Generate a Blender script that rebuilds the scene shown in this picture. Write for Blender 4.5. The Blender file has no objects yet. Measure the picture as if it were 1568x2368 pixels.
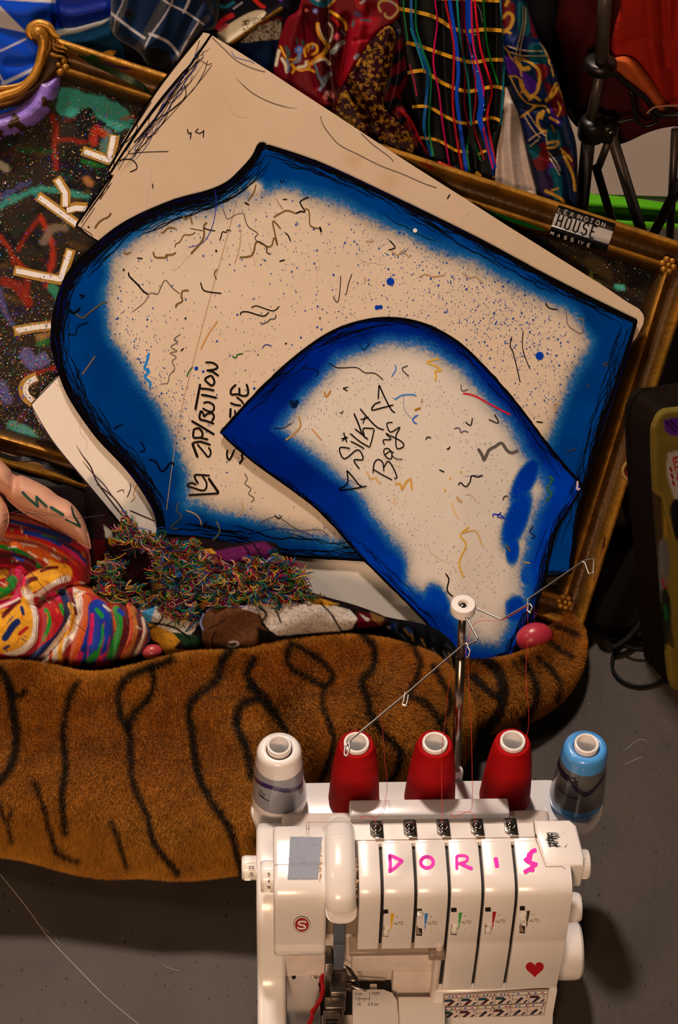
import bpy, bmesh, math, random
import numpy as np
from mathutils import Matrix, Vector
rnd = random.Random(7); NR = np.random.RandomState(11)
# ------------------------------------------------------------------ camera, world, lights, exposure
F_ = 4400.; TH = math.radians(47); RO = math.radians(1.87); CAM = np.array([0, 0, 2.0])
fw = np.array([0, math.cos(TH), -math.sin(TH)]); R0 = np.array([1., 0, 0]); U0 = np.array([0, math.sin(TH), math.cos(TH)])
RR = math.cos(RO)*R0+math.sin(RO)*U0; UU = math.cos(RO)*U0-math.sin(RO)*R0
S = bpy.context.scene; COL = S.collection
cam = bpy.data.cameras.new('camera'); cam.sensor_fit = 'HORIZONTAL'; cam.sensor_width = 36; cam.lens = 36*F_/1568
cam.clip_start = .05; cam.clip_end = 60
co = bpy.data.objects.new('camera', cam); COL.objects.link(co)
co.matrix_world = Matrix(((RR[0], UU[0], -fw[0], CAM[0]), (RR[1], UU[1], -fw[1], CAM[1]), (RR[2], UU[2], -fw[2], CAM[2]), (0, 0, 0, 1)))
S.camera = co
S.view_settings.view_transform = 'Standard'; S.view_settings.look = 'None'; S.view_settings.exposure = 0.0; S.view_settings.gamma = 1.0
S.view_settings.use_curve_mapping = False
wd = bpy.data.worlds.new('room'); S.world = wd; wd.use_nodes = True
wd.node_tree.nodes['Background'].inputs[0].default_value = (1, .72, .5, 1); wd.node_tree.nodes['Background'].inputs[1].default_value = .02
def area(name, loc, tgt, size, power, colr, spread=180):
    l = bpy.data.lights.new(name, 'AREA'); l.size = size; l.energy = power; l.color = colr; l.spread = math.radians(spread)
    o = bpy.data.objects.new(name, l); COL.objects.link(o); o.location = loc
    o.rotation_euler = (Vector(tgt)-Vector(loc)).to_track_quat('-Z', 'Y').to_euler(); return o
WARM = (1, .75, .54)
area('ceiling_lamp_key', (-.5, 2.95, 3.8), (0, 1.5, .1), .30, 122, (1, .785, .655))
area('front_fill', (-.25, -1.0, 1.75), (0, 1.4, .15), .5, 40, (1, .62, .385))  # added warm fill from the camera side to brighten front faces and boards
area('ceiling_lamp_side', (-1.9, 1.0, 2.9), (-.1, 1.5, .1), .4, 14, (1, .7, .48))
# ------------------------------------------------------------------ geometry helpers
def ray(x, y):
    x = np.asarray(x, float)[..., None]; y = np.asarray(y, float)[..., None]
    return fw+(x-784)/F_*RR-(y-1184)/F_*UU
def onz(x, y, z=0):
    d = ray(x, y); t = (z-CAM[2])/d[..., 2]; return CAM+d*np.asarray(t)[..., None]
def onpl(x, y, P0, N, h=0):
    d = ray(x, y); t = ((P0-CAM)@N+h)/(d@N); return CAM+d*np.asarray(t)[..., None]
def topx(P):
    v = P-CAM; w = v@fw; return 784+F_*(v@RR)/w, 1184-F_*(v@UU)/w
def nrm(az, el):
    a = math.radians(az); e = math.radians(el)
    return np.array([math.sin(a)*math.cos(e), -math.cos(a)*math.cos(e), math.sin(e)])
def lin(c):
    c = np.asarray(c, float)/255.; return np.where(c <= .04045, c/12.92, ((c+.055)/1.055)**2.4)
ILL = np.array([.80, .60, .43])
def ph(r, g, b, k=1.0):           # surface colour of something that looks (r,g,b) under the warm room light
    return np.clip(lin((r, g, b))/ILL*k, .002, .86)
def hash2(i, j, s):
    n = (i*374761393+j*668265263+s*1274126177) & 0x7fffffff
    n = ((n ^ (n >> 13))*1103515245) & 0x7fffffff
    return ((n ^ (n >> 16)) & 0xffff)/65535.
def vn(x, y, sc, s=0):
    x = np.asarray(x, float)/sc; y = np.asarray(y, float)/sc
    i = np.floor(x).astype(np.int64); j = np.floor(y).astype(np.int64); u = x-i; v = y-j
    u = u*u*(3-2*u); v = v*v*(3-2*v)
    return (hash2(i, j, s)*(1-u)+hash2(i+1, j, s)*u)*(1-v)+(hash2(i, j+1, s)*(1-u)+hash2(i+1, j+1, s)*u)*v
def fbm(x, y, sc, s=0, o=3):
    r = 0; a = .5; t = 0
    for k in range(o): r = r+a*vn(x, y, sc/(2**k), s+k*17); t += a; a *= .55
    return r/t
def sm(a, b, x):
    t = np.clip((x-a)/(b-a), 0, 1); return t*t*(3-2*t)
def cr(pts, closed=False, n=8):
    P = np.asarray(pts, float); m = len(P)
    if m < 3 and not closed: 
        t = np.linspace(0, 1, n+1)[:, None]; return P[0]*(1-t)+P[-1]*t
    out = []
    for i in range(m if closed else m-1):
        if closed: a, b, c, d = P[(i-1) % m], P[i], P[(i+1) % m], P[(i+2) % m]
        else: a, b, c, d = P[max(i-1, 0)], P[i], P[i+1], P[min(i+2, m-1)]
        for k in range(n):
            t = k/n; out.append(.5*(2*b+(c-a)*t+(2*a-5*b+4*c-d)*t*t+(3*b-a-3*c+d)*t**3))
    if not closed: out.append(P[-1])
    return np.array(out)
def resample(P, step):
    P = np.asarray(P, float); d = np.r_[0, np.cumsum(np.linalg.norm(np.diff(P, axis=0), axis=1))]
    n = max(2, int(d[-1]/step)+1); s = np.linspace(0, d[-1], n)
    return np.stack([np.interp(s, d, P[:, k]) for k in range(P.shape[1])], 1)
def inpoly(x, y, poly):
    r = np.zeros(x.shape, bool); n = len(poly)
    for i in range(n):
        x1, y1 = poly[i]; x2, y2 = poly[(i+1) % n]
        if y1 == y2: continue
        c = ((y1 > y) != (y2 > y)) & (x < (x2-x1)*(y-y1)/(y2-y1)+x1); r ^= c
    return r
def pdist(x, y, poly, near=False, closed=True):
    best = np.full(x.shape, 1e18); nx = np.zeros(x.shape); ny = np.zeros(x.shape); n = len(poly)
    for i in range(n if closed else n-1):
        ax, ay = poly[i]; bx, by = poly[(i+1) % n]; dx = bx-ax; dy = by-ay; L = dx*dx+dy*dy
        if L == 0: continue
        t = np.clip(((x-ax)*dx+(y-ay)*dy)/L, 0, 1); qx = ax+t*dx; qy = ay+t*dy; d = (x-qx)**2+(y-qy)**2
        m = d < best; best = np.where(m, d, best)
        if near: nx = np.where(m, qx, nx); ny = np.where(m, qy, ny)
    return (np.sqrt(best), nx, ny) if near else np.sqrt(best)
# ------------------------------------------------------------------ materials
MATS = {}
def mat(name, base=None, rough=.5, metal=0, attr=False, bump=0, bscale=300, coat=0, sheen=0, spec=.5, trans=0, var=0, vscale=30, dark=None, darkscale=20, emi=None, weave=0, alpha=1, cr2=.12):
    if name in MATS: return MATS[name]
    m = bpy.data.materials.new(name); m.use_nodes = True; nt = m.node_tree; b = nt.nodes['Principled BSDF']
    b.inputs['Roughness'].default_value = rough; b.inputs['Metallic'].default_value = metal
    b.inputs['Specular IOR Level'].default_value = spec; b.inputs['Coat Weight'].default_value = coat; b.inputs['Coat Roughness'].default_value = cr2
    b.inputs['Sheen Weight'].default_value = sheen; b.inputs['Transmission Weight'].default_value = trans; b.inputs['Alpha'].default_value = alpha
    tc = nt.nodes.new('ShaderNodeTexCoord')
    if attr:
        a = nt.nodes.new('ShaderNodeAttribute'); a.attribute_name = 'Col'; src = a.outputs['Color']
    else:
        a = nt.nodes.new('ShaderNodeRGB'); a.outputs[0].default_value = (*base, 1); src = a.outputs[0]
    if var or dark is not None:
        n = nt.nodes.new('ShaderNodeTexNoise'); n.inputs['Scale'].default_value = vscale if dark is None else darkscale; n.inputs['Detail'].default_value = 6
        nt.links.new(tc.outputs['Object'], n.inputs['Vector'])
        rp = nt.nodes.new('ShaderNodeValToRGB'); nt.links.new(n.outputs['Fac'], rp.inputs[0])
        mx = nt.nodes.new('ShaderNodeMix'); mx.data_type = 'RGBA'
        if dark is None:
            rp.color_ramp.elements[0].position = .3; rp.color_ramp.elements[1].position = .7
            rp.color_ramp.elements[0].color = (1-var, 1-var, 1-var, 1); rp.color_ramp.elements[1].color = (1+var*.3,)*3+(1,)
            mx.blend_type = 'MULTIPLY'; mx.inputs[0].default_value = 1; nt.links.new(src, mx.inputs[6]); nt.links.new(rp.outputs[0], mx.inputs[7])
        else:
            rp.color_ramp.elements[0].position = .38; rp.color_ramp.elements[1].position = .68
            nt.links.new(rp.outputs[0], mx.inputs[0]); nt.links.new(src, mx.inputs[6]); mx.inputs[7].default_value = (*dark, 1)
        src = mx.outputs[2]
    nt.links.new(src, b.inputs['Base Color'])
    if bump or weave:
        bp = nt.nodes.new('ShaderNodeBump'); bp.inputs['Strength'].default_value = bump or weave; bp.inputs['Distance'].default_value = .002
        if weave:
            w = nt.nodes.new('ShaderNodeTexWave'); w.inputs['Scale'].default_value = bscale; w.inputs['Distortion'].default_value = 3; w.inputs['Detail'].default_value = 1; w.inputs['Detail Scale'].default_value = 2
            nt.links.new(tc.outputs['Object'], w.inputs['Vector']); nt.links.new(w.outputs['Fac'], bp.inputs['Height'])
        else:
            n2 = nt.nodes.new('ShaderNodeTexNoise'); n2.inputs['Scale'].default_value = bscale; n2.inputs['Detail'].default_value = 5
            nt.links.new(tc.outputs['Object'], n2.inputs['Vector']); nt.links.new(n2.outputs['Fac'], bp.inputs['Height'])
        nt.links.new(bp.outputs[0], b.inputs['Normal'])
    MATS[name] = m; return m
# ------------------------------------------------------------------ object helpers
def tag(o, label=None, cat=None, group=None, kind=None):
    if label: o['label'] = label
    if cat: o['category'] = cat
    if group: o['group'] = group
    if kind: o['kind'] = kind
    return o
def link(o, parent, org):
    COL.objects.link(o)
    if parent is not None:
        o.parent = parent; w = wloc(parent); o.location = (org[0]-w[0], org[1]-w[1], org[2]-w[2])
    else: o.location = org
    return o
def wloc(o):
    v = Vector(o.location)
    while o.parent is not None: o = o.parent; v = v+Vector(o.location)
    return v
def empty(name, loc, label=None, cat=None, group=None):
    o = bpy.data.objects.new(name, None); o.empty_display_size = .02; COL.objects.link(o); o.location = loc; return tag(o, label, cat, group)
def mesh(name, V, faces, m, parent=None, col=None, smooth=True, sharp=None):
    V = np.asarray(V, float); org = np.array([V[:, 0].mean(), V[:, 1].mean(), V[:, 2].min()])
    me = bpy.data.meshes.new(name); me.vertices.add(len(V)); me.vertices.foreach_set('co', (V-org).ravel())
    ls = []; lt = []; 
    for f in faces:
        f = np.asarray(f)
        if f.ndim == 1: f = f[None]
        if len(f) == 0: continue
        ls.append(f.ravel()); lt.append(np.full(len(f), f.shape[1]))
    li = np.concatenate(ls); tot = np.concatenate(lt)
    me.loops.add(len(li)); me.loops.foreach_set('vertex_index', li.astype(np.int32))
    me.polygons.add(len(tot)); me.polygons.foreach_set('loop_start', np.r_[0, np.cumsum(tot)[:-1]].astype(np.int32))
    try: me.polygons.foreach_set('loop_total', tot.astype(np.int32))
    except Exception: pass
    me.polygons.foreach_set('use_smooth', np.full(len(tot), smooth))
    if col is not None:
        a = me.color_attributes.new('Col', 'FLOAT_COLOR', 'POINT'); c = np.ones((len(V), 4), np.float32); c[:, :3] = np.clip(col, 0, 1); a.data.foreach_set('color', c.ravel())
    me.update(calc_edges=True); me.validate()
    if sharp: me.set_sharp_from_angle(angle=sharp)
    me.materials.append(m); o = bpy.data.objects.new(name, me); link(o, parent, org); return o
class MB:                          # gathers pieces into ONE mesh with vertex colours
    def __init__(s): s.V = []; s.F = []; s.C = []; s.n = 0
    def add(s, V, faces, col):
        V = np.asarray(V, float); 
        for f in faces: s.F.append(np.asarray(f).reshape(-1, np.asarray(f).shape[-1])+s.n)
        s.V.append(V); c = np.asarray(col, float); s.C.append(np.broadcast_to(c, (len(V), 3)).copy()); s.n += len(V)
    def build(s, name, m, parent=None, smooth=True, sharp=None):
        return mesh(name, np.concatenate(s.V), s.F, m, parent, np.concatenate(s.C), smooth, sharp)
def ribbon(mb, surf, pts, w, col, step=3, eps=.0003, taper=False, curve=False, cap=True):
    P = cr(pts, n=6) if curve else np.asarray(pts, float)
    if len(P) < 2: return
    P = resample(P, step) if step else P
    T = np.gradient(P, axis=0); T /= np.linalg.norm(T, axis=1)[:, None]+1e-9; Nn = np.stack([-T[:, 1], T[:, 0]], 1)
    n = len(P); ww = np.full(n, w/2.)
    if cap and n > 3: ww[0] *= .55; ww[-1] *= .55
    if taper: ww = ww*np.clip(np.sin(np.linspace(.12, math.pi-.08, n))*1.5, .2, 1)
    A = P+Nn*ww[:, None]; B = P-Nn*ww[:, None]
    q = np.concatenate([A, B]); V = surf(q[:, 0], q[:, 1], eps)
    i = np.arange(n-1); mb.add(V, [np.stack([i, i+1, i+1+n, i+n], 1)], col)
def dots(mb, surf, xs, ys, rs, cols, eps=.0003, k=6):
    xs = np.asarray(xs, float); n = len(xs)
    if n == 0: return
    a = np.linspace(0, 2*math.pi, k, endpoint=False); rs = np.broadcast_to(rs, (n,))
    X = (xs[:, None]+rs[:, None]*np.cos(a)); Y = (np.asarray(ys, float)[:, None]+rs[:, None]*np.sin(a))
    V = surf(X.ravel(), Y.ravel(), eps); f = np.arange(n*k).reshape(n, k)
    c = np.repeat(np.broadcast_to(np.asarray(cols, float), (n, 3)), k, axis=0); mb.add(V, [f], c)
def fillp(mb, surf, poly, col, eps=.0003):
    P = np.asarray(poly, float); V = surf(P[:, 0], P[:, 1], eps); mb.add(V, [np.arange(len(P))[None]], col)
def slab(mb, poly, step, P0, N, h, colr, th=.003, mirror=None, side=None):
    """front surface on pixels of poly at height h(x,y,d) off the plane; th = thickness, or mirror(x,y,d)=height of a rounded back"""
    poly = np.asarray(poly, float); x0, y0 = poly.min(0); x1, y1 = poly.max(0)
    gx = np.arange(x0-step, x1+2*step, step); gy = np.arange(y0-step, y1+2*step, step); X, Y = np.meshgrid(gx, gy)
    ins = inpoly(X, Y, poly); cell = ins[:-1, :-1] & ins[1:, :-1] & ins[:-1, 1:] & ins[1:, 1:]
    cnt = np.zeros(X.shape, int)
    cnt[:-1, :-1] += cell; cnt[1:, :-1] += cell; cnt[:-1, 1:] += cell; cnt[1:, 1:] += cell
    used = cnt > 0; idx = -np.ones(X.shape, int); idx[used] = np.arange(used.sum()); x = X[used]; y = Y[used]; bd = cnt[used] < 4
    r, c = np.nonzero(cell); f = np.stack([idx[r, c], idx[r+1, c], idx[r+1, c+1], idx[r, c+1]], 1)
    d = pdist(x, y, poly); _, nx, ny = pdist(x[bd], y[bd], poly, True); x = x.copy(); y = y.copy(); x[bd] = nx; y[bd] = ny; d[bd] = 0
    V = onpl(x, y, P0, N, h(x, y, d)); cc = colr(x, y, d)
    n = len(x); e = np.concatenate([f[:, [0, 1]], f[:, [1, 2]], f[:, [2, 3]], f[:, [3, 0]]]); key = e.min(1)*n+e.max(1)
    u, inv, ct = np.unique(key, return_inverse=True, return_counts=True); be = e[ct[inv] == 1]
    if mirror is not None:
        Vb = onpl(x, y, P0, N, mirror(x, y, d)); fb = f[:, ::-1]+n
        mb.add(np.concatenate([V, Vb]), [f, fb, np.stack([be[:, 1], be[:, 0], be[:, 0]+n, be[:, 1]+n], 1)], np.concatenate([cc, cc]))
    else:
        sc = cc if side is None else np.broadcast_to(side, cc.shape)
        Vb = V-N*th; bi, inv2 = np.unique(be, return_inverse=True); m = len(bi); be2 = inv2.reshape(be.shape)
        # side wall with its own vertices
        mb.add(V, [f], cc)
        mb.add(np.concatenate([V[bi], Vb[bi]]), [np.stack([be2[:, 1], be2[:, 0], be2[:, 0]+m, be2[:, 1]+m], 1)], np.concatenate([sc[bi], sc[bi]]))
        mb.add(Vb, [f[:, ::-1]], sc*.9)
class Ras:
    def __init__(s, x0, y0, x1, y1, res, base):
        s.x0, s.y0, s.res = x0, y0, res; s.W = int((x1-x0)/res)+2; s.H = int((y1-y0)/res)+2
        s.X, s.Y = np.meshgrid(x0+np.arange(s.W)*res, y0+np.arange(s.H)*res)
        s.A = np.ones((s.H, s.W, 3))*np.asarray(base, float)
    def _win(s, P, m):
        a = P.min(0)-m; b = P.max(0)+m
        i0 = max(0, int((a[0]-s.x0)/s.res)); i1 = min(s.W, int((b[0]-s.x0)/s.res)+2); j0 = max(0, int((a[1]-s.y0)/s.res)); j1 = min(s.H, int((b[1]-s.y0)/s.res)+2)
        return (slice(j0, j1), slice(i0, i1)) if i1 > i0 and j1 > j0 else None
    def line(s, pts, w, col, soft=1.5, alpha=1, curve=True, wob=0, seed=3):
        P = cr(pts, n=5) if curve else np.asarray(pts, float); k = s._win(P, w+soft+wob+2)
        if k is None: return
        x, y = s.X[k], s.Y[k]; d = pdist(x, y, P, closed=False)
        if wob: d = d+(fbm(x, y, 14, seed)-.5)*2*wob
        a = (1-sm(w/2-soft/2, w/2+soft/2, d))*alpha; s.A[k] = s.A[k]*(1-a[..., None])+np.asarray(col)*a[..., None]
    def fill(s, poly, col, soft=1.5, alpha=1, curve=False, wob=0):
        P = cr(poly, True, 5) if curve else np.asarray(poly, float); k = s._win(P, soft+wob+2)
        if k is None: return
        x, y = s.X[k], s.Y[k]; d = pdist(x, y, P); d = np.where(inpoly(x, y, P), -d, d)
        if wob: d = d+(fbm(x, y, 16, 5)-.5)*2*wob
        a = (1-sm(-soft/2, soft/2, d))*alpha; s.A[k] = s.A[k]*(1-a[..., None])+np.asarray(col)*a[..., None]
    def mul(s, f): s.A *= f[..., None] if f.ndim == 2 else f
    def at(s, x, y):
        u = np.clip((np.asarray(x)-s.x0)/s.res, 0, s.W-1.001); v = np.clip((np.asarray(y)-s.y0)/s.res, 0, s.H-1.001)
        i = u.astype(int); j = v.astype(int); a = (u-i)[..., None]; b = (v-j)[..., None]
        return (s.A[j, i]*(1-a)+s.A[j, i+1]*a)*(1-b)+(s.A[j+1, i]*(1-a)+s.A[j+1, i+1]*a)*b
def tube(mb, P, r, col, k=8, cap=True):
    P = np.asarray(P, float); n = len(P); r = np.broadcast_to(np.asarray(r, float), (n,))
    T = np.gradient(P, axis=0); T /= np.linalg.norm(T, axis=1)[:, None]+1e-12
    u = np.cross(T[0], [0, 0, 1.]); 
    if np.linalg.norm(u) < .1: u = np.cross(T[0], [1., 0, 0])
    u /= np.linalg.norm(u); V = []; a = np.linspace(0, 2*math.pi, k, endpoint=False)
    for i in range(n):
        u = u-T[i]*(u@T[i]); u /= np.linalg.norm(u); w = np.cross(T[i], u)
        V.append(P[i]+r[i]*(np.cos(a)[:, None]*u+np.sin(a)[:, None]*w))
    V = np.concatenate(V); i, j = np.meshgrid(np.arange(n-1), np.arange(k), indexing='ij'); i = i.ravel(); j = j.ravel(); j2 = (j+1) % k
    F = [np.stack([i*k+j, i*k+j2, (i+1)*k+j2, (i+1)*k+j], 1)]
    if cap: F += [np.arange(k)[::-1][None], (np.arange(k)+(n-1)*k)[None]]
    mb.add(V, F, col)
def lathe(mb, c, prof, col, k=64, axis=None, close=False):
    prof = np.asarray(prof, float); n = len(prof); a = np.linspace(0, 2*math.pi, k, endpoint=False)
    ax = np.array([0, 0, 1.]) if axis is None else np.asarray(axis, float)/np.linalg.norm(axis)
    u = np.cross(ax, [0, 1., 0]); u = u/np.linalg.norm(u) if np.linalg.norm(u) > .1 else np.array([1., 0, 0]); w = np.cross(ax, u)
    V = (np.asarray(c)+prof[:, 0][:, None, None]*(np.cos(a)[:, None]*u+np.sin(a)[:, None]*w)+prof[:, 1][:, None, None]*ax)
    i, j = np.meshgrid(np.arange(n-1), np.arange(k), indexing='ij'); i = i.ravel(); j = j.ravel(); j2 = (j+1) % k
    cc = col if not callable(col) else col(np.repeat(np.arange(n), k), np.tile(a, n)); mb.add(V.reshape(-1, 3), [np.stack([i*k+j, i*k+j2, (i+1)*k+j2, (i+1)*k+j], 1)], cc)
# ------------------------------------------------------------------ floor (setting)
P0 = onz(1337, 1456, 0.012); N = nrm(9, 43)
mb = MB(); g = np.array([.052, .043, .036])
mb.add([(-5, -1.5, 0), (5, -1.5, 0), (5, 7, 0), (-5, 7, 0)], [np.array([[0, 1, 2, 3]])], g)
fs = lambda x, y, e: onz(x, y, e)
ribbon(mb, fs, [(-30, 1985), (60, 2096), (110, 2165), (190, 2250), (250, 2310), (310, 2360), (360, 2400)], 1.6, ph(150, 130, 105), eps=.0006, curve=True)
for k in range(900):
    x = NR.uniform(-40, 1600); y = NR.uniform(1480, 2380); r = NR.choice([.8, 1.2, 1.8, 2.6], p=[.4, .35, .2, .05])
    dots(mb, fs, [x], [y], r, ph(30, 22, 16, .5) if NR.rand() > .12 else ph(104, 88, 70, .8), eps=.0007)
for pts in ([(93, 2138), (104, 2148), (116, 2160)], [(1440, 1740), (1480, 1710), (1500, 1722)], [(370, 2230), (395, 2240), (420, 2247)], [(1350, 1700), (1360, 1690)], [(1440, 1770), (1490, 1748)], [(128, 2170), (140, 2185)]):
    ribbon(mb, fs, pts, 2.2, ph(112, 98, 84, .8), eps=.0006, curve=True, taper=True)
fl = mb.build('floor', mat('floor_screed', attr=True, rough=.55, bump=.25, bscale=60, var=.25, vscale=9, spec=.3), smooth=False); tag(fl, kind='structure')
# ------------------------------------------------------------------ gilt frame with glitter painting
cpx = [(-258, -35), (1611, 577), (1337, 1456), (-551, 920)]
Cn = np.array([onpl(x, y, P0, N) for x, y in cpx])
PROF = np.array([(0, -.016), (0, .020), (.002, .028), (.005, .031), (.008, .031), (.0105, .027), (.014, .019), (.019, .0135), (.026, .0125), (.0305, .0145), (.033, .0195), (.0355, .022), (.0385, .0205), (.040, .016), (.0425, .014), (.047, .006), (.0475, -.001)])
def inset(w):
    out = []
    for i in range(4):
        p = Cn[i]; a = Cn[(i+1) % 4]-p; b = Cn[i-1]-p; a = a/np.linalg.norm(a); b = b/np.linalg.norm(b); s = np.linalg.norm(np.cross(a, b)); out.append(p+(a+b)*w/s)
    return np.array(out)
E_ = [(Cn[(i+1) % 4]-Cn[i]) for i in range(4)]; E_ = [e/np.linalg.norm(e) for e in E_]; IN = [np.cross(N, e) for e in E_]; CEN = Cn.mean(0); IN = [v*np.sign((CEN-Cn[i])@v) for i, v in enumerate(IN)]
def fw_(P):                       # distance inwards from the nearest outer edge
    return np.min([(P-Cn[i])@IN[i] for i in range(4)], axis=0)
def fh(x, y):
    h = np.full(np.shape(x), .018)
    for _ in range(5):
        w = fw_(onpl(x, y, P0, N, h)); h = .5*h+.5*np.interp(w, PROF[1:, 0], PROF[1:, 1])
    return h
fsurf = lambda x, y, e: onpl(x, y, P0, N, fh(x, y)+e)
frame = empty('picture_frame', tuple(onz(1337, 1456, 0)), 'large ornate gilded picture frame with a glittery dark painting behind the boards', 'picture frame')
gold = np.array([.46, .215, .022]); dgold = np.array([.032, .014, .003])
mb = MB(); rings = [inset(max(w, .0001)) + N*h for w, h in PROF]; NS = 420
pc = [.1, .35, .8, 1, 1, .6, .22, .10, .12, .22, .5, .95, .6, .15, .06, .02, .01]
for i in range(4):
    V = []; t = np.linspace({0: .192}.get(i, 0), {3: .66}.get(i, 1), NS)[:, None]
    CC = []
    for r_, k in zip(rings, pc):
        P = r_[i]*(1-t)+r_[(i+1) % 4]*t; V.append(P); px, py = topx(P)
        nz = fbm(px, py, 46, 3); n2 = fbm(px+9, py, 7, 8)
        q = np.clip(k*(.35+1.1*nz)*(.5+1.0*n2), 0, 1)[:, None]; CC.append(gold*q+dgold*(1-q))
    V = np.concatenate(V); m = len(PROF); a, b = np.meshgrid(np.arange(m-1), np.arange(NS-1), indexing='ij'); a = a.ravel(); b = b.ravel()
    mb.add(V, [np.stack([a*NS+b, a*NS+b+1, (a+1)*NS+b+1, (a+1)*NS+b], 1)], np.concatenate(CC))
# paint smears on the moulding
grn = ph(10, 70, 20, .7); pur = ph(74, 34, 60, .8)
ribbon(mb, fsurf, [(148, 104), (190, 121), (235, 141)], 11, grn, eps=.0008, taper=True)
ribbon(mb, fsurf, [(236, 142), (270, 155), (306, 161)], 7, pur, eps=.0011, taper=True)
ribbon(mb, fsurf, [(180, 128), (250, 160), (330, 200), (352, 222)], 15, ph(12, 40, 14, .8), eps=.0008, taper=True)
ribbon(mb, fsurf, [(1010, 372), (1040, 385), (1075, 400)], 5, ph(180, 30, 14, .9), eps=.0008, taper=True)
ribbon(mb, fsurf, [(970, 375), (985, 380), (1003, 393)], 7, ph(150, 26, 14, .9), eps=.0008, taper=True)
ribbon(mb, fsurf, [(1106, 482), (1180, 508), (1262, 534)], 9, ph(20, 105, 30, .8), eps=.0010, taper=True)
ribbon(mb, fsurf, [(1372, 1345), (1390, 1290), (1400, 1240)], 6, ph(70, 14, 8, .9), eps=.0008, taper=True)
dk = ph(26, 18, 14, .5)
for pts, w in (([(-10, 1046), (30, 1060), (80, 1061), (110, 1072), (150, 1086), (180, 1093)], 11), ([(0, 1070), (50, 1083), (95, 1097), (145, 1117)], 15), ([(20, 1082), (70, 1098), (130, 1110)], 8), ([(100, 1075), (140, 1090), (190, 1112)], 12)):
    ribbon(mb, fsurf, pts, w, dk, eps=.0012, curve=True)
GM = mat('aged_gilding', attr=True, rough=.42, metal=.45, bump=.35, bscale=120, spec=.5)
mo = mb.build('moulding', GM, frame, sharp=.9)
def rosette(cx, cy, s=1.0):
    mb = MB(); c = onpl(cx, cy, P0, N, .021); a1 = E_[0]; a2 = np.cross(N, a1); R_ = .0115*s
    for k in range(7):
        if k < 6: a = k*math.pi/3; p = c+(a1*math.cos(a)+a2*math.sin(a))*R_*.68
        else: p = c+N*.003
        pr = [(0.0001, .42)]+[(math.sin(t), math.cos(t)) for t in np.linspace(.3, 1.57, 7)]
        rr = R_*.42 if k < 6 else R_*.3
        lathe(mb, p-N*rr*.3, [(q[0]*rr, q[1]*rr*1.1) for q in [(0.001, 1.0)]+[(math.sin(t), math.cos(t)) for t in np.linspace(.25, 1.7, 8)]], gold*.75, k=14, axis=N)
    return mb.build('rosette', GM, frame)
rosette(135, 150, 1.15); rosette(1545, 613); rosette(1306, 1392, .95)
# carved scroll corner, top left
mb = MB()
def psw(pts, r, h, col, k=10, n=7, rt=None):
    Q = cr([(p[0], p[1]) for p in pts], n=n); m = len(Q); hh = np.interp(np.linspace(0, 1, m), np.linspace(0, 1, len(h)), h) if np.ndim(h) else np.full(m, h)
    rr = np.interp(np.linspace(0, 1, m), np.linspace(0, 1, len(r)), r) if np.ndim(r) else np.full(m, r)
    P = onpl(Q[:, 0], Q[:, 1], P0, N, hh); nz = fbm(Q[:, 0], Q[:, 1], 20, 4)[:, None]
    tube(mb, P, rr, np.repeat(np.asarray(col)*(.6+.7*nz), k, axis=0), k)
G = gold
psw([(76, 90), (68, 78), (72, 64), (90, 55), (112, 62), (124, 78), (138, 88)], [.003, .005, .006, .006, .006, .004, .002], .036, G)
psw([(78, 80), (88, 76), (98, 86), (100, 105), (96, 125), (90, 150), (76, 180), (50, 205), (20, 218), (-60, 236), (-330, 262)], [.008, .009, .0085, .007, .006, .006, .006, .006, .0065, .007, .006], [.036, .038, .036, .034, .032, .03, .03, .03, .03, .03, .03], G)
psw([(104, 74), (114, 90), (112, 112), (104, 132), (100, 150)], [.003, .0045, .004, .003, .002], .030, G*.6)
psw([(112, 70), (124, 92), (126, 112), (150, 120)], [.003, .0045, .003, .001], .028, G*.5)
psw([(118, 98), (136, 106), (156, 114)], [.003, .003, .001], .029, G*.75)
psw([(110, 118), (124, 128), (150, 132)], [.002, .003, .001], .028, G*.5)
psw([(-60, 200), (-10, 205), (30, 200), (56, 190), (74, 168)], [.003, .004, .003, .0025, .0015], .031, G*.8)
psw([(-60, 238), (0, 240), (44, 226), (66, 204)], [.003, .004, .003, .001], .026, G*.45)
slab(mb, cr([(64, 76), (96, 58), (122, 84), (146, 116), (150, 150), (120, 190), (80, 222), (20, 246), (-100, 266), (-360, 296), (-360, 250), (-80, 226), (30, 212), (76, 180), (92, 140), (88, 108)], True, 4), 5, P0, N, lambda x, y, d: .016+.010*sm(0, 14, d), lambda x, y, d: dgold*(1+.9*fbm(x, y, 15, 2)[:, None]), th=.02)
mb.build('carved_scroll', GM, frame)
mb = MB()
def purc(x, y, d):
    a = fbm(x*.6, y*1.4, 16, 6)[:, None]; b = fbm(x, y, 34, 9)[:, None]; v = ph(120, 84, 140)*(.35+1.1*a)
    return np.where(b > .62, dgold*1.3, v)
slab(mb, cr([(86, 168), (104, 178), (138, 172), (134, 214), (119, 250), (84, 284), (44, 303), (-10, 316), (-100, 320), (-350, 350), (-350, 300), (-80, 272), (0, 262), (46, 244), (70, 218)], True, 4), 3, P0, N, lambda x, y, d: .012+.016*np.sqrt(sm(0, 26, d)), purc, th=.014)
tag(mb.build('painted_corner_curve', mat('acrylic_paint', attr=True, rough=.35, bump=.5, bscale=160), frame), 'purple painted inner curve')
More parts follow.
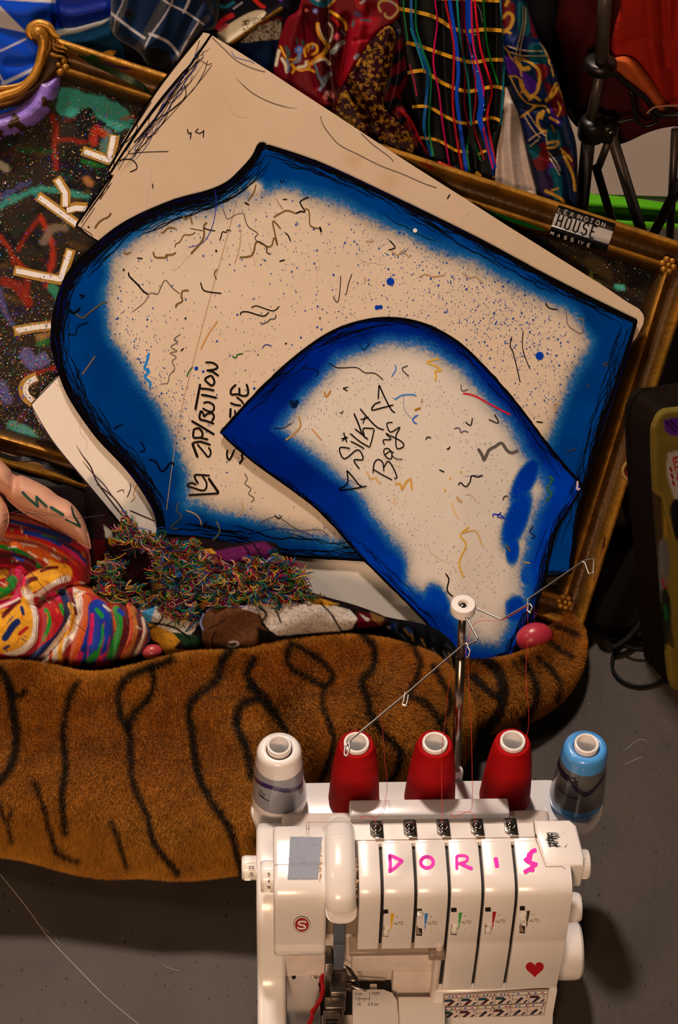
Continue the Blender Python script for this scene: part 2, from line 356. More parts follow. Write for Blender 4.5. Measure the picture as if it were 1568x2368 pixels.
# painting
R_ = Ras(-60, 120, 1560, 1420, 3, (.006, .006, .007))
X, Y = R_.X, R_.Y
def patch(pts, colr, alpha=1, wob=8, cur=True): R_.fill(pts, colr, 4, alpha, cur, wob)
R_.A += np.array([.02, .012, .004])*(fbm(X, Y, 70, 2)[..., None] > .5)*.8
for _ in range(150):
    a_ = NR.uniform(-.9, .5); x_ = NR.uniform(-40, 330); y_ = NR.uniform(180, 1060); L_ = NR.uniform(15, 55)
    R_.line([(x_, y_), (x_+L_*.5*math.cos(a_), y_+L_*.5*math.sin(a_)+4), (x_+L_*math.cos(a_), y_+L_*math.sin(a_))], NR.uniform(4, 16), [ph(60, 36, 14), ph(16, 40, 20), ph(90, 56, 20), ph(12, 12, 14), ph(40, 24, 50), ph(110, 30, 14)][NR.randint(6)]*NR.uniform(.3, .9), 5, .7, True, 4)
teal = ph(60, 150, 118, .62)
patch([(132, 225), (150, 203), (200, 215), (250, 230), (300, 262), (310, 290), (270, 300), (235, 275), (200, 250), (165, 268), (140, 262)], teal)
patch([(238, 300), (256, 300), (266, 350), (230, 345)], ph(80, 110, 84), .7)
red = ph(170, 40, 16, .8)
for pts, w in (([(122, 270), (130, 300), (126, 340), (130, 390)], 12), ([(135, 322), (170, 325), (200, 330)], 9), ([(0, 545), (30, 590), (55, 620)], 10), ([(95, 500), (60, 545), (40, 580)], 9), ([(95, 505), (118, 555), (122, 600), (105, 660)], 11), ([(10, 650), (40, 665), (66, 700)], 22), ([(0, 560), (20, 570), (30, 610)], 9), ([(60, 620), (64, 660), (60, 695)], 10), ([(215, 330), (222, 300), (240, 310)], 18), ([(60, 870), (110, 855), (125, 850)], 7), ([(280, 276), (310, 270)], 6)):
    R_.line(pts, w, red*NR.uniform(.5, 1), 4, .9, wob=4)
for pts, w, c_ in (([(-20, 490), (30, 460), (80, 442), (110, 438), (200, 455)], 14, ph(50, 120, 95)), ([(-20, 470), (30, 440), (70, 420)], 10, ph(60, 60, 90)), ([(40, 345), (80, 348), (120, 350)], 8, ph(10, 60, 20)), ([(190, 372), (215, 380), (246, 388)], 6, ph(10, 90, 20)), ([(0, 670), (10, 720), (30, 748)], 12, ph(70, 60, 90)), ([(120, 660), (135, 690)], 20, ph(40, 110, 70)), ([(90, 795), (110, 790)], 14, ph(20, 90, 30)), ([(60, 820), (80, 840), (100, 830)], 30, ph(90, 76, 110)), ([(0, 890), (15, 920)], 26, ph(80, 70, 100)), ([(30, 985), (60, 1000), (80, 1020)], 24, ph(70, 130, 100)), ([(100, 560), (120, 530), (150, 525)], 18, ph(110, 84, 60)), ([(200, 415), (208, 425)], 14, ph(150, 90, 40)), ([(0, 380), (14, 390)], 14, ph(160, 140, 110)), ([(90, 780), (118, 770)], 12, ph(150, 100, 40))):
    R_.line(pts, w, c_, 4, .85, wob=5)
R_.fill([(1352, 600), (1390, 600), (1418, 640), (1400, 668), (1360, 650)], ph(70, 50, 24), 14, .8, True); R_.line([(1368, 630), (1366, 648), (1385, 655)], 5, ph(160, 150, 50)); R_.line([(1425, 663), (1440, 665)], 12, ph(70, 150, 110))
R_.fill([(1305, 600), (1340, 598), (1342, 630)], ph(70, 50, 24), 14, .6, True)
mb = MB(); IP = inset(.047); ip = [topx(p) for p in IP]; ip = [(196, 150)]+ip[1:]+[(-420, 330), (-100, 306), (0, 290), (60, 268), (110, 225), (130, 175)]
psurf = lambda x, y, e: onpl(x, y, P0, N, -.001+e)
slab(mb, ip, 5, P0, N, lambda x, y, d: np.full(x.shape, -.001), lambda x, y, d: R_.at(x, y), th=.003)
for pts in ([(86, 871), (61, 884), (54, 901), (61, 919), (77, 932)], [(32, 766), (75, 758), (118, 753)], [(32, 625), (90, 638), (143, 648), (164, 576)], [(86, 452), (178, 518)], [(130, 411), (152, 445), (151, 480)], [(155, 486), (175, 478), (202, 480)], [(190, 348), (254, 371), (266, 312)]):
    cu = len(pts) == 5; ribbon(mb, psurf, pts, 23, ph(170, 115, 40, .9), step=2, eps=.0006, curve=cu, cap=False)
for pts in ([(84, 874), (66, 885), (59, 901), (65, 916), (76, 927)], [(37, 765), (75, 758), (118, 753)], [(37, 626), (90, 637), (140, 646), (162, 580)], [(90, 456), (178, 519)], [(132, 415), (151, 447), (151, 478)], [(155, 487), (175, 481), (202, 483)], [(195, 350), (252, 371), (263, 314)]):
    cu = len(pts) == 5; ribbon(mb, psurf, pts, 12, ph(215, 196, 180), step=2, eps=.0011, curve=cu, cap=False)
n = 11000; gx = np.r_[NR.uniform(-30, 330, n), NR.uniform(1250, 1520, 800), NR.uniform(1240, 1320, 60)]; gy = np.r_[NR.uniform(200, 1060, n), NR.uniform(540, 760, 800), NR.uniform(1320, 1385, 60)]
den = np.where(gx < 400, .15+.9*sm(640, 860, gy)*sm(260, 40, gx)+.5*np.exp(-((gx-225)**2+(gy-265)**2)/1800)+.3*(fbm(gx, gy, 90, 5) > .5), .55)
k = NR.rand(len(gx)) < den; gx, gy = gx[k], gy[k]
pal = np.array([ph(230, 220, 200), ph(200, 130, 40), ph(200, 130, 40), ph(60, 160, 170), ph(120, 40, 170), ph(190, 70, 30), ph(40, 120, 60), ph(120, 100, 80), ph(40, 70, 160), ph(150, 110, 60)])
dots(mb, psurf, gx, gy, NR.choice([.8, 1.1, 1.5, 2.1], len(gx), p=[.4, .35, .2, .05]), pal[NR.randint(0, 10, len(gx))]*NR.uniform(.5, 1.25, (len(gx), 1)), eps=.0014, k=5)
tag(mb.build('painting', mat('glitter_paint', attr=True, rough=.5, bump=.25, bscale=160, spec=.12), frame, smooth=False), 'black glitter painting with white gold-edged letters')
# sticker wrapped over the moulding
mb = MB(); A0 = np.array([1292, 474.]); A1 = np.array([1424, 517.]); B0 = np.array([1268, 544.]); B1 = np.array([1402, 584.])
FONT = {'A': [[(0, 0), (2, 6), (4, 0)], [(1, 2), (3, 2)]], 'B': [[(0, 0), (0, 6), (3, 6), (4, 5), (3, 3), (0, 3)], [(3, 3), (4, 1.5), (3, 0), (0, 0)]], 'C': [[(4, 5), (3, 6), (1, 6), (0, 5), (0, 1), (1, 0), (3, 0), (4, 1)]], 'D': [[(0, 0), (0, 6), (2.5, 6), (4, 4.5), (4, 1.5), (2.5, 0), (0, 0)]], 'E': [[(4, 6), (0, 6), (0, 0), (4, 0)], [(0, 3), (3, 3)]], 'F': [[(4, 6), (0, 6), (0, 0)], [(0, 3), (3, 3)]], 'G': [[(4, 5), (3, 6), (1, 6), (0, 5), (0, 1), (1, 0), (3, 0), (4, 1), (4, 3), (2.4, 3)]], 'H': [[(0, 0), (0, 6)], [(4, 0), (4, 6)], [(0, 3), (4, 3)]], 'I': [[(2, 0), (2, 6)]], 'J': [[(3, 6), (3, 1), (2, 0), (1, 0), (0, 1)]], 'K': [[(0, 0), (0, 6)], [(4, 6), (0, 2.6)], [(1.4, 3.6), (4, 0)]], 'L': [[(0, 6), (0, 0), (4, 0)]], 'M': [[(0, 0), (0, 6), (2, 2.5), (4, 6), (4, 0)]], 'N': [[(0, 0), (0, 6), (4, 0), (4, 6)]], 'O': [[(1, 0), (0, 1), (0, 5), (1, 6), (3, 6), (4, 5), (4, 1), (3, 0), (1, 0)]], 'P': [[(0, 0), (0, 6), (3, 6), (4, 5), (4, 4), (3, 3), (0, 3)]], 'S': [[(4, 5), (3, 6), (1, 6), (0, 5), (0, 4), (1, 3), (3, 3), (4, 2), (4, 1), (3, 0), (1, 0), (0, 1)]], 'T': [[(0, 6), (4, 6)], [(2, 6), (2, 0)]], 'U': [[(0, 6), (0, 1), (1, 0), (3, 0), (4, 1), (4, 6)]], 'V': [[(0, 6), (2, 0), (4, 6)]], 'R': [[(0, 0), (0, 6), (3, 6), (4, 5), (4, 4), (3, 3), (0, 3)], [(2, 3), (4, 0)]], 'X': [[(0, 0), (4, 6)], [(0, 6), (4, 0)]], 'Y': [[(0, 6), (2, 3), (4, 6)], [(2, 3), (2, 0)]],
 '0': [[(1, 0), (0, 1), (0, 5), (1, 6), (3, 6), (4, 5), (4, 1), (3, 0), (1, 0)]], '1': [[(1, 5), (2, 6), (2, 0)]], '2': [[(0, 5), (1, 6), (3, 6), (4, 5), (4, 4), (0, 0), (4, 0)]], '3': [[(0, 6), (4, 6), (2, 3.6), (4, 2.4), (4, 1), (3, 0), (1, 0), (0, 1)]], '4': [[(3, 0), (3, 6), (0, 2), (4, 2)]], '5': [[(4, 6), (0, 6), (0, 3.4), (3, 3.6), (4, 2.5), (4, 1), (3, 0), (0, 0)]], '8': [[(1, 3), (0, 4), (0, 5), (1, 6), (3, 6), (4, 5), (4, 4), (3, 3), (1, 3), (0, 2), (0, 1), (1, 0), (3, 0), (4, 1), (4, 2), (3, 3)]], '.': [[(1.6, 0), (2.2, .4)]], '+': [[(2, 1), (2, 5)], [(0, 3), (4, 3)]], '-': [[(.5, 3), (3.5, 3)]], '/': [[(0, 0), (4, 6)]], 'i': [[(2, 0), (2, 3.6)], [(2, 5), (2, 5.6)]], 'n': [[(0, 0), (0, 4)], [(0, 3), (1, 4), (3, 4), (4, 3), (4, 0)]], 'c': [[(4, 3.4), (3, 4), (1, 4), (0, 3), (0, 1), (1, 0), (3, 0), (4, .6)]], 'h': [[(0, 0), (0, 6)], [(0, 3), (1, 4), (3, 4), (4, 3), (4, 0)]], 'm': [[(0, 0), (0, 4)], [(0, 3), (1, 4), (2, 3), (2, 0)], [(2, 3), (3, 4), (4, 3), (4, 0)]], 'o': [[(1, 0), (0, 1), (0, 3), (1, 4), (3, 4), (4, 3), (4, 1), (3, 0), (1, 0)]], 'k': [[(0, 0), (0, 6)], [(3.6, 4), (0, 1.6)], [(1.2, 2.4), (4, 0)]], ' ': []}
def text(mb, surf, s, org, ux, uy, size, w, col, eps, adv=1.35):
    """org = pixel of the first letter's lower left, ux/uy = unit pixel vectors, size = letter width in px per 4 units"""
    ux = np.array(ux, float); uy = np.array(uy, float); o = np.array(org, float)
    for ch in s:
        for st in FONT.get(ch, []):
            pts = [o+ux*p[0]/4*size+uy*p[1]/6*size*1.5 for p in st]
            if len(pts) > 3: pts = list(resample(np.array(pts), .6))
            ribbon(mb, surf, pts, w, col, step=0, eps=eps, cap=False)
        o = o+ux*size*adv*(.5 if ch in ' .i1I' else 1)
def quad(t0, t1, s0, s1, n=14, m=6):
    t = np.linspace(t0, t1, n); s = np.linspace(s0, s1, m); T, S_ = np.meshgrid(t, s); P = (A0*(1-T[..., None])+A1*T[..., None])*(1-S_[..., None])+(B0*(1-T[..., None])+B1*T[..., None])*S_[..., None]
    i, j = np.meshgrid(np.arange(m-1), np.arange(n-1), indexing='ij'); i = i.ravel(); j = j.ravel()
    return P.reshape(-1, 2), np.stack([i*n+j, i*n+j+1, (i+1)*n+j+1, (i+1)*n+j], 1)
for s0, s1, c_ in ((0, .27, ph(16, 13, 12, .5)), (.27, .70, ph(205, 186, 170)), (.70, 1.02, ph(16, 13, 12, .5))):
    P, f = quad(0, 1, s0, s1, 30, 8); mb.add(fsurf(P[:, 0], P[:, 1], .0016), [f], c_)
ux = (A1-A0)/np.linalg.norm(A1-A0); uy = (A0-B0)/np.linalg.norm(A0-B0)
wcol = ph(225, 210, 195)
text(mb, fsurf, 'LEXINGTON', A0+ux*4-uy*16, ux, uy*.9, 7.2, 2.0, wcol, .0022, 1.95)
text(mb, fsurf, 'HOUSE', A0-uy*48+ux*9, ux, uy*1.75, 10.5, 3.6, ph(14, 11, 10, .5), .0022, 1.95)
text(mb, fsurf, 'MASSIVE', B0+ux*4+uy*3, ux, uy*.9, 6, 1.9, wcol, .0022, 2.7)
tag(mb.build('sticker', mat('vinyl', attr=True, rough=.22, spec=.6), frame, smooth=False), 'black and white lettered sticker')
# ------------------------------------------------------------------ pattern boards
BM = mat('card_board', attr=True, rough=.42, bump=.12, bscale=90, spec=.0)
paper = np.array([.80, .70, .56])
def bpoly(p): return np.array(p, float)
PA = bpoly([(466, 74), (484, 78), (540, 112), (600, 150), (700, 216), (780, 268), (880, 334), (960, 386), (1080, 462), (1170, 520), (1250, 570), (1330, 620), (1400, 664), (1450, 698), (1478, 714), (1490, 730), (1488, 748), (1471, 783), (1452, 800), (1390, 900), (1000, 960), (450, 800), (232, 562), (205, 545), (176, 521), (200, 487), (230, 440), (258, 404), (249, 390), (268, 352), (310, 285), (357, 213), (400, 158), (440, 108)])
PD = bpoly([(136, 866), (100, 903), (72, 935), (90, 975), (120, 1018), (160, 1068), (205, 1122), (250, 1178), (290, 1222), (340, 1262), (420, 1310), (560, 1380), (700, 1412), (800, 1424), (880, 1430), (985, 1447), (1030, 1420), (960, 1260), (700, 1100), (420, 940), (250, 860)])
PBs = cr([(617, 335), (690, 358), (760, 385), (900, 450), (1100, 548), (1237, 622), (1350, 680), (1474, 741)], n=6)
PBr = cr([(1474, 741), (1462, 785), (1435, 870), (1395, 985), (1372, 1060), (1348, 1160), (1333, 1240), (1322, 1326)], n=4)
PBb = cr([(1322, 1326), (1260, 1334), (1100, 1325), (950, 1308), (830, 1297), (720, 1291), (640, 1283), (560, 1265), (450, 1246), (368, 1240)], n=4)
PBl = cr([(368, 1240), (361, 1195), (345, 1160), (312, 1109), (275, 1065), (229, 1017), (190, 965), (157, 912), (136, 859), (120, 800), (122, 740), (136, 680), (165, 620), (232, 556), (300, 508), (400, 464), (480, 442), (525, 422), (556, 394), (584, 362), (600, 332), (617, 335)], n=4)
PB = np.concatenate([PBs[:-1], PBr[:-1], PBb[:-1], PBl[:-1]])
PC = np.concatenate([cr([(508, 1000), (560, 942), (620, 880), (690, 818), (760, 770), (820, 746), (880, 735), (940, 738), (1000, 756), (1060, 791), (1110, 836), (1160, 890), (1210, 950), (1260, 1018), (1310, 1080), (1346, 1118)], n=4)[:-1],
     cr([(1346, 1118), (1343, 1136), (1325, 1165), (1300, 1205), (1281, 1250), (1269, 1300), (1258, 1350), (1240, 1405), (1215, 1450), (1196, 1490), (1180, 1532)], n=4)[:-1], np.array([(1120, 1536.), (1070, 1534.)]),
     cr([(1052, 1520), (1000, 1458), (940, 1394), (880, 1334), (830, 1285), (780, 1226), (730, 1176), (670, 1130), (600, 1080), (545, 1036), (508, 1000)], n=4)[:-1]])
def board(name, poly, P_, N_, h, step, colr, draw, label):
    mb = MB(); slab(mb, poly, step, P_, N_, lambda x, y, d: np.full(x.shape, h), colr, th=.0022, side=ph(60, 48, 44, .6))
    sf = lambda x, y, e: onpl(x, y, P_, N_, h+e)
    draw(mb, sf); o = mb.build(name, BM, None, smooth=False); return tag(o, label, 'pattern board', 'cardboard sewing patterns')
K = ph(20, 14, 12, .4); K2 = ph(70, 56, 50, .8)
def stain(x, y, b, amt=.10): 
    n = fbm(x, y, 160, 21)[:, None]; n2 = fbm(x, y, 40, 5)[:, None]
    return b*(1-amt*n*np.array([.5, 1, 1.5]))*(1-.05*n2)
def cracks(mb, sf, poly, n, seed, c_=None):
    r = np.random.RandomState(seed); x0, y0 = poly.min(0); x1, y1 = poly.max(0)
    for _ in range(n):
        x = r.uniform(x0, x1); y = r.uniform(y0, y1); a = r.uniform(0, 6.3); pts = []
        for k in range(r.randint(3, 8)): pts.append((x, y)); a += r.uniform(-.7, .7); x += math.cos(a)*16; y += math.sin(a)*16
        q = np.array(pts)
        if inpoly(q[:, 0], q[:, 1], poly).all() and (poly is PA or poly is PD or c_ is not None or pdist(q[:, 0], q[:, 1], poly).min() > 110): ribbon(mb, sf, pts, 1.0, c_ if c_ is not None else paper*np.array([.72, .66, .58]), eps=.0002, curve=True, taper=True)
def drawA(mb, sf):
    cracks(mb, sf, PA, 60, 3)
    for pts, w in (([(468, 74), (360, 212), (250, 392)], 5), ([(490, 78), (440, 150), (420, 172), (360, 245), (300, 330), (255, 400)], 5), ([(462, 140), (410, 190), (330, 290), (290, 350)], 2.5), ([(440, 150), (400, 215), (355, 280), (310, 330)], 3), ([(258, 404), (215, 465), (176, 521)], 5), ([(262, 404), (240, 440), (206, 488)], 3), ([(176, 521), (205, 545), (230, 560)], 4),
        ([(426, 195), (429, 222), (400, 252), (352, 285), (320, 330)], 2), ([(350, 235), (300, 310), (270, 350), (262, 392)], 2), ([(300, 285), (318, 290), (310, 310), (290, 330)], 2), ([(296, 356), (330, 352), (390, 350)], 1.6), ([(270, 372), (300, 368), (314, 378), (316, 390), (300, 398)], 2.4), ([(480, 140), (470, 170), (440, 215), (380, 268), (330, 320)], 1.4), ([(490, 150), (460, 190), (400, 260), (300, 370)], 1.2)):
        ribbon(mb, sf, pts, w, K, eps=.0004, curve=True)
    r = np.random.RandomState(5)
    for k in range(26):
        t = np.sort(r.uniform(0, 1, 2)); a = np.array([470, 95]); b = np.array([262, 395]); o = r.uniform(2, 26)
        p = [a*(1-u)+b*u+np.array([o+r.uniform(-8, 8), o*.5]) for u in np.linspace(t[0], t[1], 6)]; ribbon(mb, sf, p, 1.2, K if r.rand() > .2 else ph(30, 40, 110), eps=.0004, curve=True, taper=True)
    for k in range(10):
        a = np.array([258, 406]); b = np.array([180, 520]); t = np.sort(r.uniform(0, 1, 2)); o = r.uniform(1, 8); ribbon(mb, sf, [a*(1-u)+b*u+np.array([o, o]) for u in np.linspace(t[0], t[1], 5)], 1.3, K, eps=.0004, curve=True)
    ribbon(mb, sf, [(462, 92), (450, 130), (480, 150), (490, 146)], 1.8, ph(90, 62, 46), eps=.0004)
    for pts, w in (([(433, 298), (436, 310), (442, 306), (440, 322)], 2.6), ([(459, 297), (451, 305), (462, 309), (470, 303)], 2.2), ([(471, 300), (470, 318)], 2.6), ([(352, 424), (354, 436)], 2.4)): ribbon(mb, sf, pts, w, K, eps=.0004)
    ribbon(mb, sf, [(219, 528), (228, 515), (240, 506), (250, 502), (257, 492)], 4, ph(96, 64, 28), eps=.0004, curve=True)
    ribbon(mb, sf, [(203, 523), (207, 527)], 3, K, eps=.0004); ribbon(mb, sf, [(185, 525), (210, 540), (215, 548)], 1.5, K, eps=.0004)
    dash = [(490, 86), (515, 110), (550, 142), (590, 160), (614, 166)], [(545, 180), (580, 212), (620, 234), (665, 248), (690, 250)], [(741, 268), (748, 290), (770, 320), (790, 338), (830, 358), (880, 383), (930, 402), (980, 424), (1010, 434)], [(835, 308), (862, 334), (900, 362), (910, 374)]
    for q, p in enumerate(dash): ribbon(mb, sf, p, 1.8, ph(84, 66, 56), eps=.0004, curve=True, taper=q == 1)
    ribbon(mb, sf, [(535, 118), (545, 132), (580, 142), (588, 148)], 1.4, ph(60, 80, 130), eps=.0004, curve=True)
    ribbon(mb, sf, [(1041, 449), (1034, 460)], 3, K, eps=.0004); ribbon(mb, sf, [(345, 360), (350, 400), (342, 440), (338, 485)], 2, paper*.7, eps=.0003, curve=True, taper=True)
def colA(x, y, d):
    c_ = stain(x, y, paper*np.array([.80, .76, .70])); s1 = np.exp(-((x-820)**2+(y-372)**2)/300.)+.7*np.exp(-((x-900)**2+(y-418)**2)/500.)+.5*np.exp(-((x-490)**2+(y-200)**2)/9000.)
    return c_*(1-s1[:, None]*np.array([.08, .18, .28]))
board('pattern_board', PA, P0, N, .0345, 6, colA, drawA, 'plain cream cardboard pattern with a long straight upper edge and pen scrawl on its left')
def drawD(mb, sf):
    cracks(mb, sf, PD, 40, 9)
    for pts, w in (([(176, 1028), (190, 1052), (210, 1080), (222, 1110), (250, 1150), (290, 1200), (310, 1222)], 3), ([(190, 1065), (215, 1095), (240, 1120), (262, 1150)], 2), ([(222, 1118), (262, 1150), (300, 1200), (325, 1225)], 3), ([(72, 935), (120, 1018), (205, 1122), (290, 1222)], 3), ([(300, 1180), (335, 1195), (358, 1205)], 2.5), ([(270, 1138), (284, 1132), (286, 1140)], 1.8), ([(300, 1118), (302, 1130), (294, 1150)], 2.2), ([(136, 868), (72, 935)], 2)):
        ribbon(mb, sf, pts, w, ph(60, 40, 40, .8), eps=.0004, curve=True, taper=len(pts) > 3)
    ribbon(mb, sf, [(318, 1120), (308, 1140), (312, 1150), (302, 1160)], 3, ph(190, 140, 90), eps=.0004, curve=True)
    ribbon(mb, sf, [(663, 1305), (690, 1320), (712, 1340), (722, 1358)], 1.4, ph(130, 100, 80), eps=.0004, curve=True)
    ribbon(mb, sf, [(820, 1418), (870, 1428), (960, 1436)], 1.2, ph(130, 100, 80), eps=.0004, curve=True)
board('pattern_board', PD, P0, N, .0345, 7, lambda x, y, d: stain(x, y, np.array([.92, .88, .80]), .03), drawD, 'bare white cardboard pattern lowest in the stack, showing at the far left')
# blue airbrush fields
def wfield(x, y, cps):
    num = 0; den = 0
    for cx, cy, w in cps:
        k = 1/(((x-cx)**2+(y-cy)**2)+900.)**1.5; num = num+w*k; den = den+k
    return num/den
def spray(x, y, d, cps, noise=26, soft=22, seed=1):
    w = wfield(x, y, cps)+(fbm(x, y, 110, seed)-.5)*noise*2; return 1-sm(w-soft*.75, w+soft*1.25, d)
blue1 = np.array([.0, .046, .27]); blue2 = np.array([.0, .018, .28]); cyanb = np.array([.002, .15, .62])
def mixblue(x, y, a, base, bl, seed, mid=(.010, .135, .40)):
    g = fbm(x, y, 5, seed, 2); hs = hash2((x*1.3).astype(np.int64), (y*1.3).astype(np.int64), 5); a2 = np.clip(a+((g-.5)*.22+(hs-.5)*.16)*(a*(1-a)*4), 0, 1)[:, None]; md = np.array([mid])*(.8+.4*g[:, None]); gr = base*np.array([.50, .56, .64])
    c_ = base+(gr-base)*np.clip(a2/.42, 0, 1); c_ = c_+(md-c_)*sm(.30, .62, a2); return c_+(bl-c_)*sm(.55, .95, a2)
def colB(x, y, d):
    cps = [(600, 380, 95), (700, 420, 62), (870, 490, 58), (1000, 560, 50), (1150, 610, 38), (1300, 680, 38), (1440, 780, 95), (1420, 900, 92), (1390, 1050, 95), (1330, 1200, 110), (1300, 1310, 120), (900, 1270, 24), (780, 1260, 32), (700, 1250, 40), (560, 1220, 62), (430, 1220, 70), (380, 1180, 70), (340, 1080, 110), (290, 980, 150), (240, 900, 165), (200, 850, 140), (180, 760, 120), (190, 660, 100), (260, 570, 26), (350, 520, 22), (450, 470, 26), (520, 440, 30)]
    a = spray(x, y, d, cps, 16, 46, 4); a = np.maximum(a, .9*np.exp(-((x-560)**2+(y-415)**2)/700.)); a = a*(1-.95*np.exp(-((x-590)**2+(y-433)**2)/400.))
    dusty = (fbm(x, y, 90, 12)*.12)[:, None]; c_ = stain(x, y, paper)*(1-dusty*np.array([1, .8, .5])*np.exp(-d/160.)[:, None]*2)
    return mixblue(x, y, a, c_, blue1*(.7+.6*fbm(x, y, 80, 2)[:, None]), 7)
def scribble(mb, sf, edge, n, seed, inset=22, lw=1.5, out=3):
    r = np.random.RandomState(seed); Q = resample(edge, 14); T = np.gradient(Q, axis=0); T /= np.linalg.norm(T, axis=1)[:, None]; Nn = np.stack([-T[:, 1], T[:, 0]], 1)
    for _ in range(n):
        L = r.randint(5, 20); i = r.randint(0, max(1, len(Q)-L)); m = min(L, len(Q)-i); o = abs(r.normal(0, inset*.5))+np.cumsum(r.normal(0, 2.2, m)); o = np.clip(o, -1, inset*2)
        P = Q[i:i+m]+Nn[i:i+m]*o[:, None]; ribbon(mb, sf, P, r.uniform(.7, 1.5)*lw, K if r.rand() > .12 else ph(14, 14, 60, .6), eps=.0003+r.rand()*.0002, curve=True, taper=True)
def inward(edge, poly):
    Q = resample(edge, 14); m = len(Q)//2; T = Q[m+1]-Q[m-1]; T /= np.linalg.norm(T); p = Q[m]+np.array([-T[1], T[0]])*8
    return edge if inpoly(np.array([p[0]]), np.array([p[1]]), poly)[0] else edge[::-1]
brn = ph(110, 76, 34); brn2 = ph(170, 124, 80)
def marks(mb, sf, L, eps=.0005):
    for pts, w, c_ in L: ribbon(mb, sf, pts, w, c_, eps=eps, curve=len(pts) > 2, cap=True)
def Z(zs, ox, oy, s): return [(ox+a/s, oy+b/s) for a, b in zs]
def zz(zs, ox=240, oy=350, s=2.613): return Z(zs, ox, oy, s)
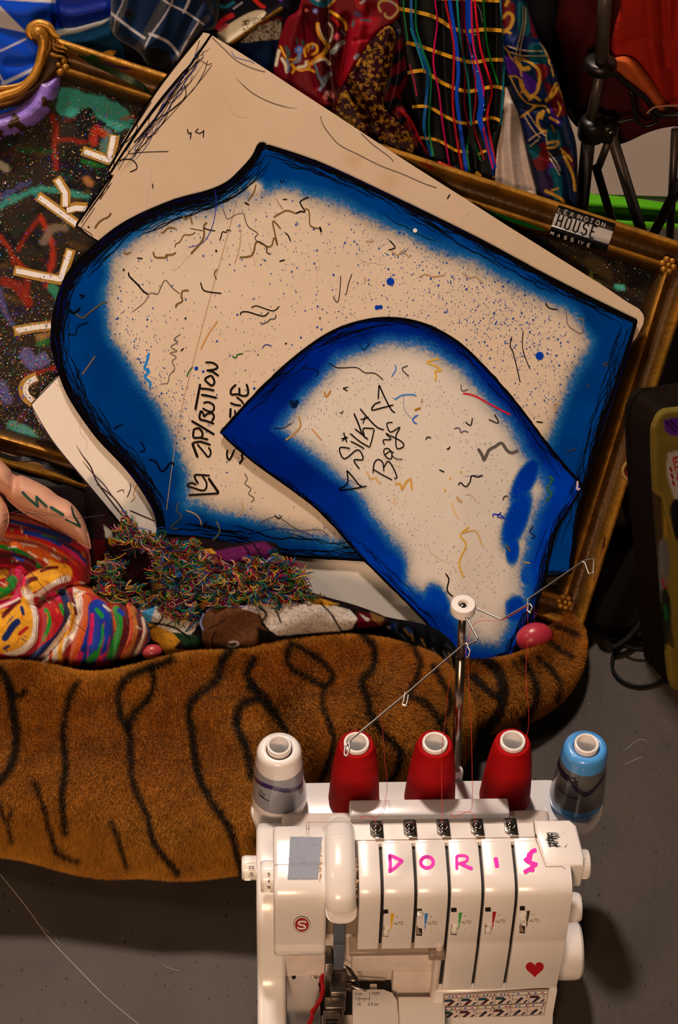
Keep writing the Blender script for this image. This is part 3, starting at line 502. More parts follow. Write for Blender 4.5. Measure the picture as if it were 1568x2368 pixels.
BMRK = [(zz([(150, 730), (155, 755), (200, 800), (240, 845), (270, 865)]), 3.4, K), (zz([(270, 865), (290, 855), (325, 862), (345, 820), (372, 778), (410, 820), (460, 862)]), 1.7, K2), (zz([(272, 868), (250, 905), (225, 930), (170, 972)]), 1.4, K2),
 (zz([(515, 840), (475, 845), (470, 880), (475, 905), (440, 925), (435, 945)]), 4, brn), (zz([(298, 605), (310, 638), (350, 642), (385, 640)]), 4, brn), (zz([(385, 640), (375, 625), (410, 625), (437, 610)]), 4, brn), (zz([(345, 492), (365, 485), (390, 462), (435, 465)]), 3.6, brn), (zz([(430, 580), (435, 560), (460, 545), (485, 505), (520, 505), (555, 488)]), 2.6, brn), (zz([(625, 430), (605, 450), (605, 510), (580, 560), (525, 618)]), 4.4, brn), (zz([(480, 385), (490, 410), (520, 395), (535, 440)]), 3.6, brn), (zz([(118, 605), (135, 620), (165, 608)]), 3.2, brn), (zz([(200, 645), (235, 648)]), 3, K),
 (zz([(520, 465), (560, 472), (600, 480)]), 1.6, K), (zz([(600, 462), (640, 475), (675, 480)]), 2.4, K), (zz([(700, 540), (710, 510), (718, 485), (740, 490), (745, 475), (770, 480)]), 2.4, K), (zz([(720, 345), (740, 400), (755, 408), (800, 380), (845, 373)]), 1.4, K2), (zz([(845, 373), (870, 450), (930, 495), (912, 520), (930, 550)]), 1.8, K2), (zz([(820, 640), (880, 635), (905, 610), (915, 560), (930, 545), (960, 555)]), 4, brn), (zz([(960, 555), (985, 575), (1015, 568), (1030, 520), (1050, 568)]), 3.4, brn), (zz([(1050, 568), (1035, 500), (1022, 420), (1070, 468)]), 3.4, brn), (zz([(930, 545), (960, 560), (985, 580), (985, 610), (1010, 622)]), 2.6, ph(50, 36, 24)),
 (zz([(1025, 398), (1060, 378), (1100, 358), (1130, 362), (1160, 375)]), 3.4, brn), (zz([(1160, 375), (1195, 362), (1215, 370)]), 3.4, K), (zz([(1240, 275), (1190, 300), (1190, 320), (1220, 365)]), 2.8, K), (zz([(1042, 282), (1060, 320), (1085, 350)]), 3, brn2), (zz([(1215, 345), (1240, 360), (1245, 440), (1270, 460), (1300, 465)]), 3, brn), (zz([(1305, 455), (1315, 490)]), 4.6, K), (zz([(1095, 490), (1115, 510), (1130, 545)]), 2.6, K), (zz([(1080, 290), (1110, 290)]), 2.6, K), (zz([(1065, 165), (1075, 190), (1090, 170)]), 2, K), (zz([(920, 200), (905, 250), (870, 300)]), 3.4, brn), (zz([(850, 308), (880, 325)]), 3.4, K),
 (zz([(820, 450), (828, 520), (815, 600), (790, 680)]), 2, brn2), (zz([(685, 710), (668, 740), (682, 775)]), 3, brn), (zz([(585, 790), (600, 835), (640, 850), (712, 858)]), 2.8, K), (zz([(890, 945), (920, 933), (960, 945), (1010, 962), (1035, 960), (1062, 935)]), 2.4, K), (zz([(825, 990), (832, 972), (870, 970), (930, 988), (970, 995), (998, 970)]), 2.8, K), (zz([(950, 1045), (990, 1030), (1005, 1015), (1035, 1010), (1040, 985)]), 2.4, K2), (zz([(1432, 750), (1425, 860), (1410, 912), (1385, 875)]), 2.2, K2), (zz([(1500, 740), (1478, 800), (1465, 862), (1455, 862)]), 2.2, K2), (zz([(1060, 665), (1095, 655)]), 3, K),
 ([(497, 440), (500, 470), (492, 520), (470, 560), (435, 572)], 1.6, ph(36, 40, 120)), ([(575, 560), (585, 590), (590, 612)], 1, brn2),
 ([(345, 816), (338, 840), (334, 852), (345, 858), (335, 872), (347, 884), (346, 895)], 5.5, ph(30, 110, 180)), ([(418, 772), (402, 785), (412, 790), (395, 802), (410, 812), (393, 816), (408, 826), (398, 835), (404, 852), (392, 868), (388, 885), (372, 888)], 1.6, K2), ([(425, 805), (418, 812)], 3, K), ([(503, 742), (480, 775), (464, 808)], 3.6, ph(190, 130, 70)), ([(446, 848), (436, 860), (432, 872)], 2.6, ph(24, 90, 24)), ([(537, 823), (545, 828), (550, 820), (562, 818)], 2.8, ph(14, 84, 24)),
 ([(606, 806), (612, 798), (620, 797), (629, 801)], 2, ph(40, 30, 110)), ([(659, 796), (663, 793)], 3, K), ([(220, 823), (205, 845), (190, 866)], 3.4, ph(110, 80, 60)), ([(1183, 778), (1180, 800), (1188, 820), (1203, 884)], 2.4, K), ([(1210, 764), (1208, 800), (1216, 830), (1226, 854)], 2, K), ([(1310, 722), (1313, 750), (1330, 765), (1345, 770), (1350, 745), (1338, 735), (1352, 738)], 2.2, ph(110, 84, 76)), ([(1261, 700), (1270, 712), (1290, 716)], 2.6, K), ([(900, 555), (914, 572), (898, 578)], 2.6, K), ([(905, 580), (920, 590), (930, 580), (948, 596)], 3.2, brn2), ([(968, 640), (985, 634), (1000, 640), (1030, 636)], 3, brn2), ([(1068, 630), (1085, 642), (1100, 640), (1118, 655)], 3, brn2), ([(845, 558), (865, 558)], 3, brn2), ([(845, 640), (843, 655)], 3, brn2), ([(1280, 935), (1290, 932), (1283, 945), (1285, 955)], 4, brn2), ([(1355, 890), (1362, 895)], 3, K2), ([(1310, 1045), (1325, 1040), (1333, 1038)], 2, K2), ([(1240, 975), (1256, 977)], 3, K), ([(1407, 838), (1396, 842), (1405, 848)], 3.4, K2),
 ([(565, 1094), (572, 1108), (566, 1118), (580, 1130), (575, 1142), (588, 1152), (580, 1162)], 1.8, K2), ([(558, 1160), (562, 1180), (548, 1196)], 2.6, brn2), ([(635, 1190), (644, 1200), (652, 1192)], 2.2, K), ([(415, 1160), (408, 1180), (420, 1196), (394, 1220), (412, 1222)], 4, ph(60, 60, 60)), ([(480, 1205), (472, 1216), (500, 1222), (512, 1225)], 2, K), ([(500, 1205), (508, 1230), (486, 1256)], 4, ph(90, 80, 60)), ([(430, 1180), (450, 1188), (462, 1200), (466, 1215)], 3, brn2), ([(600, 1210), (640, 1195), (690, 1225), (740, 1225), (760, 1240)], 1.4, K2), ([(560, 1235), (640, 1222), (700, 1230), (724, 1240), (720, 1252)], 1.4, ph(20, 50, 120)),
 ([(170, 720), (190, 735), (210, 720), (238, 700), (249, 702)], 3.6, ph(80, 64, 40)), ([(156, 712), (170, 724), (186, 712)], 6, ph(14, 20, 30, .5)), ([(155, 772), (175, 773), (180, 755), (205, 745)], 2.6, ph(14, 20, 40, .5)), ([(185, 690), (195, 684), (183, 682)], 3, K), ([(184, 855), (178, 870), (185, 878)], 2.4, K), ([(285, 980), (262, 992), (272, 985)], 2, K), ([(325, 1020), (335, 1040), (322, 1045)], 3, ph(14, 18, 40, .5)), ([(345, 1062), (360, 1068), (375, 1090), (395, 1070), (403, 1076)], 4.6, ph(14, 18, 40, .5))]
def drawB(mb, sf):
    cracks(mb, sf, PB, 60, 4)
    c_ = paper*np.array([.55, .42, .3]); ribbon(mb, sf, [(556, 432), (530, 530), (480, 710), (446, 840), (425, 920), (405, 1030), (395, 1100), (385, 1180)], 1.6, c_, eps=.0003)
    r = np.random.RandomState(8); xs = r.uniform(140, 1460, 60000); ys = r.uniform(360, 1320, 60000); m = inpoly(xs, ys, PB)
    xs, ys = xs[m], ys[m]; g = lambda cx, cy, sx, sy: np.exp(-((xs-cx)/sx)**2-((ys-cy)/sy)**2)
    den = .045*sm(350, 600, xs)+.85*g(1180, 760, 130, 60)+.75*g(1110, 690, 150, 70)+.5*g(960, 600, 150, 60)+.55*g(1250, 860, 100, 90)+.35*g(1310, 960, 60, 120)+.8*g(300, 820, 60, 120)+.8*g(350, 920, 60, 70)+.7*g(410, 980, 40, 70)+.12*g(700, 500, 250, 90)+.10
    dd = pdist(xs, ys, PB); k = (r.rand(len(xs)) < den*.50) & (dd > 40+wfield(xs, ys, [(600, 380, 40), (1100, 600, 10), (1440, 900, 60), (1390, 1050, 60), (900, 1290, 0), (430, 1220, 30), (290, 980, 95), (200, 850, 85), (190, 700, 60), (450, 470, 0)])); xs, ys = xs[k], ys[k]; rs = r.choice([.6, .9, 1.3, 1.9, 2.6], len(xs), p=[.38, .32, .2, .08, .02])
    dots(mb, sf, xs, ys, rs, np.where(r.rand(len(xs), 1) > .5, ph(24, 60, 130, .8), ph(50, 84, 130, .9)), eps=.0004)
    dots(mb, sf, [903, 1248, 872, 880, 454, 470, 588, 497], [651, 823, 711, 710, 852, 859, 898, 1], [9, 9.5, 5.5, 5, 4.5, 3, 3, .1], ph(14, 56, 140, .8), eps=.0005, k=18)
    dots(mb, sf, [286, 500, 960, 429, 740], [624, 580, 533, 736, 736], [2.5, 2.6, 5, 2.4, 2], [K, K, ph(215, 190, 160), K, K], eps=.0007, k=12)
    for e, w, n, ins in ((PBs, 12, 70, 30), (PBr, 9, 50, 26), (PBb, 7, 60, 34), (PBl, 17, 210, 34)):
        e2 = inward(e, PB); T = np.gradient(e2, axis=0); T /= np.linalg.norm(T, axis=1)[:, None]; e3 = e2+np.stack([-T[:, 1], T[:, 0]], 1)*w*.35; ribbon(mb, sf, e3, w, K, eps=.00025); scribble(mb, sf, e2, n, n, ins)
    sub = inward(PBl[28:70], PB); scribble(mb, sf, sub, 90, 77, 18, 2.8)
    marks(mb, sf, BMRK); big = ph(34, 24, 16, .6)
    def b(z): return Z(z, 420, 820, 6.965)
    for z, w in (([(380, 125), (490, 130), (550, 160), (580, 205), (520, 240), (400, 255)], 4.6), ([(400, 250), (500, 275), (600, 345)], 5), ([(470, 335), (375, 395), (440, 470), (490, 500), (530, 440), (490, 350), (460, 340)], 5), ([(300, 470), (260, 680), (220, 890)], 5.6), ([(300, 545), (420, 555), (530, 580)], 5), ([(310, 645), (450, 670), (570, 700)], 5.2), ([(345, 780), (430, 765), (510, 810), (520, 880), (480, 920), (400, 900), (335, 860)], 4.6), ([(310, 900), (290, 1030), (400, 1070), (525, 1115)], 5.2), ([(310, 900), (350, 950), (360, 1000), (420, 950), (500, 950), (520, 1010), (480, 1080)], 4.8), ([(155, 1065), (350, 1180), (530, 1290)], 5.4), ([(200, 1190), (190, 1330), (300, 1340), (430, 1370)], 5), ([(200, 1200), (280, 1190), (340, 1270), (310, 1345)], 5), ([(170, 1420), (220, 1560), (260, 1660)], 6), ([(180, 1420), (300, 1400), (470, 1455)], 5), ([(250, 1440), (350, 1560), (430, 1650), (470, 1570), (430, 1490)], 4.2),
                 ([(880, 480), (800, 560), (800, 640), (900, 640), (1000, 670)], 5), ([(930, 530), (930, 640)], 5), ([(1040, 470), (1070, 560), (1060, 650), (980, 670)], 5), ([(780, 775), (860, 810), (960, 820)], 5), ([(880, 680), (960, 740), (1000, 800)], 4.4), ([(790, 860), (780, 1020)], 5.4), ([(860, 890), (860, 960)], 4.4), ([(740, 1530), (730, 1620), (760, 1700), (810, 1630), (850, 1530)], 4.6), ([(970, 1600), (980, 1690), (930, 1765)], 5),
                 ([(270, 2080), (220, 2000), (215, 1940), (330, 1940), (455, 1950)], 4.6), ([(330, 1950), (400, 2060), (390, 2160), (330, 2190), (200, 2150), (90, 2110), (160, 2065), (240, 2100)], 4.2), ([(430, 1985), (600, 2230)], 6), ([(600, 2235), (350, 2250), (110, 2265)], 4.8)):
        ribbon(mb, sf, b(z), w, big, eps=.0007, curve=len(z) > 3)
board('pattern_board', PB, P0, N, .0405, 3.4, colB, drawB, 'large blue-edged sleeve pattern lettered in black marker, behind the smaller one')
# board C leans a little off the stack
q1 = onpl(880, 735, P0, N, .0435); q2 = onpl(508, 1000, P0, N, .0475); q3 = onz(1115, 1530, .024)
NC = np.cross(q2-q1, q3-q1); NC /= np.linalg.norm(NC); NC *= np.sign(NC@(CAM-q1)); PC0 = q1
def colC(x, y, d):
    cps = [(560, 1000, 132), (620, 920, 102), (700, 850, 90), (800, 790, 70), (900, 760, 52), (1000, 790, 50), (1100, 850, 44), (1200, 960, 40), (1290, 1080, 52), (1320, 1120, 90), (1290, 1200, 66), (1250, 1290, 60), (1240, 1390, 34), (1150, 1500, 30), (1090, 1500, 34), (1020, 1440, 60), (980, 1390, 50), (960, 1350, 16), (900, 1310, 96), (840, 1250, 100), (760, 1160, 104), (680, 1090, 106), (600, 1040, 118)]
    a = spray(x, y, d, [(p_, q_, w_*.86) for p_, q_, w_ in cps], 14, 44, 9)
    for cx, cy, sx, sy, rot, k in ((1215, 1110, 22, 60, .5, 1.), (1195, 1200, 26, 70, .35, 1.), (1185, 1270, 16, 36, 0, .9), (1195, 1410, 26, 34, 0, .9), (1010, 1400, 30, 50, -.3, .9), (1075, 1470, 40, 20, 0, .25), (1225, 1330, 22, 30, 0, .8)):
        u = (x-cx)*math.cos(rot)+(y-cy)*math.sin(rot); v = -(x-cx)*math.sin(rot)+(y-cy)*math.cos(rot); a = np.maximum(a, k*sm(1.5, .6, np.sqrt((u/sx)**2+(v/sy)**2)))
    dusty = np.exp(-d/110.)[:, None]*.16*(.4+fbm(x, y, 60, 8)[:, None]); c_ = stain(x, y, paper*np.array([1.04, 1.16, 1.34]), .05)*(1-dusty)
    lf = sm(1040, 1330, y+.25*x-200)[:, None]; return mixblue(x, y, a, c_, (blue2*(1-lf)+np.array([0, .05, .55])*lf)*(.6+.7*fbm(x, y, 70, 3)[:, None]), 11, (.012, .14, .50))
def c7(z): return Z(z, 760, 800, 3.5636)
CT = [([(415, 320), (408, 440)], 3), ([(415, 320), (470, 440), (520, 530), (550, 548)], 3), ([(430, 460), (380, 480), (355, 528), (440, 510), (535, 485)], 3), ([(208, 555), (245, 640), (280, 730), (325, 770)], 3.4), ([(258, 515), (320, 590), (400, 670), (458, 690)], 3), ([(260, 605), (300, 600), (330, 585)], 2.8), ([(300, 580), (282, 642)], 2.6), ([(215, 682), (290, 735), (285, 680), (375, 682)], 3), ([(375, 682), (360, 760), (338, 835)], 2.8), ([(175, 720), (260, 790), (338, 835)], 3), ([(180, 785), (240, 815), (295, 848)], 3), ([(122, 712), (150, 795)], 2.8), ([(105, 765), (160, 755)], 2.8), ([(110, 785), (150, 745)], 2.6), ([(178, 845), (90, 840), (130, 930), (240, 855), (285, 935), (208, 940), (255, 1015)], 3), ([(150, 1025), (155, 1130), (85, 1182), (180, 1180), (315, 1155)], 3), ([(150, 1025), (200, 1080), (250, 1145), (285, 1165)], 3),
      ([(530, 630), (480, 640), (510, 710), (588, 668), (555, 740), (560, 840), (600, 840), (620, 815), (590, 780), (500, 735)], 2.8), ([(500, 735), (470, 720), (515, 770), (450, 775), (462, 815)], 2.8), ([(455, 850), (490, 845), (520, 880), (515, 930), (480, 920), (455, 880), (458, 850)], 2.8), ([(462, 900), (500, 870), (540, 880)], 2.6), ([(515, 900), (560, 930), (612, 935)], 2), ([(365, 1050), (375, 970), (405, 935), (445, 960), (455, 1035)], 2.8), ([(455, 1000), (490, 950), (530, 1000), (560, 1070), (555, 1095), (540, 1085)], 2.8), ([(365, 1015), (440, 1060), (525, 1105)], 2.8)]
gold_m = ph(205, 150, 50)
CM = [(c7([(910, 103), (808, 132), (870, 160), (928, 198), (875, 210), (885, 240), (878, 290)]), 4, gold_m), (c7([(0, 140), (60, 175), (120, 180), (230, 178), (300, 220), (380, 225), (450, 280)]), 2, K), (c7([(545, 155), (555, 190), (518, 255)]), 2.6, ph(50, 110, 160)), (c7([(655, 162), (605, 190), (662, 252)]), 2.4, K2), (c7([(540, 430), (552, 438), (600, 408), (680, 400), (725, 410)]), 3, ph(40, 110, 170)), (c7([(738, 568), (695, 600), (705, 630), (730, 642)]), 3, ph(30, 80, 170)), (c7([(708, 530), (760, 510)]), 5, ph(160, 100, 20)), (c7([(768, 435), (768, 470)]), 4, ph(170, 120, 60)), (c7([(118, 348), (158, 340)]), 2.6, K), (c7([(118, 350), (158, 372)]), 2.6, K), (c7([(92, 545), (108, 558), (120, 530)]), 2.4, K), (c7([(1090, 315), (1100, 370), (1150, 358)]), 2, K2), (c7([(1105, 390), (1200, 410), (1330, 480), (1500, 570)]), 4, ph(190, 30, 40)), (c7([(1185, 592), (1170, 655), (1125, 625)]), 2.6, K), (c7([(1365, 560), (1400, 635), (1318, 605)]), 2.4, K), (c7([(1035, 682), (1075, 675), (1090, 715), (1115, 700), (1152, 712)]), 2.8, ph(100, 70, 90)), (c7([(800, 775), (815, 750), (845, 760)]), 3.2, ph(60, 48, 40)), (c7([(972, 845), (985, 852), (1002, 828)]), 3.2, K), (c7([(1230, 845), (1265, 900), (1282, 940), (1320, 860), (1370, 830), (1425, 800), (1470, 860), (1510, 880), (1565, 860)]), 7, ph(90, 76, 64)), (c7([(910, 1020), (955, 1040)]), 3, K), (c7([(1070, 1150), (1085, 1125), (1130, 1160), (1165, 1120), (1180, 1070), (1230, 1080), (1272, 1065)]), 2.8, K), (c7([(1435, 1272), (1450, 1240), (1480, 1238)]), 3, K2), (c7([(545, 1140), (590, 1135), (605, 1180), (640, 1120), (675, 1100), (685, 1185)]), 5, ph(200, 140, 60)), (c7([(312, 1030), (345, 1090), (390, 1085), (400, 1110), (432, 1135)]), 4, ph(205, 150, 90)), (c7([(545, 1255), (535, 1280), (548, 1305)]), 4, ph(215, 160, 110)), (c7([(1055, 1240), (1075, 1270), (1100, 1285)]), 6, ph(190, 140, 90)), (c7([(1125, 1222), (1170, 1225), (1218, 1272)]), 3, ph(205, 165, 130)), (c7([(1015, 1280), (1025, 1340), (1070, 1420)]), 4, ph(215, 165, 110)), (c7([(1355, 1410), (1362, 1385), (1430, 1400), (1440, 1420)]), 3, ph(30, 40, 150)), (c7([(1085, 1036), (1100, 1038)]), 5, gold_m), (c7([(1000, 1080), (1006, 1100)]), 4.4, gold_m), (c7([(958, 1180), (962, 1200)]), 4.4, gold_m),
      ([(1030, 1326), (1038, 1340), (1034, 1365), (1048, 1380)], 3, K), ([(690, 962), (695, 985), (678, 1005), (660, 1018)], 4, ph(170, 120, 60)), ([(720, 990), (735, 1008), (745, 1018)], 3, ph(190, 130, 80)), ([(1085, 1218), (1065, 1238), (1078, 1260), (1062, 1300), (1072, 1335)], 4, gold_m), ([(1070, 1232), (1100, 1228), (1115, 1262)], 3.6, ph(200, 150, 80)), ([(1160, 1184), (1150, 1195), (1170, 1200), (1175, 1215)], 2.6, ph(30, 50, 130)), ([(1268, 1102), (1278, 1108), (1266, 1130), (1276, 1142), (1262, 1160)], 5, ph(40, 80, 60)), ([(1170, 1260), (1180, 1275)], 4, ph(90, 76, 40)), ([(1235, 1215), (1225, 1230), (1238, 1240), (1228, 1245)], 2.6, ph(20, 26, 60)), ([(1210, 1300), (1226, 1302)], 4, ph(150, 120, 80)), ([(672, 925), (680, 940), (688, 925)], 10, ph(10, 30, 60, .7)), ([(750, 905), (755, 918), (765, 902)], 4, ph(170, 110, 50)), ([(632, 990), (655, 990), (675, 978)], 1.8, K), ([(700, 850), (735, 856), (730, 872)], 1.6, K), ([(835, 795), (840, 810), (858, 790)], 1.6, K), ([(1245, 1210), (1200, 1070)], .1, K)]
def drawC(mb, sf):
    cracks(mb, sf, PC, 30, 14); cracks(mb, sf, PC, 10, 15, np.array([.05, .12, .42]))
    r = np.random.RandomState(18); xs = r.uniform(520, 1340, 9000); ys = r.uniform(740, 1520, 9000); m = inpoly(xs, ys, PC); xs, ys = xs[m], ys[m]; d = pdist(xs, ys, PC); k = (r.rand(len(xs)) < .6*np.exp(-((d-130)/50.)**2)+.05) & (d > 96)
    dots(mb, sf, xs[k], ys[k], r.choice([.5, .8, 1.1], k.sum()), ph(110, 104, 110, .9), eps=.0004)
    for e, w, n in ((PC[:61], 6, 60), (PC[60:101], 5, 34), (PC[103:], 5, 22)):
        e2 = inward(e, PC); T = np.gradient(e2, axis=0); T /= np.linalg.norm(T, axis=1)[:, None]; ribbon(mb, sf, e2+np.stack([-T[:, 1], T[:, 0]], 1)*w*.35, w, K, eps=.00025); scribble(mb, sf, e2, n, n+3, 20, 1.2)
    ribbon(mb, sf, [(1336, 1112), (1334, 1132), (1342, 1130)], 5, ph(180, 150, 150), eps=.0005)
    for _ in range(14):
        x = r.uniform(1190, 1240); ribbon(mb, sf, [(x, 1500+r.uniform(-10, 20)), (x+r.uniform(-8, 14), 1460), (x+r.uniform(0, 24), 1410+r.uniform(-20, 20))], 1.8, [K, ph(20, 40, 150), K, ph(80, 20, 50)][r.randint(4)], eps=.0005, curve=True)
    marks(mb, sf, [(c7(z), w, K) for z, w in CT], .0007); marks(mb, sf, CM)
board('pattern_board', PC, PC0, NC, 0, 3.2, colC, drawC, 'smaller airbrushed blue and white pattern board leaning in front, pen lettered in its middle')
# ------------------------------------------------------------------ overlock machine (local frame: x right, y back, z up)
MO = np.array([-.05547707, 1.06062013, 0]); MX = np.array([.99850466, .05466667, 0]); MX /= np.linalg.norm(MX); MY = np.array([-MX[1], MX[0], 0])
def mw(P): P = np.asarray(P, float); return MO+P[..., :1]*MX+P[..., 1:2]*MY+P[..., 2:3]*np.array([0, 0, 1.])
def ml(P): d = np.asarray(P)-MO; return np.stack([d@MX, d@MY, d[..., 2]], -1)
def lz(x, y, z): return ml(onz(x, y, z))
def ly(x, y, v): 
    d = ray(x, y); t = ((MO+MY*v-CAM)@MY)/(d@MY); return ml(CAM+d*np.asarray(t)[..., None])
FP = np.array([(.0775, .272), (.0775, .284), (.074, .2895), (.055, .2905), (.012, .2895), (.004, .288), (-.003, .284), (-.0085, .277), (-.0115, .268), (-.0140, .252), (-.0165, .228), (-.0185, .205)])
LP = np.array([(-.0185, .205), (-.0212, .198), (-.0222, .155), (-.021, .107)])
def psurf_m(prof):
    prof = np.asarray(prof)
    def f(x, y, e=0):
        d = ray(x, y); o = ml(CAM); dl = np.stack([d@MX, d@MY, d[..., 2]], -1); best = np.full(d.shape[:-1], 1e9); nb = np.zeros(d.shape[:-1]+(2,))
        for (y1, z1), (y2, z2) in zip(prof[:-1], prof[1:]):
            n = np.array([-(z2-z1), y2-y1]); n = n/np.linalg.norm(n); 
            if n@np.array([o[1]-y1, o[2]-z1]) < 0: n = -n
            t = (n[0]*(y1-o[1])+n[1]*(z1-o[2]))/(n[0]*dl[..., 1]+n[1]*dl[..., 2]); py = o[1]+t*dl[..., 1]; pz = o[2]+t*dl[..., 2]
            L = (y2-y1)**2+(z2-z1)**2; s = ((py-y1)*(y2-y1)+(pz-z1)*(z2-z1))/L; ok = (s > -.03) & (s < 1.03) & (t < best)
            best = np.where(ok, t, best); nb = np.where(ok[..., None], n, nb)
        if (best > 1e8).any(): best = np.where(best > 1e8, np.median(best[best < 1e8]) if (best < 1e8).any() else 2, best)
        P = o+dl*best[..., None]; P[..., 1] += nb[..., 0]*e; P[..., 2] += nb[..., 1]*e; return mw(P)
    return f
front = psurf_m(FP); lower = psurf_m(LP); allf = psurf_m(np.concatenate([FP, LP[1:]]))
IV = ph(244, 216, 190, .80); IVD = ph(226, 190, 158, .80)
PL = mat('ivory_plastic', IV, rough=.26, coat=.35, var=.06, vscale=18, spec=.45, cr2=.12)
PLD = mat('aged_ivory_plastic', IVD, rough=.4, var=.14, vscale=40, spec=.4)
BLK = mat('black_recess', (.004, .0035, .003), rough=.6); GRY = mat('grey_plastic', ph(88, 86, 88, .8), rough=.45, bump=.1, bscale=400)
CH = mat('polished_steel', (.62, .58, .54), rough=.12, metal=1); CHR = mat('brushed_steel', (.55, .5, .45), rough=.3, metal=1); DKM = mat('dark_metal', (.07, .065, .06), rough=.35, metal=.8)
DEC = mat('printed_ink', attr=True, rough=.4, spec=.3)
def bm_obj(name, bm, m, parent, local=True, sharp=.7):
    if local:
        M = Matrix(((MX[0], MY[0], 0, MO[0]), (MX[1], MY[1], 0, MO[1]), (0, 0, 1, 0), (0, 0, 0, 1))); bmesh.ops.transform(bm, matrix=M, verts=bm.verts)
    bmesh.ops.recalc_face_normals(bm, faces=bm.faces)
    me = bpy.data.meshes.new(name); bm.to_mesh(me); bm.free(); co_ = np.zeros(len(me.vertices)*3); me.vertices.foreach_get('co', co_); V = co_.reshape(-1, 3)
    org = np.array([V[:, 0].mean(), V[:, 1].mean(), V[:, 2].min()]); me.vertices.foreach_set('co', (V-org).ravel()); me.polygons.foreach_set('use_smooth', [True]*len(me.polygons)); me.set_sharp_from_angle(angle=sharp); me.update()
    me.materials.append(m); o = bpy.data.objects.new(name, me); link(o, parent, org); return o
def bbox(bm, a, b, r=.002, seg=3):
    n0 = len(bm.verts); g = bmesh.ops.create_cube(bm, size=1); vs = g['verts']
    for v in vs: v.co = Vector([(a[i]+b[i])/2+v.co[i]*(b[i]-a[i]) for i in range(3)])
    if r: bmesh.ops.bevel(bm, geom=list({e for v in vs for e in v.link_edges}), offset=r, segments=seg, profile=.5, affect='EDGES')
def bprism(bm, poly, axis, a, b, r=.0012, seg=2):
    """extrude a polygon (2-D, in the two other axes) along axis 0/1/2 from a to b"""
    def mk(p, t): q = list(p); q.insert(axis, t); return bm.verts.new(q)
    A = [mk(p, a) for p in poly]; B = [mk(p, b) for p in poly]; n = len(A); fs_ = [bm.faces.new(A), bm.faces.new(B[::-1])]
    for i in range(n): fs_.append(bm.faces.new([A[i], B[i], B[(i+1) % n], A[(i+1) % n]]))
    bmesh.ops.recalc_face_normals(bm, faces=fs_)
    if r: bmesh.ops.bevel(bm, geom=[e for e in fs_[0].edges]+[e for e in fs_[1].edges], offset=r, segments=seg, profile=.5, affect='EDGES')
def part(name, m, fn, parent, sharp=.7, **kw):
    bm = bmesh.new(); fn(bm, **kw); return bm_obj(name, bm, m, parent, sharp=sharp)
def rrect(cx, cy, w, h, r, n=5):
    out = []
    for sx, sy, a0 in ((1, 1, 0), (-1, 1, 90), (-1, -1, 180), (1, -1, 270)):
        for k in range(n+1): a = math.radians(a0+90*k/n); out.append((cx+sx*(w/2-r)+r*math.cos(a), cy+sy*(h/2-r)+r*math.sin(a)))
    return out
mach = empty('overlock_machine', tuple(mw([.15, .05, 0])), 'ivory overlock sewing machine marked with pink hand-painted letters, standing on the floor', 'sewing machine')
# housing behind and left column
part('housing', PL, lambda bm: (bprism(bm, [(.145, .0), (.145, .185), (.138, .200), (.125, .205), (.06, .205), (.035, .198), (.018, .165), (.008, .118), (-.002, .098), (-.02, .090), (-.075, .085), (-.085, .078), (-.088, .06), (-.088, 0)], 0, -.0185, .0135, .006, 4)), mach, sharp=1.0)
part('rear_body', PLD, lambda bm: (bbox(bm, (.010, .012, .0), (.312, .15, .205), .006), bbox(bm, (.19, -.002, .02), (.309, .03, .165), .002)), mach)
# head with badge
HP = [(.0775, .200)]+[tuple(p) for p in FP]+[(-.0188, .203), (-.0225, .199), (-.023, .189), (-.018, .184), (.0, .182), (.03, .182), (.07, .185)]
part('head_cover', PL, lambda bm: bprism(bm, HP, 0, .0002, .0555, .0045, 4), mach, sharp=1.2)
hd = MB(); 
def ln(mb, surf, pts, w, c_, eps=.0003, cap=True, curve=False): ribbon(mb, surf, pts, w, c_, step=2, eps=eps, cap=cap, curve=curve)
seamc = ph(150, 112, 80, .8)
for pts in ([(709, 1897), (709, 1935)], [(714, 1897), (714, 1935)], [(634, 2000), (665, 1999), (748, 1998)], [(711, 1902), (840, 1899)]): ln(hd, front, pts, 1.2, seamc)
for pts in ([(825, 1996), (825, 1944), (1000, 1941), (1238, 1936)], [(1233, 1888), (1238, 1936), (1262, 2004), (1300, 2004), (1308, 2010)]): ln(hd, front, pts, 1.5, seamc)
ln(hd, front, [(1238, 1930), (1241, 1938)], 3.5, ph(60, 40, 26), .0004)
hd.build('seam_lines', DEC, mach, smooth=False)
# glue-stained edge beside the lever cover
gl = MB()
for k in range(120):
    y = NR.uniform(1985, 2125); x = 822+NR.normal(0, 1.6)+(1.5 if y < 2050 else -1); dots(gl, front, [x], [y], NR.uniform(.8, 3), ph(200, 140, 84, .85), eps=.0003, k=5)
tag(gl.build('glue_residue', DEC, mach, smooth=False), 'brown glue residue'); gl = MB()
for k in range(60):
    y = NR.uniform(1955, 2040); dots(gl, front, [741+NR.normal(0, 1.6)], [y], NR.uniform(.8, 2.4), ph(190, 130, 80, .85), eps=.0003, k=5)
tag(gl.build('glue_residue', DEC, mach, smooth=False), 'brown glue residue')
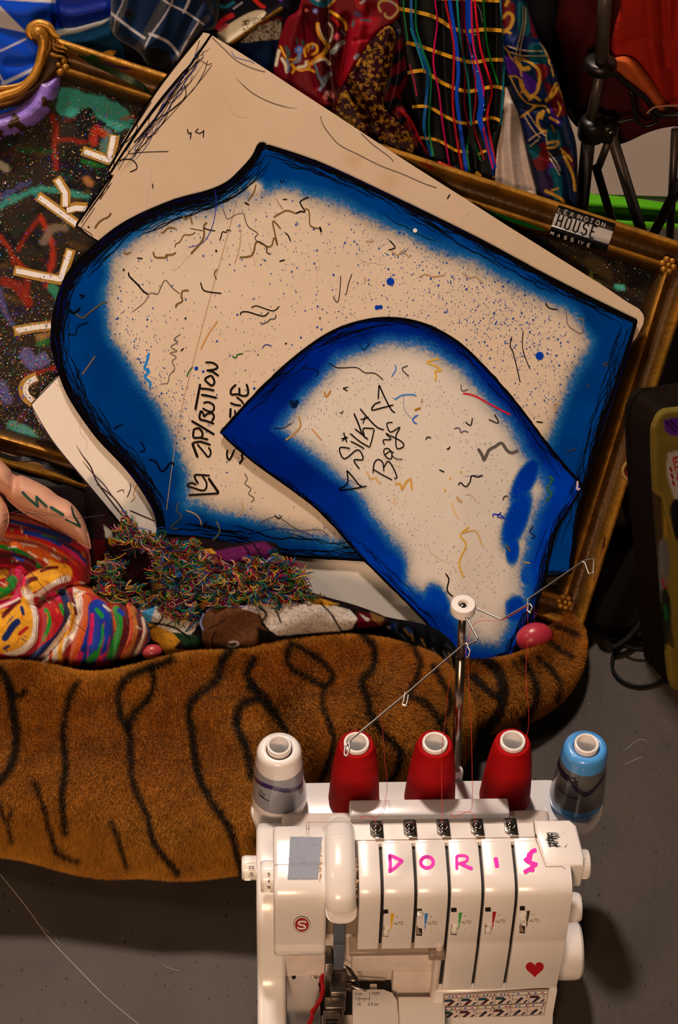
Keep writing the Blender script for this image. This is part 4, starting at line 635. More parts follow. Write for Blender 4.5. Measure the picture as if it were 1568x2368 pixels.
# front panels between the thread slots
def sx(k): return .1135+.0351*(k-1)
PE = [.0895]+[sx(k)-.0017 for k in range(1, 6)]; PS = [.0895]+[sx(k)+.0017 for k in range(1, 6)]
segs = [(.0895, sx(1)-.0017)]+[(sx(k)+.0017, sx(k+1)-.0017) for k in range(1, 5)]+[(sx(5)+.0017, .3125)]
FPp = [tuple(p) for p in FP if p[0] <= .056]
for i, (a, b) in enumerate(segs):
    low = i >= 3
    pr = [(.055, .262)]+FPp+([(-.0182, .203), (-.0182, .192), (-.012, .190), (.01, .195)] if not low else [(-.0184, .2045), (-.0206, .198), (-.0222, .155), (-.021, .107), (-.01, .105)])
    part('front_panel', PL, lambda bm: bprism(bm, pr, 0, a, b, .0006, 2), mach, sharp=1.0)
part('panel_top', PL, lambda bm: (bprism(bm, [(.0552, .27), (.0552, .2904), (.074, .2895), (.0775, .284), (.0775, .25), (.0552, .25)], 0, .0565, .2787, .001, 2), bprism(bm, [(.0552, .268), (.0552, .2902), (.0505, .2905), (.0505, .27)], 0, .0895, .2787, .0002, 1)), mach)
part('slot_lining', BLK, lambda bm: (bprism(bm, [(.0500, .284), (.008, .283), (-.003, .277), (-.008, .262), (-.013, .215), (-.0135, .196), (.03, .197), (.05, .2)], 0, .092, .31, 0), bbox(bm, (.1805, -.0145, .108), (.31, .02, .198), 0)), mach)
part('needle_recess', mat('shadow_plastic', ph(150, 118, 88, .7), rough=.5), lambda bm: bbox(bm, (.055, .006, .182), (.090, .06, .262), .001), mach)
# corner cap with sticker
def cap_(bm):
    bprism(bm, [(.2792, .0552), (.2792, .0775), (.318, .0775), (.3245, .070), (.3285, .030), (.3265, .0195), (.3118, .0195), (.2864, .0197)], 2, .2485, .2908, .0035, 3)
part('corner_cap', PL, cap_, mach)
part('side_cover', PL, lambda bm: bbox(bm, (.305, .014, .05), (.3145, .074, .25), .003), mach)
# bottom base, label ledge
def base_(bm):
    bprism(bm, [(.10, .0), (.10, .106), (-.019, .106), (-.0232, .1035), (-.0262, .056), (-.0330, .046), (-.036, .018), (-.040, .008), (-.042, 0)], 0, .178, .3135, .0007, 2)
part('base', PL, base_, mach, sharp=1.)
# bed
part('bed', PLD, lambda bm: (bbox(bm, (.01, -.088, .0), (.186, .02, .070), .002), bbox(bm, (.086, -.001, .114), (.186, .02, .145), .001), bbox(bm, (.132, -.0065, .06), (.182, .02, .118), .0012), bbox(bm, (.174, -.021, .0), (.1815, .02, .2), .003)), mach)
part('needle_plate', mat('mirror_steel', (.60, .62, .66), rough=.16, metal=1), lambda bm: bbox(bm, (.0137, -.092, .070), (.0515, .021, .0835), .0008), mach)
mb = MB(); c_ = mw(lz(727, 2257, .0836)); lathe(mb, c_, [(0.0001, .0012), (.0028, .001), (.0042, 0)], [.5, .46, .4], 20); tag(mb.build('plate_screw', CHR, mach), None)
mb = MB(); dots(mb, lambda x, y, e: onz(x, y, .0836+e), [679.5], [2259], 5, (.003,)*3, eps=.0002, k=16); mb.build('plate_hole', DEC, mach)
def bc(bm):
    P = [tuple(lz(x, y, .088)[:2]) for x, y in ((815, 2287), (815, 2400), (925, 2400), (921, 2340), (918, 2312), (908, 2295), (888, 2287))]; bprism(bm, P, 2, .02, .088, .0015, 2)
part('bed_cover', PL, bc, mach)
part('bed_cover_step', PL, lambda bm: bprism(bm, [tuple(lz(x, y, .086)[:2]) for x, y in ((921, 2302), (921, 2400), (1030, 2400), (1030, 2302))], 2, .02, .084, .002, 2), mach)
part('cavity', BLK, lambda bm: (bbox(bm, (.052, -.03, .062), (.135, .0195, .0712), 0), bbox(bm, (.056, .0175, .07), (.135, .0198, .15), 0)), mach)
# ruler print on the bed cover
mb = MB(); rs_ = lambda x, y, e: onz(x, y, .088+e); ink = ph(50, 40, 40)
def c49(z): return [(640+a/4.9, 2180+b/4.9) for a, b in z]
for z in ([(900, 635), (1053, 635)], [(900, 608), (900, 640)], [(935, 608), (935, 665)], [(994, 635), (994, 665)], [(1053, 605), (1053, 665)]): ribbon(mb, rs_, c49(z), .9, ink, step=0, cap=False)
text(mb, rs_, '1 inch', (852.5, 2300), (1, 0), (0, -1), 4.6, 1.0, ink, .0003, 1.25); text(mb, rs_, '1.5', (825.5, 2325), (1, 0), (0, -1), 3.6, .9, ink, .0003, 1.35); text(mb, rs_, '2.5 cm', (851, 2325), (1, 0), (0, -1), 3.8, .9, ink, .0003, 1.3)
text(mb, rs_, '1/2', (820, 2300), (1, 0), (0, -1), 2.2, .7, ink, .0003, 1.2); text(mb, rs_, '5/8', (829, 2300), (1, 0), (0, -1), 2.2, .7, ink, .0003, 1.2)
mb.build('ruler_print', DEC, mach, smooth=False)
# cloth plate edge line
# presser foot group
part('presser_bar', GRY, lambda bm: (bbox(bm, (.0645, -.003, .1795), (.0765, .010, .262), .001), bbox(bm, (.065, -.006, .126), (.0768, .008, .178), .0015)), mach)
def foot(bm):
    bbox(bm, (.0560, -.012, .095), (.0640, .01, .150), .001); bbox(bm, (.062, -.022, .087), (.080, .004, .106), .0015); bbox(bm, (.056, -.034, .085), (.079, -.02, .094), .0015)
    bbox(bm, (.0540, -.060, .0845), (.0735, -.034, .089), .001); bbox(bm, (.0540, -.088, .0845), (.0735, -.064, .0875), .001); bbox(bm, (.0545, -.065, .085), (.0795, -.061, .0905), .0012); bbox(bm, (.0745, -.060, .08), (.0775, -.03, .088), .0008); bbox(bm, (.080, -.012, .088), (.086, -.004, .096), .001)
part('presser_foot', mat('worn_steel', (.20, .185, .17), rough=.3, metal=.9), foot, mach)
mb = MB()
for k in range(3): c_ = mw([.0585+.0042*k, -.0505, .0895]); lathe(mb, c_, [(.0001, .0002), (.0016, .0002), (.0017, -.001)], [.003]*3, 12)
mb.add(mw(np.array([(.0565, -.0455, .0892), (.0705, -.0455, .0892), (.0705, -.0435, .0892), (.0565, -.0435, .0892)])-np.array([0, .0015, 0])), [np.arange(4)[None]], [.004]*3)
mb.build('foot_slot', DEC, mach)
mb = MB(); tube(mb, mw([(.056, -.003, .1), (.070, -.003, .1)]), .0035, (.3, .28, .26), 12); tube(mb, mw([(.070, -.003, .1), (.078, -.005, .098)]), .0022, (.3, .28, .26), 10); tube(mb, mw([(.078, -.005, .095), (.10, -.010, .088), (.128, -.012, .078)]), .0014, (.1, .03, .03), 8); tube(mb, mw([(.078, .0, .092), (.10, .004, .086), (.125, .006, .08)]), .0009, (.3, .28, .26), 8)
mb.build('looper', CHR, mach)
part('looper_knob', PLD, lambda bm: bbox(bm, (.1075, -.004, .072), (.1155, .002, .0815), .001), mach)
mb = MB()
for k in range(9): t = k/9; tube(mb, mw([(.078+.0008*k, .0, .128-.001*k), (.083+.0012*k, -.006, .124-.002*k), (.087+.001*k, -.010, .119-.003*k)]), .0005, (.01, .01, .01), 5)
mb.build('needle_brush', DKM, mach)
part('clear_guard', mat('clear_plastic', (.55, .45, .36), rough=.1, trans=.6, alpha=.75), lambda bm: (bbox(bm, (.081, -.0205, .181), (.181, .0, .1880), .001), bbox(bm, (.166, -.026, .178), (.1835, -.016, .190), .002)), mach)
# chain of red threads over the plate
mb = MB(); pts = cr([(756, 2240), (745, 2262), (748, 2285), (744, 2305), (738, 2318), (724, 2338), (722, 2352), (714, 2375)], n=6)
for k in range(7):
    o = np.array([NR.normal(0, 2.2), NR.normal(0, 1)])*1.0; q = pts+o+np.stack([1.6*np.sin(np.arange(len(pts))*.8+k), np.zeros(len(pts))], 1); tube(mb, onz(q[:, 0], q[:, 1], .0850+.0006*k), .0007, ph(190, 16, 20, .8), 6)
th_ = mb.build('thread_chain', mat('thread', attr=True, rough=.6)); tag(th_, 'bundled red thread chain trailing over the machine needle plate', 'thread')
# lever cover (rounded bent capsule)
mb = MB(); path = np.array([(.0715, .078, .268), (.0713, .076, .280), (.0710, .068, .289), (.0707, .05, .2945), (.0703, .025, .2955), (.0700, .010, .2935), (.0698, -.001, .2885), (.0698, -.0085, .2835), (.07, -.0125, .278), (.0702, -.0143, .2745), (.0704, -.0145, .2718), (.0705, -.0130, .2698)])
Q = cr(path, n=5); m_ = len(Q); T = np.gradient(Q, axis=0); T /= np.linalg.norm(T, axis=1)[:, None]; up = np.cross(np.array([1., 0, 0]), T); up *= np.sign(up[:, 2:3]+1e-6*0-np.where(np.abs(up[:, 2:3]) < 1e-9, 1, 0)); kk = 28; V = []
s_ = np.linspace(0, 1, m_); wd_ = .0162*np.minimum(1, np.sqrt(np.clip(s_/.16, .02, 1)))*np.where(s_ > .95, np.sqrt(np.clip((1.012-s_)/.062, .05, 1)), 1)
for i in range(m_):
    n_ = np.cross(T[i], np.array([1., 0, 0])); n_ = n_ if n_[2]-n_[1]*.5 > 0 else -n_
    a_ = np.linspace(0, 2*math.pi, kk, endpoint=False); ca = np.sign(np.cos(a_))*np.abs(np.cos(a_))**.8; sa = np.sign(np.sin(a_))*np.abs(np.sin(a_))**.8
    V.append(Q[i]-n_*.004+ca[:, None]*np.array([1., 0, 0])*wd_[i]+sa[:, None]*n_*.013*min(1, wd_[i]/.0162+.1))
V = mw(np.concatenate(V)); i, j = np.meshgrid(np.arange(m_-1), np.arange(kk), indexing='ij'); i = i.ravel(); j = j.ravel(); j2 = (j+1) % kk
mb.add(V, [np.stack([i*kk+j, i*kk+j2, (i+1)*kk+j2, (i+1)*kk+j], 1), np.arange(kk)[None], (np.arange(kk)[::-1]+(m_-1)*kk)[None]], IV)
lc = mb.build('lever_cover', PL, mach, sharp=1.3)
# seam ring on the lever cover
# thread guides on the top
for k in range(5):
    gx_, gy_ = [(870, 1919), (947, 1916), (1024, 1915), (1102, 1913.5), (1180, 1912)][k]; c_ = lz(gx_, gy_, .2915)
    def gd(bm):
        bprism(bm, [(c_[0]+a, c_[1]+b) for a, b in ((-.0065, .0095), (-.0045, .011), (.006, .011), (.0075, .0095), (.0078, -.011), (-.001, -.011), (-.0065, -.006))], 2, .2895, .2925, .0006, 2)
        bbox(bm, (c_[0]-.0015, c_[1]-.0125, .2885), (c_[0]+.0078, c_[1]-.0105, .2945), .0003)
    g_ = part('thread_guide', CH, gd, mach)
    mb = MB(); cc = mw([c_[0]-.0003, c_[1]+.0005, .2925]); lathe(mb, cc, [(.0001, .0058)]+[(.0056*math.sin(t), .0004+.0054*math.cos(t)) for t in np.linspace(.15, 1.6, 9)], (.6, .6, .6), 24); mb.build('guide_button', CH, g_)
    mb = MB(); mb.add(mw(np.array([(c_[0]-.004, c_[1]+.0085, .2928), (c_[0]+.003, c_[1]+.0085, .2928), (c_[0]+.003, c_[1]+.007, .2928), (c_[0]-.004, c_[1]+.007, .2928)])), [np.arange(4)[None]], [.004]*3); mb.build('guide_slot', DEC, g_)
# knobs
def knob(name, x0, x1, cy, cz, r, ridge=True, m=PL, labels=None):
    mb = MB(); k = 60; s = np.sign(x1-x0); L = abs(x1-x0)
    pr = [(.0001, 0), (r*.97, 0), (r, L*.08), (r, L*.80), (r*.97, L*.93), (r*.88, L), (.0001, L)]
    lathe(mb, mw([x0, cy, cz]), pr, IV, k, axis=MX*s)
    if ridge:
        for q in range(48):
            a = 2*math.pi*q/48; p = np.array([0, math.cos(a)*r, math.sin(a)*r]); tube(mb, mw([np.array([x0+s*L*.42, cy, cz])+p, np.array([x0+s*L*.8, cy, cz])+p]), .00035, IV, 4)
    return mb.build(name, m, mach, sharp=.6)
k1 = ly(1350, 1998, .045); K1 = knob('stitch_knob', .325, ly(1362, 1998, .045)[0], .045, k1[2], .0155)
k2 = ly(1328, 2098, .045); K2_ = knob('dial_knob', .312, ly(1342, 2098, .045)[0], .045, k2[2], .0165)
k3 = ly(1322, 2197, .05); knob('handwheel', .312, ly(1341, 2197, .05)[0], .05, k3[2], .034, False)
k4 = ly(575, 2007, .085); K4 = knob('differential_knob', -.018, -.0345, .085, k4[2], .0135)
k5 = ly(615, 2027, .045); K5 = knob('length_knob', .004, -.0135, .045, k5[2], .0170)
mb = MB(); dk_ = ph(24, 22, 40, .6)
def ks(cy, cz, r): 
    def f(x, y, e): 
        d = ray(x, y); o = ml(CAM); dl = np.stack([d@MX, d@MY, d[..., 2]], -1); oy = o[1]-cy; oz = o[2]-cz; A_ = dl[..., 1]**2+dl[..., 2]**2; B_ = oy*dl[..., 1]+oz*dl[..., 2]; C_ = oy*oy+oz*oz-(r+e)**2; q = np.clip(B_*B_-A_*C_, 0, None); return mw(o+dl*((-B_-np.sqrt(q))/A_)[..., None])
    return f
f4 = ks(.085, k4[2], .0135); f5 = ks(.045, k5[2], .0170); f1 = ks(.045, k1[2], .0155); f2 = ks(.045, k2[2], .0165)
text(mb, f4, '2.0', (575.5, 2009), (1, 0), (0, -1), 4.0, 1.2, dk_, .0003, 1.25); text(mb, f4, '1.5', (575.5, 2024.5), (1, 0), (0, -1), 4.0, 1.2, dk_, .0003, 1.25)
for yy in (1995, 2012, 2027): ribbon(mb, f4, [(573, yy), (591, yy)], 1, ph(170, 130, 100), step=3, cap=False)
mb.build('dial_numbers', DEC, K4, smooth=False); mb = MB()
for ch, yy in (('5', 2026), ('4', 2041.5), ('N', 2055.5)): text(mb, f5, ch, (619.5, yy), (1, 0), (0, -1), 4.6, 1.5, dk_, .0003)
mb.build('dial_numbers', DEC, K5, smooth=False); mb = MB()
for ch, yy in (('J', 1971.5), ('I', 1984), ('H', 2000), ('G', 2017), ('F', 2030)): text(mb, f1, ch, (1342 if ch not in 'I' else 1341, yy), (1, 0), (.05, -1), 4.4, 1.2, dk_, .0003)
mb.build('dial_numbers', DEC, K1, smooth=False); mb = MB()
text(mb, f2, '4', (1306.5, 2101), (1, 0), (0, -1), 4.4, 1.4, ph(20, 60, 100, .8), .0003); text(mb, f2, '3', (1306.5, 2127), (1, 0), (0, -1), 4.4, 1.4, dk_, .0003)
mb.build('dial_numbers', DEC, K2_, smooth=False)
# tension sliders
tri = [ph(225, 150, 30), ph(40, 110, 170), ph(50, 140, 50), ph(160, 20, 34), ph(60, 44, 30)]
SL = [((886, 2103), (898, 2166), (892, 2152), (903, 912, 2112.5, 903.5, 2156)), ((963, 2101), (976, 2164), (970, 2111), (982, 990, 2112, 982, 2155)), ((1043, 2099), (1056, 2162), (1049, 2147), (1061, 1069, 2110, 1060, 2154)), ((1122, 2098), (1135, 2160), (1128, 2147), (1139, 1148, 2108, 1137.5, 2153)), ((1202, 2095), (1214, 2158), (1208, 2121), (1218, 1226, 2106, 1217, 2150))]
for k, (a, b, nb_, t_) in enumerate(SL):
    mb = MB(); P = [(a[0], a[1]), (b[0], a[1]), (b[0], b[1]), (a[0]-1, b[1]-1)]; fillp(mb, front, P, ph(40, 28, 20, .5), .0003); fillp(mb, front, [(a[0]+1, b[1]-26), (b[0]-1, b[1]-3), (a[0]-1, b[1]-4)], ph(150, 116, 86, .8), .0005)
    s_ = mb.build('tension_slot', DEC, mach, smooth=False); pl_ = ml(front(np.array([nb_[0]*1.]), np.array([nb_[1]*1.]), 0))[0]
    bm = bmesh.new(); bbox(bm, (pl_[0]-.0025, pl_[1]-.005, pl_[2]-.0035), (pl_[0]+.0030, pl_[1]+.004, pl_[2]+.0035), .0008); bm_obj('tension_lever', bm, PL, s_)
    mb = MB(); x0, x1, yt, xb, yb = t_; ym = yt+(yb-yt)*.60; xm = x0+(xb-x0)*.6; xr = x1+(xb-x1)*.6
    fillp(mb, front, [(x0, yt), (x1, yt), (xr, ym-.8), (xm, ym-.8)], tri[k], .0003); fillp(mb, front, [(xm, ym+.8), (xr, ym+.8), (xb, yb)], tri[k], .0003)
    ii = ph(90, 72, 62); text(mb, front, 'AUTO', (x1-1.5, yt+25.5), (1, -.01), (0, -1), 4.4, .9, ii, .0003, 1.28); text(mb, front, '+', (x1+4.5, yt+10), (1, 0), (0, -.7), 3.6, .8, ii, .0003); text(mb, front, '-', (x1+4.5, yt+40), (1, 0), (0, -.7), 3.6, .8, ii, .0003)
    mb.build('tension_mark', DEC, mach, smooth=False)
# pink hand-painted letters
pk = ph(255, 10, 140, .95); 
def pink(L):
    mb = MB()
    for i, (pts, w, cu) in enumerate(L):
        ribbon(mb, front, pts, w, pk*(.97 if i % 2 else 1.), step=2, eps=.0004+.00008*i, curve=cu)
    mb.build('painted_letter', mat('pink_paint', attr=True, rough=.45, spec=.3), mach, smooth=False)
pink([([(901, 1978), (903, 2000), (901, 2016), (915, 2006), (930, 1991), (915, 1984), (901, 1978), (902, 1990)], 8, False)])
pink([([(987.5+14.5*math.sin(a), 1994.5-13*math.cos(a)) for a in np.linspace(0, 6.5, 22)], 8, True)])
pink([([(1056, 1979), (1056.5, 2012)], 7, False), ([(1055, 1980), (1072, 1979), (1081, 1984), (1077, 1993), (1058, 1998)], 6.5, True), ([(1062, 1996), (1078, 2004), (1093, 2010)], 8, True)])
pink([([(1145.5, 1983), (1148, 1995), (1150, 2007)], 10, False)])
pink([([(1241, 1966), (1230, 1970), (1222, 1984), (1212, 1991)], 10, True), ([(1226, 1972), (1222, 1994)], 13, False), ([(1214, 1988), (1228, 1996), (1243, 2001)], 10, True), ([(1236, 2000), (1226, 2010), (1211, 2018)], 10, True), ([(1230, 2005), (1231, 2017)], 11, False)])
# badge, heart, labels, tape
mb = MB(); cx, cy = 698, 2137.5; circ = lambda r, n=40: [(cx+r*math.sin(a), cy-r*math.cos(a)) for a in np.linspace(0, 2*math.pi, n, endpoint=False)]
fillp(mb, front, circ(19.5), ph(60, 40, 34), .0003); fillp(mb, front, circ(18.3), ph(226, 196, 168), .0005); fillp(mb, front, circ(16), ph(150, 26, 28), .0007)
ribbon(mb, front, [(707, 2133), (705.5, 2130), (699, 2129.5), (692, 2130.5), (690.5, 2134), (694, 2137), (701, 2138), (705.5, 2140.5), (705, 2144.5), (698, 2146), (691, 2145.5), (688.5, 2142)], 4, ph(235, 205, 180), step=1, eps=.0009, curve=True, cap=False)
tag(mb.build('round_badge', DEC, mach, smooth=False), 'red round badge with white S')
mb = MB(); hp = []
for a in np.linspace(0, 2*math.pi, 60, endpoint=False): hp.append((1236.6+21*math.sin(a)**3, 2240-1.27*(13*math.cos(a)-5*math.cos(2*a)-2*math.cos(3*a)-math.cos(4*a))*.98))
fillp(mb, lower, hp, ph(170, 18, 22), .0003); tag(mb.build('heart_sticker', DEC, mach, smooth=False), 'red heart sticker')
mb = MB(); r = np.random.RandomState(4); tp = [(672, 1935), (700, 1936), (744, 1937), (746, 1955), (741, 1975), (738, 2010), (735, 2034), (700, 2033), (665, 2033), (667, 2000), (668, 1965), (671, 1950)]
Q = resample(np.array(tp+[tp[0]], float), 3); Q += r.normal(0, .5, Q.shape)
gy = 18; 
xs = np.linspace(0, 1, 14); ys = np.linspace(0, 1, 22); X_, Y_ = np.meshgrid(xs, ys); L_ = 671-6*Y_; R2 = 745-10*Y_; px_ = L_+(R2-L_)*X_+r.normal(0, .35, X_.shape); py_ = 1935+99*Y_+1.5*X_*(1-Y_)+r.normal(0, .35, X_.shape)
V = front(px_.ravel(), py_.ravel(), .0005); i, j = np.meshgrid(np.arange(21), np.arange(13), indexing='ij'); i = i.ravel(); j = j.ravel(); cc = ph(122, 116, 114)*(1-.18*np.exp(-((py_.ravel()-1999)/5)**2)+r.normal(0, .03, px_.size))[:, None]
mb.add(V, [np.stack([i*14+j, i*14+j+1, (i+1)*14+j+1, (i+1)*14+j], 1)], cc); tag(mb.build('duct_tape', mat('cloth_tape', attr=True, rough=.5, bump=.25, bscale=700), mach), 'grey duct tape patch')
# metal band style sticker
mb = MB(); r = np.random.RandomState(12); fillp(mb, front, [(1253, 1912), (1268, 1909), (1300, 1914), (1310, 1928), (1304, 1942), (1314, 1950), (1313, 1960), (1300, 1968), (1280, 1974), (1265, 1973), (1258, 1960), (1262, 1945), (1255, 1928)], ph(240, 208, 182), .0003)
b_ = ph(12, 10, 10, .4)
S_ = [([(1256, 1918), (1263, 1913), (1272, 1915), (1284, 1915), (1295, 1919), (1306, 1928)], 2.4), ([(1262, 1969), (1273, 1971), (1290, 1968), (1303, 1963), (1311, 1954), (1311, 1951)], 2.6), ([(1264, 1917), (1268, 1935), (1270, 1950), (1275, 1968)], 3.4), ([(1272, 1916), (1276, 1930), (1277, 1945)], 2.6), ([(1278, 1945), (1284, 1955), (1292, 1966)], 2.6), ([(1270, 1952), (1280, 1940)], 2), ([(1281, 1955), (1292, 1950)], 2), ([(1268, 1936), (1280, 1936)], 3)]
for k in range(22):
    y = 1919+k*2.3; x0 = 1257+r.uniform(0, 7)+(3 if 1930 < y < 1960 else 0); x1 = 1283+abs(y-1943)*.55+r.uniform(0, 10); S_.append(([(x0, y+r.uniform(-2, 2)), ((x0+x1)/2, y+r.uniform(-1.5, 1.5)), (x1, y+(y-1943)*.14+r.uniform(-1, 1))], 1.9))
for pts, w in S_: ribbon(mb, front, pts, w, b_, step=1.2, eps=.0006, curve=len(pts) > 2, taper=True)
tag(mb.build('logo_sticker', DEC, mach, smooth=False), 'black spiky lettered sticker')
# stitch guide label
mb = MB(); bsf = psurf_m([(-.0223, .117), (-.0232, .1035), (-.0262, .056), (-.0275, .036)])
L0 = np.array([1028, 2300.]); L1 = np.array([1267, 2289.]); L2 = np.array([1022, 2356.]); L3 = np.array([1256, 2346.])
def lp(u, v): return (L0*(1-u)+L1*u)*(1-v)+(L2*(1-u)+L3*u)*v
def gq(u0, v0, u1, v1, c_, e, n=10): 
    e = e+.0003
    us = np.linspace(u0, u1, n); P = [lp(u, v0) for u in us]+[lp(u, v1) for u in us]; P = np.array(P); i = np.arange(n-1); mb.add(bsf(P[:, 0], P[:, 1], e), [np.stack([i, i+1, i+1+n, i+n], 1)], c_)
gq(-.012, -.05, 1.012, 1.05, ph(150, 116, 92), .0002, 30); gq(-.004, -.02, 1.004, 1.02, ph(214, 180, 152), .0004, 30)
cols = [ph(220, 150, 60), ph(40, 50, 150), ph(30, 90, 70), ph(170, 24, 34), ph(110, 20, 30)]
lets = ['A', 'A', 'B', 'C', 'D', 'E', 'F', 'G', 'H', 'I', 'J', 'K']; pat = ['1111.', '11111', '11111', '.111.', '.1..1', '.1.1.', '1.11.', '11.1.', '1.1.1', '11.11', '111.1', '11..1']; mc = [(4, 2, 2), (4, 2, 2), (4, 2, 2), (0, 2, 1), (0, 1, 1), (0, 4, 1), (0, 2, 0), (4, 4, 3), (0, 1, 2), (0, 4, 1), (0, 1, 2), (0, 1, 1)]
for rI in range(2):
    v0 = rI*.5; 
    for c in range(6):
        u0 = c/6.; q = rI*6+c
        for k in range(5):
            gq(u0+k/30.+.002, v0+.03, u0+(k+1)/30.-.002, v0+.12, ph(234, 204, 178), .0005, 2)
            if pat[q][k] == '1': gq(u0+k/30.+.009, v0+.045, u0+(k+1)/30.-.009, v0+.105, cols[k], .0007, 2)
        g1 = ph(140, 122, 110); fillp(mb, bsf, [lp(u0+.02, v0+.47), lp(u0+.09, v0+.18), lp(u0+.155, v0+.47)], g1, .0006)
        a, t1, t2 = mc[q]; cm = [ph(44, 38, 40), ph(30, 34, 50), ph(24, 60, 60), ph(110, 30, 36), ph(74, 28, 34)]
        fillp(mb, bsf, [lp(u0+.025, v0+.46), lp(u0+.085, v0+.22), lp(u0+.11, v0+.28), lp(u0+.06, v0+.46)], cm[a], .0008); 
        if q not in (4, 8, 10, 11): gq(u0+.004, v0+.18, u0+.08, v0+.28, cm[t1], .0007, 3)
        else:
            for k in range(3): gq(u0+.006+k*.022, v0+.30, u0+.02+k*.022, v0+.32, cm[0], .0007, 2)
        fillp(mb, bsf, [lp(u0+.11, v0+.45), lp(u0+.14, v0+.34), lp(u0+.155, v0+.37), lp(u0+.13, v0+.46)], cm[1], .0009)
        p = lp(u0+.135, v0+.26); text(mb, bsf, lets[q], p, (1, -.04), (0, -1), 3.4, .9, cm[0], .0009)
        ribbon(mb, bsf, [lp(u0, v0), lp(u0, v0+.49)], 1, cm[0], step=4, eps=.0008, cap=False)
    for v in (v0+.01, v0+.14, v0+.485): ribbon(mb, bsf, [lp(u, v) for u in np.linspace(0, 1, 20)], 1, cm[0], step=0, eps=.0008, cap=False)
mb.build('stitch_label', DEC, mach, smooth=False)
# ------------------------------------------------------------------ spool stand, pins, pole, wires (parts of the machine)
ZS = .170
def stand(bm):
    bprism(bm, [(-.004, .165), (-.004, .205), (.02, .214), (.322, .214), (.352, .210), (.366, .19), (.352, .162), (.30, .15), (.05, .15)], 2, .150, ZS, .003, 3)
    bbox(bm, (.06, .12, .10), (.28, .21, .155), .004)
part('spool_stand', PL, stand, mach)
SP = [(.0079, .185), (.0937, .188), (.181, .187), (.2679, .188), (.350, .183)]
for k in (0, 4):
    mb = MB(); r_ = .0345; lathe(mb, mw([SP[k][0]+(0 if k == 0 else -.001), SP[k][1], .148]), [(.0001, 0), (r_-.002, 0), (r_, .002), (r_, .019), (r_-.002, .0215), (.0001, .0218)], IV, 72); mb.build('spool_holder', PL, mach, sharp=.8)
part('stand_handle', PL, lambda bm: bbox(bm, (.0862, .1360, .160), (.2660, .1582, .2150), .0028), mach)
mb = MB(); pb = np.array([.2140, .2240, .160]); lathe(mb, mw(pb), [(.0001, 0), (.009, 0), (.009, .014), (.0078, .017), (.0045, .018)], IV, 32); mb.build('pole_socket', PL, mach)
pt = ml(onz(1070, 1408, .45)); pl0 = mw(pb+np.array([0, 0, .01])); pl1 = mw(pt); tube_dir = (pl1-pl0)
mb = MB(); tube(mb, [pl0, pl0+tube_dir*.72], .0052, (.4, .35, .3), 20); mb.build('telescopic_pole', mat('bronzed_steel', (.42, .33, .24), rough=.22, metal=1), mach)
mb = MB(); tube(mb, [pl0+tube_dir*.71, pl1], .0042, (.4, .35, .3), 20); mb.build('pole_extension', MATS['bronzed_steel'], mach)
capc = onz(1071, 1402, .452); mb = MB(); lathe(mb, capc-np.array([0, 0, .008]), [(.0001, 0), (.0130, 0), (.0135, .002), (.0135, .010), (.0125, .012), (.0058, .0122), (.0052, .009), (.0001, .009)], IV, 48); cp_ = mb.build('pole_cap', PL, mach, sharp=.6)
mb = MB(); lathe(mb, capc+np.array([0, 0, .0005]), [(.0001, .0022), (.0025, .0024), (.0042, .0012), (.0052, 0)], (.3, .3, .3), 20); mb.build('cap_screw', CH, cp_)
def wire(name, pts, z=.449, zs=None, r=.00105):
    mb = MB(); P = np.array([onz(p[0], p[1], (zs[i] if zs else z)) for i, p in enumerate(pts)]); Q = []
    for i in range(len(P)-1): Q += [P[i]*(1-t)+P[i+1]*t for t in np.linspace(.0, .94 if i < len(P)-2 else 1, 6)]
    tube(mb, cr(Q, n=2), r, (.5, .45, .4), 8); return mb.build(name, CHR, mach)
wire('guide_wire', [(1095, 1404), (1160, 1433), (1220, 1398), (1221, 1386), (1350, 1297), (1374, 1292), (1372, 1326), (1361, 1326), (1352, 1300), (1346, 1299)])
wire('guide_wire', [(1225, 1396), (1231, 1404), (1226, 1418), (1220, 1412), (1222, 1396)])
wire('guide_wire', [(1072, 1421), (1090, 1448), (1104, 1476), (1100, 1483), (1082, 1491), (1076, 1487), (941, 1603), (812, 1710), (797, 1730), (796, 1746), (803, 1748), (809, 1728), (805, 1712)])
wire('guide_wire', [(1080, 1494), (1087, 1505), (1084, 1519), (1078, 1521)]); wire('guide_wire', [(937, 1600), (934, 1618), (930, 1630), (940, 1631), (945, 1606)])
# ------------------------------------------------------------------ thread cones
def cone(k, name, label, cat, prof, colf, core, m, hh=.112, extra=None):
    c0 = mw([SP[k][0], SP[k][1], ZS+.001]); root = empty(name, tuple(c0), label, cat, 'thread cones on the machine stand')
    pr = cr(prof, n=8); mb = MB(); n = len(pr)
    def cf(i, a): return colf(pr[i, 1]/hh, a, pr[i, 0])
    # fine rows for printed bands
    s = resample(pr, .0012); pr = s; lathe(mb, c0, pr, lambda i, a: colf(s[i, 1]/hh, a, s[i, 0]), 96); mb.build('wound_thread', m, root, sharp=1.2)
    ri, ro, top = core; mb = MB(); lathe(mb, c0, [(ri*.85, .004), (ri*.9, hh*.5), (ri*.9, hh*.56), (ri*.93, hh*.6), (ri*.93, hh*.7), (ri*.96, hh*.74), (ri*.97, top-.004), (ri, top-.0006), (ri+.0006, top), (ro-.0006, top), (ro, top-.0008), (ro, top-.008)], lambda i, a: np.repeat(ph(232, 200, 176)[None], len(i), 0), 48); mb.build('cone_core', PL, root); return root
